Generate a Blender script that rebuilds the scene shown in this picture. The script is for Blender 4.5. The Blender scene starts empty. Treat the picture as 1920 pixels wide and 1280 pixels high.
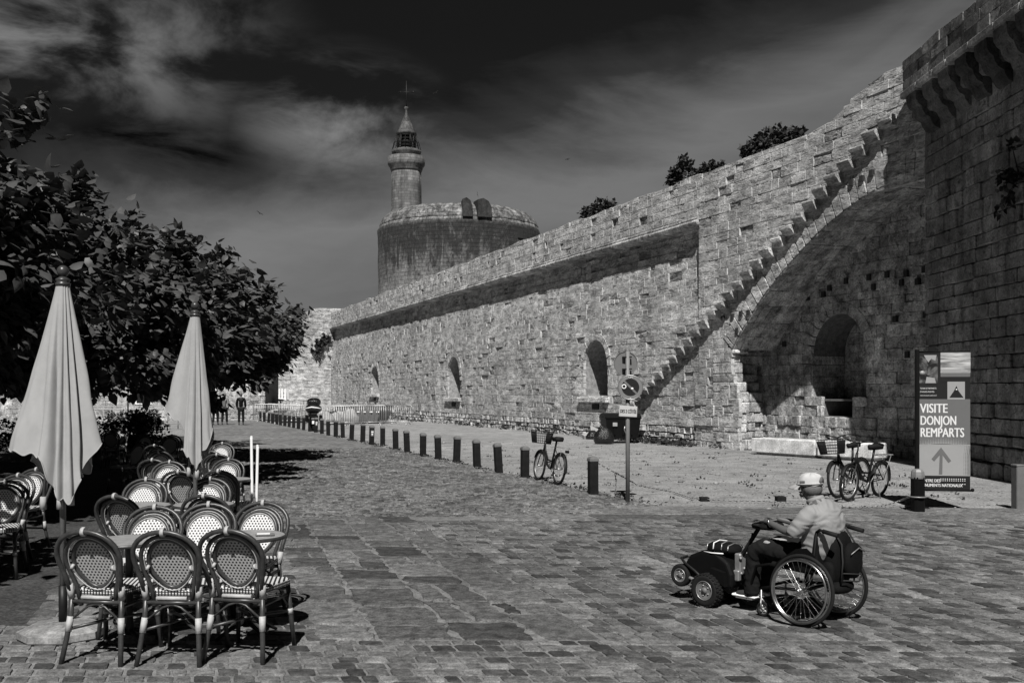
import bpy, math, random
import numpy as np
from mathutils import Vector, Matrix, noise as mnoise
R = math.radians
SC = bpy.context.scene
COL = SC.collection
rnd = random.Random(7)
F = 1867.0          # focal length in pixels of the 1920 px wide photograph
HZ = 736.0          # row of the horizon
H = 1.75            # eye height

# ------------------------------------------------------------------ camera
cam = bpy.data.cameras.new("Camera")
cam.sensor_width = 36.0
cam.lens = F / 1920 * 36.0
cam.shift_y = (HZ - 640) / 1920
cam.clip_start = 0.1
cam.clip_end = 3000
camo = bpy.data.objects.new("Camera", cam)
camo.location = (0, 0, H)
camo.rotation_euler = (R(90), 0, 0)
COL.objects.link(camo)
SC.camera = camo

# ------------------------------------------------------------------ light
EL, AZ = R(50), R(3.5)                      # sun high behind the camera, a little to its left
TOSUN = Vector((-math.sin(AZ) * math.cos(EL), -math.cos(AZ) * math.cos(EL), math.sin(EL)))
sun = bpy.data.lights.new("sun", 'SUN')
sun.energy = 5.0
sun.angle = R(0.5)
sun.color = (1.0, 0.985, 0.96)
suno = bpy.data.objects.new("sun", sun)
suno.rotation_euler = (-TOSUN).to_track_quat('-Z', 'Y').to_euler()
suno.location = (-10, -40, 60)
COL.objects.link(suno)
SC.view_settings.view_transform = 'Standard'
SC.view_settings.look = 'None'
SC.view_settings.exposure = 0.35
SC.view_settings.gamma = 1.0
SC.cycles.use_denoising = True
SC.cycles.denoising_input_passes = 'RGB_ALBEDO_NORMAL'
SC.cycles.denoising_prefilter = 'ACCURATE'
SC.view_settings.use_curve_mapping = False


class NT:
    """tiny helper for node graphs"""
    def __init__(s, tree):
        s.t = tree
    def n(s, typ, **kw):
        nd = s.t.nodes.new(typ)
        for k, v in kw.items():
            setattr(nd, k, v)
        return nd
    def put(s, sock, val):
        if hasattr(val, 'links') or isinstance(val, bpy.types.NodeSocket):
            s.t.links.new(val, sock)
        elif val is not None:
            sock.default_value = val
    def math(s, op, a, b=0.0, c=None, clamp=False):
        nd = s.n('ShaderNodeMath', operation=op, use_clamp=clamp)
        s.put(nd.inputs[0], a); s.put(nd.inputs[1], b)
        if c is not None: s.put(nd.inputs[2], c)
        return nd.outputs[0]
    def noise(s, vec, scale, detail=4.0, rough=0.55, dist=0.0, dims='3D'):
        nd = s.n('ShaderNodeTexNoise', noise_dimensions=dims)
        s.put(nd.inputs['Vector'], vec)
        nd.inputs['Scale'].default_value = scale
        nd.inputs['Detail'].default_value = detail
        nd.inputs['Roughness'].default_value = rough
        nd.inputs['Distortion'].default_value = dist
        return nd.outputs['Fac']
    def voro(s, vec, scale, feature='F1', rand=1.0):
        nd = s.n('ShaderNodeTexVoronoi', feature=feature)
        s.put(nd.inputs['Vector'], vec)
        nd.inputs['Scale'].default_value = scale
        nd.inputs['Randomness'].default_value = rand
        return nd.outputs['Distance'] if feature != 'N_SPHERE_RADIUS' else nd.outputs[0]
    def ramp(s, fac, stops, interp='LINEAR'):
        nd = s.n('ShaderNodeValToRGB')
        cr = nd.color_ramp
        cr.interpolation = interp
        while len(cr.elements) < len(stops): cr.elements.new(0.5)
        for e, (p, v) in zip(cr.elements, stops):
            e.position = p; e.color = (v, v, v, 1)
        s.put(nd.inputs[0], fac)
        return nd.outputs[0]
    def mapr(s, v, a, b, c=0.0, d=1.0, smooth=False):
        nd = s.n('ShaderNodeMapRange', clamp=True)
        if smooth: nd.interpolation_type = 'SMOOTHSTEP'
        s.put(nd.inputs[0], v)
        for i, x in enumerate((a, b, c, d)): nd.inputs[1 + i].default_value = x
        return nd.outputs[0]
    def mapping(s, vec, loc=(0, 0, 0), rot=(0, 0, 0), scale=(1, 1, 1)):
        nd = s.n('ShaderNodeMapping')
        s.put(nd.inputs[0], vec)
        nd.inputs[1].default_value = loc; nd.inputs[2].default_value = rot; nd.inputs[3].default_value = scale
        return nd.outputs[0]
    def sep(s, vec):
        nd = s.n('ShaderNodeSeparateXYZ'); s.put(nd.inputs[0], vec)
        return nd.outputs
    def comb(s, x, y, z):
        nd = s.n('ShaderNodeCombineXYZ')
        s.put(nd.inputs[0], x); s.put(nd.inputs[1], y); s.put(nd.inputs[2], z)
        return nd.outputs[0]


# ------------------------------------------------------------------ sky (seen as through a red filter: dark zenith, pale cloud)
world = bpy.data.worlds.new("World")
SC.world = world
world.use_nodes = True
wt = world.node_tree
wt.nodes.clear()
W = NT(wt)
tc = W.n('ShaderNodeTexCoord')
dirv = tc.outputs['Generated']
sky = W.n('ShaderNodeTexSky', sky_type='NISHITA')
sky.sun_disc = False
sky.sun_elevation = EL
sky.sun_rotation = math.pi + AZ
sky.altitude = 0
sky.air_density = 1.0
sky.dust_density = 0.6
bw = W.n('ShaderNodeSeparateColor')
wt.links.new(sky.outputs[0], bw.inputs[0])
red = bw.outputs[0]
dx, dy, dz = W.sep(dirv)
# long diagonal bank of high cloud
warp = W.noise(W.mapping(dirv, scale=(2.2, 2.2, 5.0), rot=(0, R(-14), 0)), 1.6, 6, 0.55, 0.6)
fine = W.noise(W.mapping(dirv, rot=(0, R(-16), 0), scale=(3.0, 3.0, 11.0)), 2.2, 9, 0.62, 0.5)
t = W.math('SUBTRACT', dz, W.math('MULTIPLY', dx, 0.26))
t = W.math('ADD', t, W.math('MULTIPLY', W.math('SUBTRACT', warp, 0.5), 0.16))
t = W.math('ADD', t, W.math('MULTIPLY', W.math('SUBTRACT', fine, 0.5), 0.07))
band = W.ramp(t, [(0.0, 0.40), (0.08, 0.46), (0.15, 0.72), (0.20, 0.95), (0.237, 0.58), (0.27, 0.22), (0.32, 0.07), (1.0, 0.03)])
# wisps, upper left
def blob(cx, cz, rx, rz, soft=1.0):
    a = W.math('DIVIDE', W.math('SUBTRACT', dx, cx), rx)
    b = W.math('DIVIDE', W.math('SUBTRACT', dz, cz), rz)
    d = W.math('SQRT', W.math('ADD', W.math('MULTIPLY', a, a), W.math('MULTIPLY', b, b)))
    return W.mapr(d, 1.0, 0.0, 0.0, 1.0, True)
wis = W.noise(W.mapping(dirv, rot=(0, R(-28), 0), scale=(3.0, 3.0, 7.0), loc=(0.3, 0.1, 0.7)), 2.4, 8, 0.58, 0.45)
wis = W.mapr(wis, 0.40, 0.72, 0.0, 1.0, True)
m1 = W.math('MULTIPLY', blob(-0.40, 0.325, 0.24, 0.13), 1.0)
m2 = blob(-0.165, 0.265, 0.13, 0.075)
mm = W.math('MAXIMUM', m1, W.math('MULTIPLY', m2, 0.9))
wcl = W.math('MULTIPLY', W.math('MULTIPLY', wis, mm), 1.45)
dk = W.math('MULTIPLY', blob(-0.315, 0.225, 0.10, 0.035), W.mapr(fine, 0.35, 0.65, 0.0, 0.16))
pat = W.math('MAXIMUM', W.math('SUBTRACT', W.math('ADD', band, wcl), dk), 0.02)
pat = W.math('MULTIPLY', pat, W.mapr(dy, -0.3, 0.35, 0.22, 1.0, True))
col = W.math('MULTIPLY', W.math('POWER', red, 0.35), pat)
bg = W.n('ShaderNodeBackground')
cc = W.n('ShaderNodeCombineColor')
for i in range(3): wt.links.new(col, cc.inputs[i])
wt.links.new(cc.outputs[0], bg.inputs['Color'])
bg.inputs['Strength'].default_value = 0.10
wo = W.n('ShaderNodeOutputWorld')
wt.links.new(bg.outputs[0], wo.inputs[0])


# ------------------------------------------------------------------ projection helpers (photo pixel -> place in the world)
def gp(px, py, z=0.0):
    d = (H - z) * F / (py - HZ)
    return Vector(((px - 960) / F * d, d, z))
def wx(px, d): return (px - 960) / F * d
def wz(py, d): return H + (HZ - py) / F * d


# ------------------------------------------------------------------ materials
def newmat(name):
    m = bpy.data.materials.new(name)
    m.use_nodes = True
    m.node_tree.nodes.clear()
    g = NT(m.node_tree)
    out = g.n('ShaderNodeOutputMaterial')
    b = g.n('ShaderNodeBsdfPrincipled')
    m.node_tree.links.new(b.outputs[0], out.inputs[0])
    return m, g, b

def setcol(g, b, val):
    c = g.n('ShaderNodeCombineColor')
    for i in range(3): g.put(c.inputs[i], val)
    g.t.links.new(c.outputs[0], b.inputs['Base Color'])

def bump(g, b, height, strength, dist, prev=None):
    nd = g.n('ShaderNodeBump')
    nd.inputs['Strength'].default_value = strength
    nd.inputs['Distance'].default_value = dist
    g.put(nd.inputs['Height'], height)
    if prev is not None: g.t.links.new(prev, nd.inputs['Normal'])
    g.t.links.new(nd.outputs[0], b.inputs['Normal'])
    return nd.outputs[0]

def plain(name, v, rough=0.6, var=0.25, scale=9.0, bstr=0.15, bdist=0.004, metal=0.0, spec=0.5, coat=0.0):
    m, g, b = newmat(name)
    o = g.n('ShaderNodeTexCoord').outputs['Object']
    n1 = g.noise(o, scale, 6, 0.6)
    n2 = g.noise(o, scale * 5.3, 4, 0.6)
    f = g.mapr(g.math('ADD', g.math('MULTIPLY', n1, 0.65), g.math('MULTIPLY', n2, 0.35)), 0.3, 0.7, 1 - var, 1 + var)
    setcol(g, b, g.math('MULTIPLY', f, v))
    b.inputs['Roughness'].default_value = rough
    b.inputs['Metallic'].default_value = metal
    b.inputs['Specular IOR Level'].default_value = spec
    b.inputs['Coat Weight'].default_value = coat
    if bstr: bump(g, b, n2, bstr, bdist)
    return m

def stone(name, v, lo=0.55, hi=1.35, pit=0.5, grain=14.0, stain=0.35, streak=0.0, rough=0.92, bd=0.03, pock=0.0, con=1.0, aniso=1.0):
    """masonry / paving stone: per-stone tint attribute x blotches x grain, with pitted relief"""
    m, g, b = newmat(name)
    o = g.n('ShaderNodeTexCoord').outputs['Object']
    if aniso != 1: o = g.mapping(o, scale=(aniso, 1, 1.15))      # the stone weathers along its beds
    at = g.n('ShaderNodeAttribute', attribute_name='tint').outputs['Fac']
    tint = g.mapr(at, 0.0, 1.0, lo, hi)
    big = g.noise(o, 0.55, 5, 0.6, 0.4)
    mid = g.noise(o, grain * 0.35, 6, 0.65, 0.3)
    fin = g.noise(o, grain * 2.3, 5, 0.7)
    c = g.math('MULTIPLY', tint, v)
    c = g.math('MULTIPLY', c, g.mapr(big, 0.32, 0.68, 1 - stain, 1 + stain * 0.5))
    c = g.math('MULTIPLY', c, g.mapr(mid, 0.36, 0.64, 1 - .32 * con, 1 + .28 * con))
    c = g.math('MULTIPLY', c, g.mapr(fin, 0.38, 0.62, 1 - .28 * con, 1 + .24 * con))
    pits = g.mapr(g.noise(o, grain * 0.9, 3, 0.5), 0.33, 0.42, 0.0, 1.0)
    c = g.math('MULTIPLY', c, g.mapr(pits, 0, 1, 1 - 0.55 * pit, 1.0))
    if pock:
        pk = g.mapr(g.noise(g.mapping(o, scale=(1, 1, 1.5)), 3.4, 5, .62, .4), .33, .40, 0.0, 1.0)
        c = g.math('MULTIPLY', c, g.mapr(pk, 0, 1, 1 - pock, 1.0))
    if streak:
        st = g.noise(g.mapping(o, scale=(1.0, 1.0, 0.12)), 1.7, 6, 0.6)
        c = g.math('MULTIPLY', c, g.mapr(st, 0.38, 0.62, 1 - streak, 1.08))
    setcol(g, b, c)
    b.inputs['Roughness'].default_value = rough
    b.inputs['Specular IOR Level'].default_value = 0.25
    h = g.math('ADD', g.math('MULTIPLY', mid, 0.9), g.math('MULTIPLY', fin, 0.35))
    h = g.math('ADD', h, g.math('MULTIPLY', pits, 0.5 * pit))
    if pock: h = g.math('ADD', h, g.math('MULTIPLY', pk, 1.2 * pock))
    bump(g, b, h, 0.75, bd)
    return m


# ------------------------------------------------------------------ mesh builder
class MB:
    def __init__(s):
        s.v = []; s.f = []; s.m = []; s.t = []; s.s = []
    def add(s, verts, faces, mat=0, tint=0.5, smooth=False, M=None):
        o = len(s.v)
        if M is not None: verts = [M @ Vector(p) for p in verts]
        s.v.extend([tuple(p) for p in verts])
        for f in faces:
            s.f.append(tuple(i + o for i in f))
            s.m.append(mat); s.t.append(tint); s.s.append(smooth)
        return s
    def box(s, c, d, mat=0, tint=0.5, M=None, taper=1.0):
        x, y, z = d[0] / 2, d[1] / 2, d[2] / 2
        k = taper
        vs = [(-x, -y, -z), (x, -y, -z), (x, y, -z), (-x, y, -z), (-x * k, -y * k, z), (x * k, -y * k, z), (x * k, y * k, z), (-x * k, y * k, z)]
        vs = [(a + c[0], b + c[1], e + c[2]) for a, b, e in vs]
        return s.add(vs, [(0, 3, 2, 1), (4, 5, 6, 7), (0, 1, 5, 4), (1, 2, 6, 5), (2, 3, 7, 6), (3, 0, 4, 7)], mat, tint, False, M)
    def bbox(s, c, d, bv=0.01, mat=0, tint=0.5, M=None):
        """box with chamfered edges"""
        x, y, z = d[0] / 2, d[1] / 2, d[2] / 2
        bv = min(bv, x * .9, y * .9, z * .9)
        vs = []
        for sx in (-1, 1):
            for sy in (-1, 1):
                for sz in (-1, 1):
                    vs += [(sx * x, sy * (y - bv), sz * (z - bv)), (sx * (x - bv), sy * y, sz * (z - bv)), (sx * (x - bv), sy * (y - bv), sz * z)]
        def i(sx, sy, sz, k): return ((sx > 0) * 4 + (sy > 0) * 2 + (sz > 0)) * 3 + k
        fs = []
        for a in (-1, 1):
            q = [i(a, -1, -1, 0), i(a, 1, -1, 0), i(a, 1, 1, 0), i(a, -1, 1, 0)]; fs.append(q if a > 0 else q[::-1])
            q = [i(-1, a, -1, 1), i(-1, a, 1, 1), i(1, a, 1, 1), i(1, a, -1, 1)]; fs.append(q if a > 0 else q[::-1])
            q = [i(-1, -1, a, 2), i(1, -1, a, 2), i(1, 1, a, 2), i(-1, 1, a, 2)]; fs.append(q if a > 0 else q[::-1])
        for a in (-1, 1):
            for b in (-1, 1):
                fs.append([i(a, b, -1, 0), i(a, b, -1, 1), i(a, b, 1, 1), i(a, b, 1, 0)])
                fs.append([i(a, -1, b, 0), i(a, 1, b, 0), i(a, 1, b, 2), i(a, -1, b, 2)])
                fs.append([i(-1, a, b, 1), i(1, a, b, 1), i(1, a, b, 2), i(-1, a, b, 2)])
                for e in (-1, 1): fs.append([i(a, b, e, 0), i(a, b, e, 1), i(a, b, e, 2)])
        vs = [(p[0] + c[0], p[1] + c[1], p[2] + c[2]) for p in vs]
        return s.add(vs, fs, mat, tint, False, M)
    def prism(s, poly, a, b, axis='y', mat=0, tint=0.5, M=None):
        """2-D polygon extruded between a and b along an axis"""
        n = len(poly)
        def P(p, h):
            if axis == 'y': return (p[0], h, p[1])
            if axis == 'x': return (h, p[0], p[1])
            return (p[0], p[1], h)
        vs = [P(p, a) for p in poly] + [P(p, b) for p in poly]
        fs = [tuple(range(n - 1, -1, -1)), tuple(range(n, 2 * n))]
        fs += [(i, (i + 1) % n, n + (i + 1) % n, n + i) for i in range(n)]
        return s.add(vs, fs, mat, tint, False, M)
    def tube(s, pts, r, n=8, mat=0, tint=0.5, closed=False, caps=True, smooth=True, M=None):
        pts = [Vector(p) for p in pts]
        k = len(pts)
        rr = r if isinstance(r, (list, tuple)) else [r] * k
        vs = []; prev = None
        for i, p in enumerate(pts):
            if closed: tg = pts[(i + 1) % k] - pts[i - 1]
            else: tg = pts[min(i + 1, k - 1)] - pts[max(i - 1, 0)]
            tg.normalize()
            if prev is None:
                up = Vector((0, 0, 1)) if abs(tg.z) < 0.9 else Vector((1, 0, 0))
                a = tg.cross(up).normalized()
            else:
                a = (prev - tg * prev.dot(tg)).normalized()
            prev = a
            b = tg.cross(a)
            for j in range(n):
                th = 2 * math.pi * j / n
                vs.append(p + (a * math.cos(th) + b * math.sin(th)) * rr[i])
        fs = []
        for i in range(k if closed else k - 1):
            i2 = (i + 1) % k
            for j in range(n):
                j2 = (j + 1) % n
                fs.append((i * n + j, i * n + j2, i2 * n + j2, i2 * n + j))
        s.add(vs, fs, mat, tint, smooth, M)
        if caps and not closed:
            o = len(s.v) - len(vs)
            for f in (tuple(range(n - 1, -1, -1)), tuple((k - 1) * n + j for j in range(n))):
                s.f.append(tuple(i + o for i in f)); s.m.append(mat); s.t.append(tint); s.s.append(False)
        return s
    def lathe(s, prof, n=24, c=(0, 0, 0), mat=0, tint=0.5, smooth=True, M=None, caps=True):
        vs = []; fs = []
        k = len(prof)
        for r, z in prof:
            for j in range(n):
                th = 2 * math.pi * j / n
                vs.append((c[0] + r * math.cos(th), c[1] + r * math.sin(th), c[2] + z))
        for i in range(k - 1):
            for j in range(n):
                j2 = (j + 1) % n
                fs.append((i * n + j, i * n + j2, (i + 1) * n + j2, (i + 1) * n + j))
        if caps:
            fs.append(tuple(range(n - 1, -1, -1))); fs.append(tuple((k - 1) * n + j for j in range(n)))
        return s.add(vs, fs, mat, tint, smooth, M)
    def torus(s, c, R_, r, n=40, k=8, axis='x', mat=0, tint=0.5, M=None):
        pts = []
        for i in range(n):
            a = 2 * math.pi * i / n
            u, w = R_ * math.cos(a), R_ * math.sin(a)
            pts.append({'x': (c[0], c[1] + u, c[2] + w), 'y': (c[0] + u, c[1], c[2] + w), 'z': (c[0] + u, c[1] + w, c[2])}[axis])
        return s.tube(pts, r, k, mat, tint, closed=True, M=M)
    def ball(s, c, r, n=12, k=8, mat=0, tint=0.5, M=None, sq=(1, 1, 1)):
        vs = [(c[0], c[1], c[2] - r * sq[2])]; fs = []
        for i in range(1, k):
            a = math.pi * i / k - math.pi / 2
            for j in range(n):
                b = 2 * math.pi * j / n
                vs.append((c[0] + r * sq[0] * math.cos(a) * math.cos(b), c[1] + r * sq[1] * math.cos(a) * math.sin(b), c[2] + r * sq[2] * math.sin(a)))
        vs.append((c[0], c[1], c[2] + r * sq[2]))
        for j in range(n):
            fs.append((0, 1 + (j + 1) % n, 1 + j))
            fs.append((len(vs) - 1, 1 + (k - 2) * n + j, 1 + (k - 2) * n + (j + 1) % n))
        for i in range(k - 2):
            for j in range(n):
                fs.append((1 + i * n + j, 1 + i * n + (j + 1) % n, 1 + (i + 1) * n + (j + 1) % n, 1 + (i + 1) * n + j))
        return s.add(vs, fs, mat, tint, True, M)
    def text(s, txt, size, M, mat=0, tint=0.5, ext=0.0015, align='LEFT', sx=1.0):
        cu = bpy.data.curves.new("t", 'FONT')
        cu.body = txt; cu.size = size; cu.extrude = ext; cu.align_x = align
        cu.resolution_u = 3
        ob = bpy.data.objects.new("t", cu)
        COL.objects.link(ob)
        dg = bpy.context.evaluated_depsgraph_get()
        me = bpy.data.meshes.new_from_object(ob.evaluated_get(dg))
        vs = [(v.co.x * sx, v.co.y, v.co.z) for v in me.vertices]
        fs = [tuple(p.vertices) for p in me.polygons]
        bpy.data.objects.remove(ob); bpy.data.curves.remove(cu); bpy.data.meshes.remove(me)
        return s.add(vs, fs, mat, tint, False, M)
    def build(s, name, mats, parent=None, loc=None, rotz=None):
        me = bpy.data.meshes.new(name)
        me.from_pydata(s.v, [], s.f)
        if not isinstance(mats, (list, tuple)): mats = [mats]
        for m in mats: me.materials.append(m)
        me.polygons.foreach_set('material_index', s.m)
        me.polygons.foreach_set('use_smooth', s.s)
        a = me.attributes.new('tint', 'FLOAT', 'FACE')
        a.data.foreach_set('value', s.t)
        me.update()
        ob = bpy.data.objects.new(name, me)
        COL.objects.link(ob)
        if parent: ob.parent = parent
        if loc is not None: ob.location = loc
        if rotz is not None: ob.rotation_euler = (0, 0, rotz)
        return ob

def thing(name, label, cat, loc=(0, 0, 0), rotz=0.0, group=None):
    o = bpy.data.objects.new(name, None)
    COL.objects.link(o)
    o.empty_display_size = 0.2
    o.location = loc; o.rotation_euler = (0, 0, rotz)
    return tag(o, label, cat, group)
def tag(o, label, cat, group=None):
    o['label'] = label; o['category'] = cat
    if group: o['group'] = group
    return o
def kind(o, k):
    o['kind'] = k
    return o
def dup(root, loc, rotz, label):
    r = root.copy(); COL.objects.link(r); r.location = loc; r.rotation_euler = (0, 0, rotz); r['label'] = label
    for ch in list(root.children):
        c = ch.copy(); COL.objects.link(c); c.parent = r
        for gch in ch.children:
            d = gch.copy(); COL.objects.link(d); d.parent = c
    return r
def TR(x, y, z, rz=0.0, rx=0.0, ry=0.0):
    return Matrix.Translation((x, y, z)) @ Matrix.Rotation(rz, 4, 'Z') @ Matrix.Rotation(ry, 4, 'Y') @ Matrix.Rotation(rx, 4, 'X')

def stone_poly(mb, poly, P, top, base, inset, tint, mat=0, jit=0.0, r=rnd, skirt=None, bmat=None):
    """one stone: outline poly (2-D), bevelled up from base to top; P maps (u,v,h) to 3-D"""
    n = len(poly)
    cx = sum(p[0] for p in poly) / n; cy = sum(p[1] for p in poly) / n
    vs = [P(p[0], p[1], base) for p in poly]
    tx, ty = r.gauss(0, jit), r.gauss(0, jit)
    for p in poly:
        ddx, ddy = cx - p[0], cy - p[1]
        L = math.hypot(ddx, ddy) or 1
        k = min(inset / L, 0.45)
        q = (p[0] + ddx * k, p[1] + ddy * k)
        vs.append(P(q[0], q[1], top + tx * (q[0] - cx) + ty * (q[1] - cy)))
    side = [(i, (i + 1) % n, n + (i + 1) % n, n + i) for i in range(n)]
    if skirt is None:
        mb.add(vs, [tuple(range(n, 2 * n))] + side, mat, tint)
    else:
        vs += [P(p[0], p[1], skirt) for p in poly]
        mb.add(vs, [tuple(range(n, 2 * n))], mat, tint)
        o = len(mb.v) - 3 * n
        for f in side + [(2 * n + i, 2 * n + (i + 1) % n, (i + 1) % n, i) for i in range(n)]:
            mb.f.append(tuple(k + o for k in f)); mb.m.append(mat if bmat is None else bmat); mb.t.append(tint if bmat is None else .5); mb.s.append(False)

def ragged(corners, jx, r=rnd, per=1, rnd_corner=0.12):
    """outline of a hand-cut stone from its corners: clipped corners and wavering edges"""
    out = []
    n = len(corners)
    for i in range(n):
        a = corners[i]; b = corners[(i + 1) % n]
        for k in ([rnd_corner] + [(j + 1) / (per + 1) for j in range(per)] + [1 - rnd_corner]):
            out.append((a[0] + (b[0] - a[0]) * k + r.uniform(-jx, jx), a[1] + (b[1] - a[1]) * k + r.uniform(-jx, jx)))
    return out

def fused(name, mb, mat, parent, voxel=.012, smooth=6, fold=0.0, fscale=(8, 8, 18), seed=0):
    """overlapping closed shapes melted into one continuous surface, with cloth folds pushed in along the normals"""
    me = bpy.data.meshes.new(name); me.from_pydata(mb.v, [], mb.f)
    ob = bpy.data.objects.new(name, me); COL.objects.link(ob)
    rm = ob.modifiers.new("r", 'REMESH'); rm.mode = 'VOXEL'; rm.voxel_size = voxel
    sm = ob.modifiers.new("s", 'SMOOTH'); sm.iterations = smooth; sm.factor = .5
    dg = bpy.context.evaluated_depsgraph_get()
    m2 = bpy.data.meshes.new_from_object(ob.evaluated_get(dg))
    bpy.data.objects.remove(ob); bpy.data.meshes.remove(me)
    if fold:
        ns = [v.normal.copy() for v in m2.vertices]
        for v, n in zip(m2.vertices, ns):
            q = Vector((v.co.x * fscale[0], v.co.y * fscale[1], v.co.z * fscale[2])) + Vector((seed, seed * 2, 0))
            w = mnoise.noise(q + Vector((1, 1, 1)) * mnoise.noise(q * .5) * 1.5)
            v.co += n * fold * (abs(w) * -1.6 + .35)
    m2.name = name; m2.materials.clear(); m2.materials.append(mat)
    for p in m2.polygons: p.use_smooth = True
    a = m2.attributes.new('tint', 'FLOAT', 'FACE'); a.data.foreach_set('value', [.5] * len(m2.polygons))
    o = bpy.data.objects.new(name, m2); COL.objects.link(o)
    if parent: o.parent = parent
    return o
def loft(mb, rings, n=24):
    """closed loft through ellipses (cx, cy, cz, half width x, half depth y, tilt about x)"""
    vs = []; fs = []
    for cx, cy, cz, a, b, tl in rings:
        for j in range(n):
            th = 2 * math.pi * j / n
            c, s_ = math.cos(th), math.sin(th)
            x = a * math.copysign(abs(c) ** .8, c); y = b * math.copysign(abs(s_) ** .8, s_)
            vs.append((cx + x, cy + y * math.cos(tl), cz + y * math.sin(tl)))
    k = len(rings)
    for i in range(k - 1):
        for j in range(n): fs.append((i * n + j, i * n + (j + 1) % n, (i + 1) * n + (j + 1) % n, (i + 1) * n + j))
    fs += [tuple(range(n - 1, -1, -1)), tuple((k - 1) * n + j for j in range(n))]
    return mb.add(vs, fs, 0, .5, True)
# ------------------------------------------------------------------ palette (black and white picture: every colour is a grey)
M_wall = stone("limestone", 0.47, 0.72, 1.22, 0.7, 11.0, 0.30, 0.26, 0.95, 0.045, .5, 1.5, .42)
M_wallold = stone("weathered_limestone", 0.47, 0.55, 1.25, 0.7, 9.0, 0.40, 0.25, 0.95, 0.04, .45, 1.5)
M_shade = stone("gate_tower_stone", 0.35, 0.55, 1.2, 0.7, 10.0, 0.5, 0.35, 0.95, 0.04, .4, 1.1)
M_eroded = stone('eroded_limestone', 0.36, .7, 1.2, 1.0, 6.0, .3, 0, .97, .09, .7, 1.6, .45)
M_joint = stone('pale_joint', .44, .9, 1.1, .3, 20, .3, 0, .97, .01)
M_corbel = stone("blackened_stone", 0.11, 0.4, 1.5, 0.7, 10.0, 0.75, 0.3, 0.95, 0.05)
M_mortar = stone("mortar", 0.27, 0.9, 1.1, 0.4, 20.0, 0.3, 0.0, 0.97, 0.01)
M_mortard = stone("old_mortar", 0.13, 0.9, 1.1, 0.4, 20.0, 0.3, 0.0, 0.97, 0.01)
M_hole = plain("dark_hole", 0.02, 0.95, 0.3, 5, 0)
M_sett = stone("street_stone", 0.112, 0.34, 1.75, 0.25, 38.0, 0.22, 0.0, 0.8, 0.008, 0, 1.35)
M_slab = stone("flagstone", 0.115, 0.36, 1.35, 0.4, 30.0, 0.22, 0.0, 0.82, 0.008, 0, 1.5)
M_cobble = stone("cobble", 0.104, 0.5, 1.5, 0.3, 17.0, 0.28, 0.0, 0.8, 0.022, 0, 1.8)
M_grout = stone("joint_sand", 0.165, 0.9, 1.1, 0.3, 30.0, 0.3, 0.0, 0.97, 0.01)
M_iron = plain("black_iron", 0.010, 0.5, 0.3, 20, 0.1, 0.002, spec=.3)
M_black = plain("black_plastic", 0.004, 0.6, 0.3, 14, 0.05, 0.002, spec=.12)
M_rubber = plain("black_rubber", 0.009, 0.8, 0.3, 20, 0.1, 0.002, spec=.25)
M_steel = plain("bright_steel", 0.55, 0.28, 0.15, 20, 0.05, 0.001, metal=1.0)
M_alu = plain("dull_aluminium", 0.42, 0.42, 0.2, 20, 0.05, 0.001, metal=0.8)
M_galv = plain("galvanised_steel", 0.24, 0.5, 0.25, 12, 0.1, 0.002, metal=0.5)
M_white = plain("white_paint", 0.75, 0.5, 0.08, 6, 0.05, 0.002)
M_greyp = plain("grey_paint", 0.16, 0.5, 0.15, 8, 0.05, 0.002)
M_cloth = plain("parasol_cloth", 0.29, 0.9, 0.10, 5, 0.25, 0.002)
M_post = plain("dark_timber", 0.010, 0.8, 0.7, 9, 0.6, 0.006, spec=.15)
M_postt = plain("worn_post_top", 0.11, 0.75, 0.4, 14, 0.4, 0.004)
M_rattan = plain("dark_rattan_cane", 0.038, 0.36, 0.45, 30, 0.15, 0.002, spec=0.45)
M_bind = plain("pale_cane_binding", 0.36, 0.6, 0.2, 60, 0.4, 0.002)
M_marble = plain("grey_tabletop", 0.30, 0.3, 0.35, 14, 0.03, 0.001)
M_pole = plain("parasol_pole_wood", 0.11, 0.5, 0.2, 20, 0.1, 0.002)
M_conc = stone("cast_concrete", 0.22, 0.9, 1.1, 0.3, 18.0, 0.25, 0.0, 0.9, 0.004)
M_bench = stone("bench_stone", 0.60, 0.95, 1.05, 0.15, 10.0, 0.2, 0.0, 0.9, 0.004)
M_bark = plain("bark", 0.035, 0.9, 0.4, 12, 0.8, 0.02)
M_skin = plain("skin", 0.085, 0.55, 0.1, 12, 0.1, 0.001)
M_dkcloth = plain("dark_trousers", 0.010, 0.9, 0.3, 14, 0.5, 0.006, spec=.15)
M_shirt = plain("light_grey_shirt", 0.22, 0.85, 0.07, 14, 0.25, 0.004)
M_capm = plain("white_cap_cloth", 0.42, 0.85, 0.10, 30, 0.25, 0.002)
M_hair = plain("grey_hair", 0.10, 0.8, 0.4, 60, 0.5, 0.004)
M_shoe = plain("dark_shoe_leather", 0.03, 0.6, 0.2, 20, 0.1)
M_nylon = plain("black_nylon", 0.004, 0.8, 0.4, 26, 0.6, 0.008, spec=.15)
M_binplastic = plain("dark_bin_plastic", 0.005, 0.5, 0.25, 9, 0.1, 0.004, spec=.15)
M_bag = plain("black_bag", 0.01, 0.25, 0.3, 9, 0.7, 0.03)
M_card = plain("torn_card", 0.30, 0.85, 0.3, 9, 0.3, 0.01)
M_midgrey = plain("mid_grey", 0.12, 0.6, 0.2, 8, 0.1)
M_glass = plain("dark_glass", 0.012, 0.12, 0.1, 4, 0)

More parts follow.
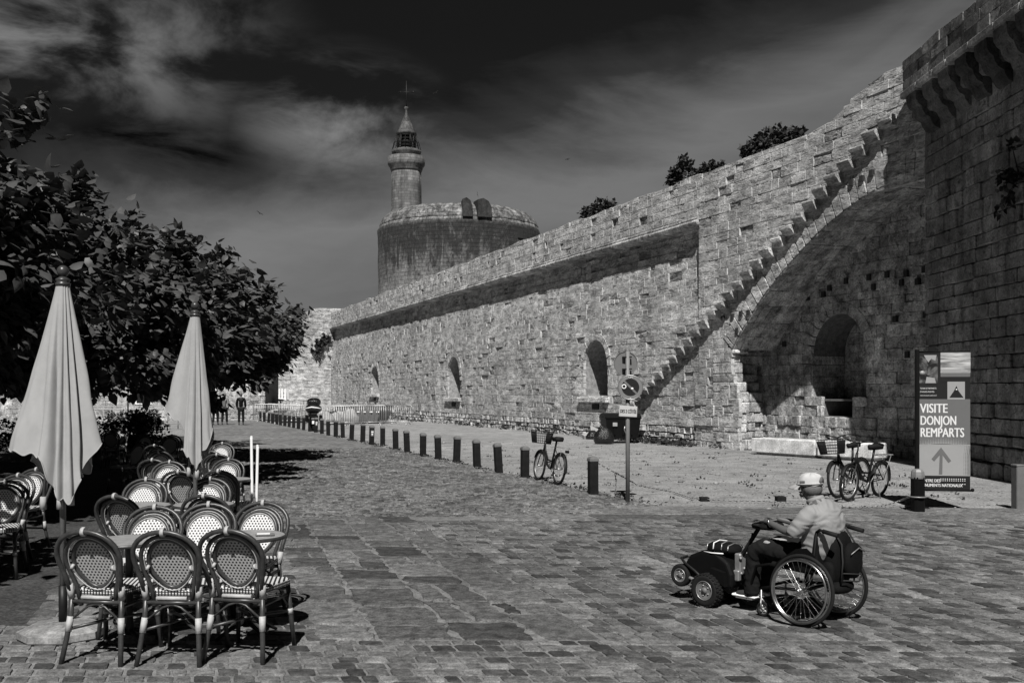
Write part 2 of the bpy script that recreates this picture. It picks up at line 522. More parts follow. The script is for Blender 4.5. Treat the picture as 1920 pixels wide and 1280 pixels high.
# leaves: dark, waxy, a little light through them
def leafmat(name, v, rough, tr):
    m, g, b = newmat(name)
    o = g.n('ShaderNodeTexCoord').outputs['Object']
    at = g.n('ShaderNodeAttribute', attribute_name='tint').outputs['Fac']
    c = g.math('MULTIPLY', g.mapr(at, 0, 1, 0.55, 1.6), v)
    c = g.math('MULTIPLY', c, g.mapr(g.noise(o, 25, 2), 0.3, 0.7, 0.85, 1.15))
    setcol(g, b, c)
    b.inputs['Roughness'].default_value = rough
    b.inputs['Specular IOR Level'].default_value = 0.3
    b.inputs['Transmission Weight'].default_value = 0.0
    tl = g.n('ShaderNodeBsdfTranslucent')
    tl.inputs[0].default_value = (v * 1.2, v * 1.2, v * 1.2, 1)
    mx = g.n('ShaderNodeMixShader'); mx.inputs[0].default_value = tr
    out = [n for n in m.node_tree.nodes if n.type == 'OUTPUT_MATERIAL'][0]
    m.node_tree.links.new(b.outputs[0], mx.inputs[1]); m.node_tree.links.new(tl.outputs[0], mx.inputs[2])
    m.node_tree.links.new(mx.outputs[0], out.inputs[0])
    return m
M_leaf = leafmat("tree_leaf", 0.05, 0.5, 0.08)
M_leaf2 = leafmat("shrub_leaf", 0.03, 0.6, 0.06)

# gravel
def gravelmat(name, v):
    m, g, b = newmat(name)
    o = g.n('ShaderNodeTexCoord').outputs['Object']
    big = g.noise(o, 0.22, 5, 0.6, 0.5)
    mid = g.noise(o, 1.6, 6, 0.65, 0.3)
    fin = g.noise(o, 22, 4, 0.75)
    vf = g.voro(o, 26)
    c = g.math('MULTIPLY', g.mapr(big, 0.3, 0.7, 0.82, 1.12), v)
    c = g.math('MULTIPLY', c, g.mapr(mid, 0.34, 0.66, 0.70, 1.18))
    c = g.math('MULTIPLY', c, g.mapr(fin, 0.36, 0.64, 0.58, 1.38))
    c = g.math('MULTIPLY', c, g.mapr(vf, 0.0, 0.5, 1.12, 0.75))
    setcol(g, b, c)
    b.inputs['Roughness'].default_value = 0.96
    b.inputs['Specular IOR Level'].default_value = 0.15
    h = g.math('ADD', g.math('MULTIPLY', fin, 0.8), g.math('MULTIPLY', vf, -0.5))
    h = g.math('ADD', h, g.math('MULTIPLY', mid, 0.6))
    bump(g, b, h, 0.8, 0.03)
    return m
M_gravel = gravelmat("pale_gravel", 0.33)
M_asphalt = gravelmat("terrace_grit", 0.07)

M_peb = stone('pebbles', 0.20, 0.4, 1.4, .2, 20, .2)
# cobbles too far off to model one by one
def farcobble():
    m, g, b = newmat("distant_cobbles")
    o = g.n('ShaderNodeTexCoord').outputs['Object']
    w = g.math('MULTIPLY', g.noise(o, 1.2, 3), 0.25)
    s = g.mapping(o, scale=(4.6, 7.2, 1))
    vd = g.voro(s, 1.0, 'F1', 0.75)
    cell = g.n('ShaderNodeTexVoronoi'); g.put(cell.inputs['Vector'], s); cell.inputs['Scale'].default_value = 1.0; cell.inputs['Randomness'].default_value = 0.75
    cv = g.n('ShaderNodeSeparateColor'); m.node_tree.links.new(cell.outputs['Color'], cv.inputs[0])
    fin = g.noise(o, 30, 4, 0.7)
    c = g.math('MULTIPLY', g.mapr(cv.outputs[0], 0, 1, 0.7, 1.35), 0.165)
    c = g.math('MULTIPLY', c, g.mapr(vd, 0.3, 0.7, 1.1, 0.6))
    c = g.math('MULTIPLY', c, g.mapr(fin, 0.3, 0.7, 0.75, 1.25))
    c = g.math('MULTIPLY', c, g.mapr(g.noise(o, 0.35, 4), 0.3, 0.7, 0.8, 1.15))
    setcol(g, b, c)
    b.inputs['Roughness'].default_value = 0.85
    h = g.math('SUBTRACT', g.math('MULTIPLY', fin, 0.3), vd)
    bump(g, b, h, 0.9, 0.05)
    return m
M_farcob = farcobble()

# ------------------------------------------------------------------ the ground
def sheet(name, poly, z, mat, n=None):
    mb = MB(); mb.add([(x, y, z) for x, y in poly], [tuple(range(len(poly)))], 0, 0.5)
    return kind(mb.build(name, mat), 'structure')
sheet("ground", [(-500, -60), (500, -60), (500, 900), (-500, 900)], 0.0, M_gravel)
def xr(y): return 1.50 - (y - 17) * 0.3835      # bollard line: right edge of the street
def xl(y): return -3.9 - (y - 14) * 0.335       # left edge of the street
# sand bed of the whole paved area
sheet("street", [(-9, -4), (9.6, -4), (9.6, 14.9), (1.75, 15.35), (xr(17) + .05, 17), (xr(95), 95), (xl(95), 95), (xl(14), 14), (-9, 7.6)], 0.010, M_grout)
sheet("far_street", [(xl(30.9), 30.9), (xr(30.9), 30.9), (xr(94), 94), (xl(94), 94)], 0.016, M_farcob)
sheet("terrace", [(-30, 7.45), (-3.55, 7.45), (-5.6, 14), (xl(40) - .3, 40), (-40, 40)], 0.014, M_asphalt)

gr_ = random.Random(21)
def tintv(r, dark=0.12, light=0.10):
    q = r.random()
    if q < dark: return r.uniform(0.0, 0.12)
    if q > 1 - light: return r.uniform(0.75, 1.0)
    return min(1, max(0, r.gauss(0.46, 0.17)))
def G(u, v, h): return (u, v, h)
def lineA(y): return -1.53 + (14.27 - y) * 0.302
def leftB(y): return -3.35 + (13.9 - y) * 0.285
SH = -0.29                                       # joints run away to the left
def setts(mb, x0f, x1f, ya, yb, ph, pw, r, jit=0.004, top=0.018, gap=0.0065, darkp=0.15, inset=0.007, wob=0.0):
    y = ya
    while y < yb:
        h = r.uniform(*ph); y2 = min(y + h, yb)
        if yb - y2 < ph[0] * .5: y2 = yb
        ym = (y + y2) / 2
        x = x0f(ym) + r.uniform(-0.1, 0); xe = x1f(ym)
        while x < xe:
            w = r.uniform(*pw)
            o = (y - ym) * SH; o2 = (y2 - ym) * SH
            a = r.uniform(-wob, wob)
            c = [(x + gap + o, y + gap + a), (x + w - gap + o, y + gap + a), (x + w - gap + o2, y2 - gap + a), (x + gap + o2, y2 - gap + a)]
            stone_poly(mb, ragged(c, jit, r, 1), G, top + r.uniform(-0.004, 0.004), 0.002, inset, tintv(r, darkp), 0, 0.008, r)
            x += w
        y = y2
mb = MB()
setts(mb, lambda y: -5.2, lambda y: 4.8, 5.7, 6.98, (0.125, 0.175), (0.10, 0.20), gr_)
setts(mb, lambda y: max(lineA(y), -9) + .02, lambda y: 9.6, 6.98, 13.55, (0.17, 0.25), (0.11, 0.19), gr_, darkp=0.11)
setts(mb, lambda y: 4.8, lambda y: 9.6, 4.6, 6.98, (0.17, 0.25), (0.11, 0.19), gr_)
setts(mb, lambda y: -5.4 - (y - 6.98) * .2, lambda y: leftB(y), 6.98, 7.45, (0.16, 0.21), (0.15, 0.26), gr_)
setts(mb, lambda y: -3.62 - (y - 7.45) * .3, lambda y: leftB(y), 7.45, 14.0, (0.20, 0.30), (0.16, 0.28), gr_)
kind(mb.build("setts", M_sett), 'structure')
# big flagstones
mb = MB()
ncol = 4
for ci in range(ncol):
    y = 6.98
    fr0, fr1 = [0, .22, .50, .77, 1.0][ci], [0, .22, .50, .77, 1.0][ci + 1]
    while y < 13.95:
        h = gr_.uniform(0.32, 0.85); y2 = min(y + h, 13.95)
        if 13.95 - y2 < .25: y2 = 13.95
        def ex(yy, fr): return leftB(yy) + (lineA(yy) - leftB(yy)) * fr
        splits = [fr0, fr1] if gr_.random() < .62 else [fr0, (fr0 + fr1) / 2 + gr_.uniform(-.04, .04), fr1]
        for k in range(len(splits) - 1):
            a, b = splits[k], splits[k + 1]
            c = [(ex(y, a) + .012, y + .016), (ex(y, b) - .012, y + .016), (ex(y2, b) - .012, y2 - .016), (ex(y2, a) + .012, y2 - .016)]
            q = gr_.random()
            tv = gr_.uniform(0, .12) if q < .20 else gr_.gauss(.55, .16)
            stone_poly(mb, ragged(c, 0.03, gr_, 4, 0.05), G, 0.02 + gr_.uniform(-.006, .006), 0.002, 0.02, min(1, max(0, tv)), 0, 0.006, gr_)
        y = y2
# kerb band between gravel and setts
for row, (ya, yb) in enumerate(((13.57, 14.2), (14.2, 14.95))):
    x = 1.35 if row else -0.2
    while x < 9.5:
        w = gr_.uniform(.5, 1.1)
        c = [(x + .015, ya + .015), (x + w - .015, ya + .015), (x + w - .015 - .15, yb - .015), (x + .015 - .15, yb - .015)]
        stone_poly(mb, ragged(c, 0.015, gr_, 3, 0.05), G, 0.02 + gr_.uniform(-.005, .005), 0.002, 0.018, min(1, max(0, gr_.gauss(.85, .2))), 0, 0.006, gr_)
        x += w
kind(mb.build("flagstones", M_slab), 'structure')
mb = MB()
y = 13.97
while y < 31:
    h = gr_.uniform(.11, .16) * (1 if y < 22 else 1.25); y2 = y + h; ym = y + h / 2
    x = (leftB(14) if y < 14.3 else xl(ym)) + gr_.uniform(-.1, 0); xe = xr(ym) if ym > 15.2 else (1.5 if ym > 14.97 else (1.15 if ym > 14.2 else -.3))
    while x < xe:
        w = gr_.uniform(.15, .30)
        a = gr_.uniform(-.02, .02)
        c = [(x + .012, y + .012 + a), (x + w - .012, y + .012 - a), (x + w - .012, y2 - .012 - a), (x + .012, y2 - .012 + a)]
        stone_poly(mb, ragged(c, 0.012, gr_, 1, .2), G, 0.024 + gr_.uniform(-.012, .012), 0.0, 0.03, min(1, max(0, gr_.gauss(.5, .2))), 0, 0.06, gr_)
        x += w
    y = y2
kind(mb.build("cobbles", M_cobble), 'structure')

# loose stones on the gravel
mb = MB()
for i in range(1700):
    y = 14.8 + 22 * gr_.random() ** 1.3; lo = xr(y) + .15 if y > 15.3 else 1.8
    hi = 9.5 - max(0, (y - 23)) * .36
    if hi <= lo: continue
    x = gr_.uniform(lo, hi); s = gr_.uniform(.006, .02) if gr_.random() < .97 else gr_.uniform(.02, .045)
    mb.ball((x, y, s * .35), s, 6, 4, 0, gr_.random(), sq=(gr_.uniform(.8, 1.6), gr_.uniform(.7, 1.2), .6))
kind(mb.build("loose_gravel", M_peb), 'stuff')

# ------------------------------------------------------------------ the rampart
UX, UY = -0.376, 0.9266
P0 = (9.75, 23.5)
RZ = math.atan2(UY, UX)
def S_of(px, rec=0.0):
    """place along the wall (metres from the gate tower) of a photo column; rec = recess behind the main face"""
    r = (px - 960) / F
    bx, by = P0[0] + rec * 0.9266, P0[1] + rec * 0.376
    s = (bx - r * by) / (0.376 + 0.9266 * r)
    return s, by + 0.9266 * s
def SZ(px, py, rec=0.0):
    s, d = S_of(px, rec)
    return s, H + (HZ - py) / F * d
Pw = lambda u, v, h: (u, h, v)
wr = random.Random(5)

def coursed(mb, x0, x1, z0, z1, yof, holes, r, ztop=None, hh=(.16, .34), ww=(.2, .7), gap=.001, dj=.005, erode=.10, mat=0, matdark=None, zbot=None, skipx=None, tmean=.5, tsd=.13, emat=0, bmat=None, bev=.013):
    z = z0
    while z < z1 - .03:
        h = r.uniform(*hh)
        zb = min(z + h, z1)
        if z1 - zb < hh[0] * .6: zb = z1
        zm = (z + zb) / 2
        hs = sorted(holes(zm)) if holes else []
        ivs = []; c = x0
        for a, b in hs:
            if a > c: ivs.append((c, min(a, x1)))
            c = max(c, b)
        if c < x1: ivs.append((c, x1))
        for a, b in ivs:
            x = a; first = True
            while x < b - .02:
                w = r.uniform(*ww)
                if first: w *= r.uniform(.5, 1.0); first = False
                xe = min(x + w, b)
                if b - xe < ww[0] * .5: xe = b
                t0 = ztop(x) if ztop else 1e9; t1 = ztop(xe) if ztop else 1e9
                if min(t0, t1) > z + .06:
                    b0 = max(z, zbot(x)) if zbot else z; b1 = max(z, zbot(xe)) if zbot else z
                    u0, u1 = min(zb, t0), min(zb, t1)
                    if u0 - b0 > .03 and u1 - b1 > .03:
                        g = gap
                        co = [(x + g, b0 + g), (xe - g, b1 + g), (xe - g, u1 - g), (x + g, u0 - g)]
                        er = r.random() < erode
                        y0 = yof(zm)
                        tv = min(1, max(0, r.gauss(tmean, tsd)))
                        if er:
                            dp = r.uniform(.012, .05)
                            poly = ragged(co, .012, r, 1 if (xe - x) < .6 else 2, .08)
                            stone_poly(mb, poly, Pw, y0 - dp + r.uniform(0, .012), y0 - dp - .012, .04, tv * .8, emat, .05, r, y0 - .11, emat)
                        else:
                            poly = ragged(co, .005, r, 1 if (xe - x) < .6 else 2, .07)
                            stone_poly(mb, poly, Pw, y0 + r.gauss(0, dj) + .005, y0 - .007, bev, tv, mat, .008, r, y0 - .11, bmat)
                x = xe
        z = zb

def core(mb, xs, solid, yf, yb, mat=0):
    """mortar core behind the facing stones: upright slices between the given x; solid(x) -> [(z0,z1),...]"""
    for xa, xb in zip(xs[:-1], xs[1:]):
        e = 1e-4
        A, B = solid(xa + e), solid(xb - e)
        for (a0, a1), (b0, b1) in zip(A, B):
            if a1 - a0 < 1e-3 and b1 - b0 < 1e-3: continue
            vs = [(xa, yf(a0), a0), (xb, yf(b0), b0), (xb, yf(b1), b1), (xa, yf(a1), a1), (xa, yb, a0), (xb, yb, b0), (xb, yb, b1), (xa, yb, a1)]
            mb.add(vs, [(3, 2, 1, 0), (4, 5, 6, 7), (0, 1, 5, 4), (2, 3, 7, 6), (1, 2, 6, 5), (3, 0, 4, 7)], mat, .5)

class Arch:
    def __init__(s, xc, w, z0, ztop):
        s.xc, s.r, s.z0, s.zs = xc, w / 2, z0, ztop - w / 2
        s.ztop = ztop
    def half(s, z, ex=0.0):
        if z < s.z0 or z > s.ztop + ex: return 0
        if z <= s.zs: return s.r
        rr = s.r + ex
        q = rr * rr - (z - s.zs) ** 2
        return math.sqrt(q) if q > 0 else 0
    def top(s, x):
        q = s.r ** 2 - (x - s.xc) ** 2
        return s.zs + math.sqrt(max(q, 0))
    def hole(s, z):
        h = s.half(z, .15)
        return [(s.xc - h, s.xc + h)] if h > 0 else []
    def xs(s, n=14):
        return [s.xc - s.r * math.cos(math.pi * i / n) for i in range(n + 1)]
    def ring(s, mb, y, n, w, r, mat=0):
        for i in range(n):
            a, b = math.pi * i / n + .012, math.pi * (i + 1) / n - .012
            q = lambda th, rr: (s.xc - rr * math.cos(th), s.zs + rr * math.sin(th))
            m = (a + b) / 2
            co = [q(a, s.r), q(m, s.r), q(b, s.r), q(b, s.r + w), q(m, s.r + w), q(a, s.r + w)]
            stone_poly(mb, co, Pw, y + .03 + r.gauss(0, .006), y - .1, .012, min(1, max(0, r.gauss(.6, .12))), mat, 0, r)

# --- geometry read off the photograph
S_BLK = 9.72                                            # left end of the stair block
S_END = 67.7
rec = lambda z: -0.03 - 0.33 * max(0.0, (z - 4.2) / 2.8)      # battered lower wall (outward = +y)
def ztop_par(s):
    if s < 1.67: return 9.69
    if s < 4.0: return 9.69 - (s - 1.67) / 2.33 * 0.82
    return 8.87 - (s - 4.0) / 63.7 * 0.2
ZC0, ZC1 = 7.21, 7.50                                   # cornice

niches = []
for pa, pb, pt, pbm in ((1106, 1151, 638, 745), (848, 871, 669, 746), (703, 717, 686, 739)):
    sa, d1 = S_of(pb, .3); sb, d2 = S_of(pa, .3)
    dm = (d1 + d2) / 2
    niches.append(Arch((sa + sb) / 2, (sb - sa) * 1.0, wz(pbm, dm), wz(pt, dm)))

# lower wall
rampart = thing("rampart_wall", "long pale stone rampart with a cornice, arched niches and a stair climbing over a big arch", "fortress wall", (P0[0], P0[1], 0), RZ)
mb = MB()
def hl(z):
    out = []
    for a in niches: out += a.hole(z)
    return out
coursed(mb, S_BLK - .2, S_END + .3, 0.62, ZC0 + .05, rec, hl, wr, ww=(.32, 1.0), hh=(.18, .34), erode=.11, tmean=.55, emat=1, bmat=2)
coursed(mb, S_BLK - .2, S_END + .3, -0.05, 0.62, lambda z: rec(z) + .03, None, wr, emat=1, bmat=2, hh=(.14, .26), ww=(.15, .5), erode=.5, dj=.05, gap=.02, tmean=.35, tsd=.2)
for a in niches: a.ring(mb, rec(a.zs), 11, .30, wr)
mb.build("wall_facing", [M_wall, M_eroded, M_joint], rampart)
mb = MB()
xs = sorted(set([S_BLK - .2, S_END] + [x for a in niches for x in a.xs()]))
def sol(x):
    for a in niches:
        if a.xc - a.r < x < a.xc + a.r: return [(-.3, a.z0), (a.top(x), ZC0 + .1)]
    return [(-.3, ZC0 * .5), (ZC0 * .5, ZC0 + .1)]
core(mb, xs, sol, lambda z: rec(z) - .09, -1.35, 0)
mb.box(((S_BLK + S_END) / 2, -1.6, 3.5), (S_END - S_BLK + .4, .46, 7.5), 0)
mb.build("wall_core", M_mortar, rampart)
for a in niches:                                        # sills and the dark slots below them
    nb = MB()
    nb.bbox((a.xc + .1, rec(a.z0) - .2, a.z0 - .09), (a.r * 2 + .5, .72, .2), .02, 0, .8)
    nb.build("niche_sill", M_wall, rampart)
    nb = MB()
    nb.box((a.xc - .05, rec(1.2) + .01, a.z0 - .36), (.55, .08, .22), 0)
    nb.build("drain_slot", M_hole, rampart)

# cornice: a heavy half round moulding on a hollow
prof = [(-.50, 7.215), (-.06, 7.215), (-.02, 7.235), (.05, 7.24), (.10, 7.28), (.115, 7.33), (.09, 7.38), (.04, 7.41), (.06, 7.44), (.05, 7.49), (-.02, 7.53), (-.5, 7.53)]
mb = MB()
x = S_BLK
while x < S_END:
    w = min(wr.uniform(.7, 1.3), S_END - x)
    if S_END - x - w < .3: w = S_END - x
    jy, jz = wr.gauss(0, .008), wr.gauss(0, .006)
    mb.prism([(p[0] + jy * (p[0] > -.4), p[1] + jz) for p in prof], x + .006, x + w - .006, 'x', 0, min(1, max(0, wr.gauss(.45, .2))))
    x += w
mb.build("cornice", M_wallold, rampart)
# parapet above, with narrow slits
slits = []
for px in (725, 771, 840, 916, 1024, 1150):
    s, d = S_of(px)
    slits.append(s)
mb = MB()
def hp(z):
    return [(s - .09 - .05 * (z - 8.2), s + .09 + .05 * (z - 8.2)) for s in slits if 8.12 < z < 8.5]
coursed(mb, S_BLK - .1, S_END + .3, 7.53, 8.95, lambda z: 0.0, hp, wr, ztop=lambda s: ztop_par(s) + .05 * math.sin(s * 1.7) * math.sin(s * .43), hh=(.18, .30), erode=.08, tmean=.5, emat=1, bmat=2)
def solp(x):
    for s in slits:
        if s - .12 < x < s + .12: return [(7.5, 8.12), (8.5, ztop_par(x) - .04)]
    return [(7.5, 8.2), (8.2, ztop_par(x) - .04)]
mb.build("parapet", [M_wall, M_eroded, M_joint], rampart)
mb = MB()
xs = sorted(set([S_BLK, 14, 20, 26, 32, 40, 50, 60, S_END] + [s + k for s in slits for k in (-.12, .12)]))
core(mb, xs, solp, lambda z: -.09, -.9, 0)
mb.build("parapet_core", M_mortar, rampart)

# stair block over the half arch
ipx = [(1735, 330), (1712, 333), (1690, 338), (1665, 346), (1640, 357), (1615, 372), (1590, 390), (1565, 409), (1540, 431), (1515, 456), (1490, 483), (1465, 512), (1440, 543), (1420, 572), (1400, 604), (1385, 630), (1374, 655)]
intr = [SZ(*p) for p in ipx]
intr[0] = (0.0, intr[0][1])
SPR_S, SPR_Z = intr[-1]
def zin(s):
    if s <= 0: return intr[0][1]
    for (a, za), (b, zb_) in zip(intr[:-1], intr[1:]):
        if a <= s <= b: return za + (zb_ - za) * (s - a) / (b - a)
    return -1
def s_in(z):
    """how far the opening reaches at height z"""
    if z >= intr[0][1]: return 0
    for (a, za), (b, zb_) in zip(intr[:-1], intr[1:]):
        if zb_ <= z <= za: return a + (b - a) * (za - z) / (za - zb_)
    # pier below the springing steps outward a little, then back under
    k = (SPR_Z - z) / SPR_Z
    return SPR_S - .55 * k ** 1.3 + .12 * math.sin(k * 9)
VO = .60
mb = MB()
def edge_l(s):    # the block's slanting upper left corner
    return 7.02 if s > S_BLK else 1e9
def ztop_blk(s): return ztop_par(s)
def hb(z):
    if z < intr[0][1] + .05:
        e = s_in(z)
        return [(-1, e + (VO * .75 if z > SPR_Z else 0))]
    return []
yblk = lambda z: 0.0
def blk_hole(z): return hb(z)
coursed(mb, 0, S_BLK, 2.0, 9.75, yblk, blk_hole, wr, ztop=lambda s: ztop_blk(s), hh=(.2, .34), ww=(.3, .8), erode=.06, tmean=.58, tsd=.15, emat=1, bmat=2)
coursed(mb, 0, S_BLK + .2, -.05, 2.0, lambda z: 0.02, blk_hole, wr, hh=(.2, .38), ww=(.3, .9), erode=.25, dj=.02, tmean=.5, emat=1, bmat=2)
mb.build("stair_wall_facing", [M_wall, M_eroded, M_joint], rampart)
mb = MB()
xs = sorted(set([s for s, z in intr] + [S_BLK, 8.85, 1.67, 4.0]))
def solb(x):
    b = zin(x)
    if x > 8.85: return [(-.3, 3.0), (3.0, ztop_blk(x) - .04)]
    if x > SPR_S: return [(SPR_Z, SPR_Z + .2), (SPR_Z + .2, ztop_blk(x) - .04)]
    return [(b, b + .3), (b + .3, ztop_blk(x) - .04)]
core(mb, xs, solb, lambda z: -.09, -1.6, 0)
mb.build("stair_wall_core", M_mortar, rampart)
# soffit of the arch: stones lining the underside
mb = MB()
path = [(s, z) for s, z in intr]
for (a, za), (b, zb_) in zip(path[:-1], path[1:]):
    nx, nz = (zb_ - za), -(b - a)
    L = math.hypot(nx, nz); nx, nz = nx / L, nz / L       # points into the opening (down / towards the tower)
    n = 5; o = wr.uniform(-.1, .1)
    for k in range(n):
        y0, y1 = -1.6 + 1.6 * k / n + (o if k else 0), -1.6 + 1.6 * (k + 1) / n + (o if k < n - 1 else 0)
        g = .008; dpt = .03 + wr.gauss(0, .008)
        c = [(a, za, y0 + g), (b, zb_, y0 + g), (b, zb_, y1 - g), (a, za, y1 - g)]
        vs = [(s, y, z) for s, z, y in c] + [(s + (b - a) * (.03 if i in (0, 3) else -.03) + nx * dpt, y + (.01 if i < 2 else -.01), z + (zb_ - za) * (.03 if i in (0, 3) else -.03) + nz * dpt) for i, (s, z, y) in enumerate(c)]
        mb.add(vs, [(4, 5, 6, 7)] + [(i, (i + 1) % 4, 4 + (i + 1) % 4, 4 + i) for i in range(4)], 0, min(1, max(0, wr.gauss(.45, .15))))
# pier reveal: jagged at the front, leaning back under the vault behind
z = 0
while z < SPR_Z:
    h = wr.uniform(.20, .34); zb_ = min(z + h, SPR_Z)
    if SPR_Z - zb_ < .12: zb_ = SPR_Z
    zm = (z + zb_) / 2
    y = 0.02
    jag = wr.gauss(0, .05)
    while y > -1.6:
        w = wr.uniform(.25, .5); y2 = max(y - w, -1.6)
        q = min(1, max(0, -(y + y2) / 2 / 1.6))
        ef = s_in(zm) + jag * (1 - q) + wr.gauss(0, .02)
        e = ef if -(y + y2) / 2 < .42 else min(8.75, ef + .75 + .25 * q + wr.gauss(0, .03))
        mb.bbox(((e + 8.9) / 2, (y + y2) / 2, zm), (8.9 - e, y - y2 - .008, zb_ - z - .008), .03, 0, min(1, max(0, wr.gauss(.45, .15))))
        y = y2
    z = zb_
mb.build("arch_soffit", M_wallold, rampart)
# voussoirs
mb = MB()
acc = 0; pts = []
dens = []
for (a, za), (b, zb_) in zip(intr[:-1], intr[1:]):
    for k in range(6): dens.append((a + (b - a) * k / 6, za + (zb_ - za) * k / 6))
dens.append(intr[-1])
cum = [0]
for p, q in zip(dens[:-1], dens[1:]): cum.append(cum[-1] + math.hypot(q[0] - p[0], q[1] - p[1]))
def along(t):
    t = min(max(t, 0), cum[-1])
    for i in range(len(cum) - 1):
        if cum[i] <= t <= cum[i + 1]:
            k = (t - cum[i]) / (cum[i + 1] - cum[i])
            p = (dens[i][0] + (dens[i + 1][0] - dens[i][0]) * k, dens[i][1] + (dens[i + 1][1] - dens[i][1]) * k)
            i0, i1 = max(i - 5, 0), min(i + 6, len(dens) - 1)
            tx, tz = dens[i1][0] - dens[i0][0], dens[i1][1] - dens[i0][1]
            L = math.hypot(tx, tz)
            return p, (-tz / L, tx / L)                   # outward normal (up/left)
t = 0.0
while t < cum[-1] - .05:
    w = wr.uniform(.26, .40); t2 = min(t + w, cum[-1])
    (p, n), (q, m) = along(t + .012), along(t2 - .012)
    L = VO + wr.uniform(-.05, .06)
    co = [p, q, (q[0] + m[0] * L, q[1] + m[1] * L), (p[0] + n[0] * L, p[1] + n[1] * L)]
    stone_poly(mb, ragged(co, .012, wr, 1, .08), Pw, .022 + wr.gauss(0, .006), -.1, .012, min(1, max(0, wr.gauss(.68, .13))), 0, .01, wr)
    t = t2
mb.build("arch_ring", M_wall, rampart)
# putlog holes by the ring
mb = MB()
for px, py in ((1636, 325), (1618, 335), (1598, 343), (1357, 597), (1375, 593), (1391, 588), (1405, 586), (1384, 620)):
    s, z = SZ(px, py)
    mb.box((s, .015, z), (.13, .11, .16), 0)
mb.build("putlog_hole", M_hole, rampart)

# the cantilevered steps
sA, zA = SZ(1192, 752); sB, zB = SZ(1668, 219)
NST = 28
for i in range(NST):
    s = sA + (sB - sA) * i / (NST - 1); z = zA + (zB - zA) * i / (NST - 1)
    yin = -.3 if s < S_BLK else -.5
    w = abs(sB - sA) / (NST - 1) + .02
    ln = .275 + wr.uniform(-.035, .03); zj = wr.gauss(0, .006); c_ = wr.uniform(.0, .03)
    pr = [(yin, z), (ln - c_, z + zj), (ln, z + zj - .03 - c_ * .4), (ln - wr.uniform(0, .03), z - .09 - wr.uniform(0, .04)), (ln - .06 - wr.uniform(0, .02), z - .14), (.14, z - .25 + wr.gauss(0, .015)), (yin, z - .30)]
    mb = MB(); mb.prism(pr, s - w / 2 + .012, s + w / 2 - .012, 'x', 0, min(1, max(0, wr.gauss(.55, .15))))
    tw = wr.gauss(0, .015)
    mb.v = [(x + (y * tw if y > 0 else 0) + wr.gauss(0, .003), y, zz_ + wr.gauss(0, .003)) for x, y, zz_ in mb.v]
    o = mb.build("stair_step", M_wall, rampart)

# back wall under the arch with its arched niche
BK = 1.62
sa, d1 = S_of(1624, BK); sb, d2 = S_of(1521, BK)
nb_ = Arch((sa + sb) / 2, sb - sa, wz(748, (d1 + d2) / 2), wz(588, (d1 + d2) / 2))
yb0 = -BK
mb = MB()
# lower dark recess under the niche
ra, dd = S_of(1598, BK); rb, _ = S_of(1541, BK)
zr0, zr1 = wz(781, dd), wz(752, dd)
holesb = lambda z: nb_.hole(z) + ([(ra, rb)] if zr0 < z < zr1 else [])
coursed(mb, -.3, 9.1, 1.05, 6.8, lambda z: yb0, holesb, wr, hh=(.2, .36), ww=(.25, .8), erode=.15, tmean=.5, tsd=.2)
coursed(mb, -.3, 9.1, -.05, 1.05, lambda z: yb0 + .03, None, wr, hh=(.16, .28), ww=(.2, .55), erode=.35, dj=.03, tmean=.45)
nb_.ring(mb, yb0 - .01, 13, .34, wr)
# lining and back of the niche
coursed(mb, nb_.xc - nb_.r - .1, nb_.xc + nb_.r + .1, nb_.z0 - .05, nb_.ztop + .1, lambda z: yb0 - 1.25, None, wr, hh=(.24, .34), ww=(.3, .7), erode=.05)
zz = nb_.z0
while zz < nb_.zs:
    z2 = min(zz + wr.uniform(.26, .36), nb_.zs)
    for side in (-1, 1):
        y = yb0 - .02
        while y > yb0 - 1.24:
            y2 = max(y - wr.uniform(.3, .7), yb0 - 1.24)
            mb.bbox((nb_.xc + side * (nb_.r + .06), (y + y2) / 2, (zz + z2) / 2), (.16, y - y2 - .014, z2 - zz - .014), .012, 0, min(1, max(0, wr.gauss(.5, .14))))
            y = y2
    zz = z2
mb.build("arch_back_wall", M_wallold, rampart)
mb = MB()
xs = sorted(set([-.3, 9.1, ra, rb] + nb_.xs()))
def solk(x):
    inn = nb_.xc - nb_.r < x < nb_.xc + nb_.r
    lo = [(-.3, zr0), (zr1, nb_.z0)] if ra < x < rb else [(-.3, .4), (.4, nb_.z0)]
    if inn: return lo + [(nb_.top(x), 6.9)]
    return lo + [(nb_.z0, 6.9)]
core(mb, xs, solk, lambda z: yb0 - .09, yb0 - 1.3, 0)
mb.box((4, yb0 - 1.55, 3.4), (9, .48, 7.4), 0)
mb.build("arch_back_core", M_mortard, rampart)
mb = MB()
s1, d3 = S_of(1610, BK + .4); 
mb.box((nb_.xc - nb_.r + .42, yb0 - 1.22, wz(690, d3)), (.34, .12, .95), 0)
for px, py in ((1588, 527), (1557, 540), (1631, 520), (1640, 538), (1692, 530), (1701, 513), (1722, 528), (1680, 598), (1737, 590), (1545, 552), (1516, 558), (1472, 645), (1430, 655), (1735, 505), (1665, 515), (1703, 665)):
    s, z = SZ(px, py, BK)
    mb.box((s, yb0 + .01, z), (.13, .12, .17), 0)
mb.build("wall_hole", M_hole, rampart)
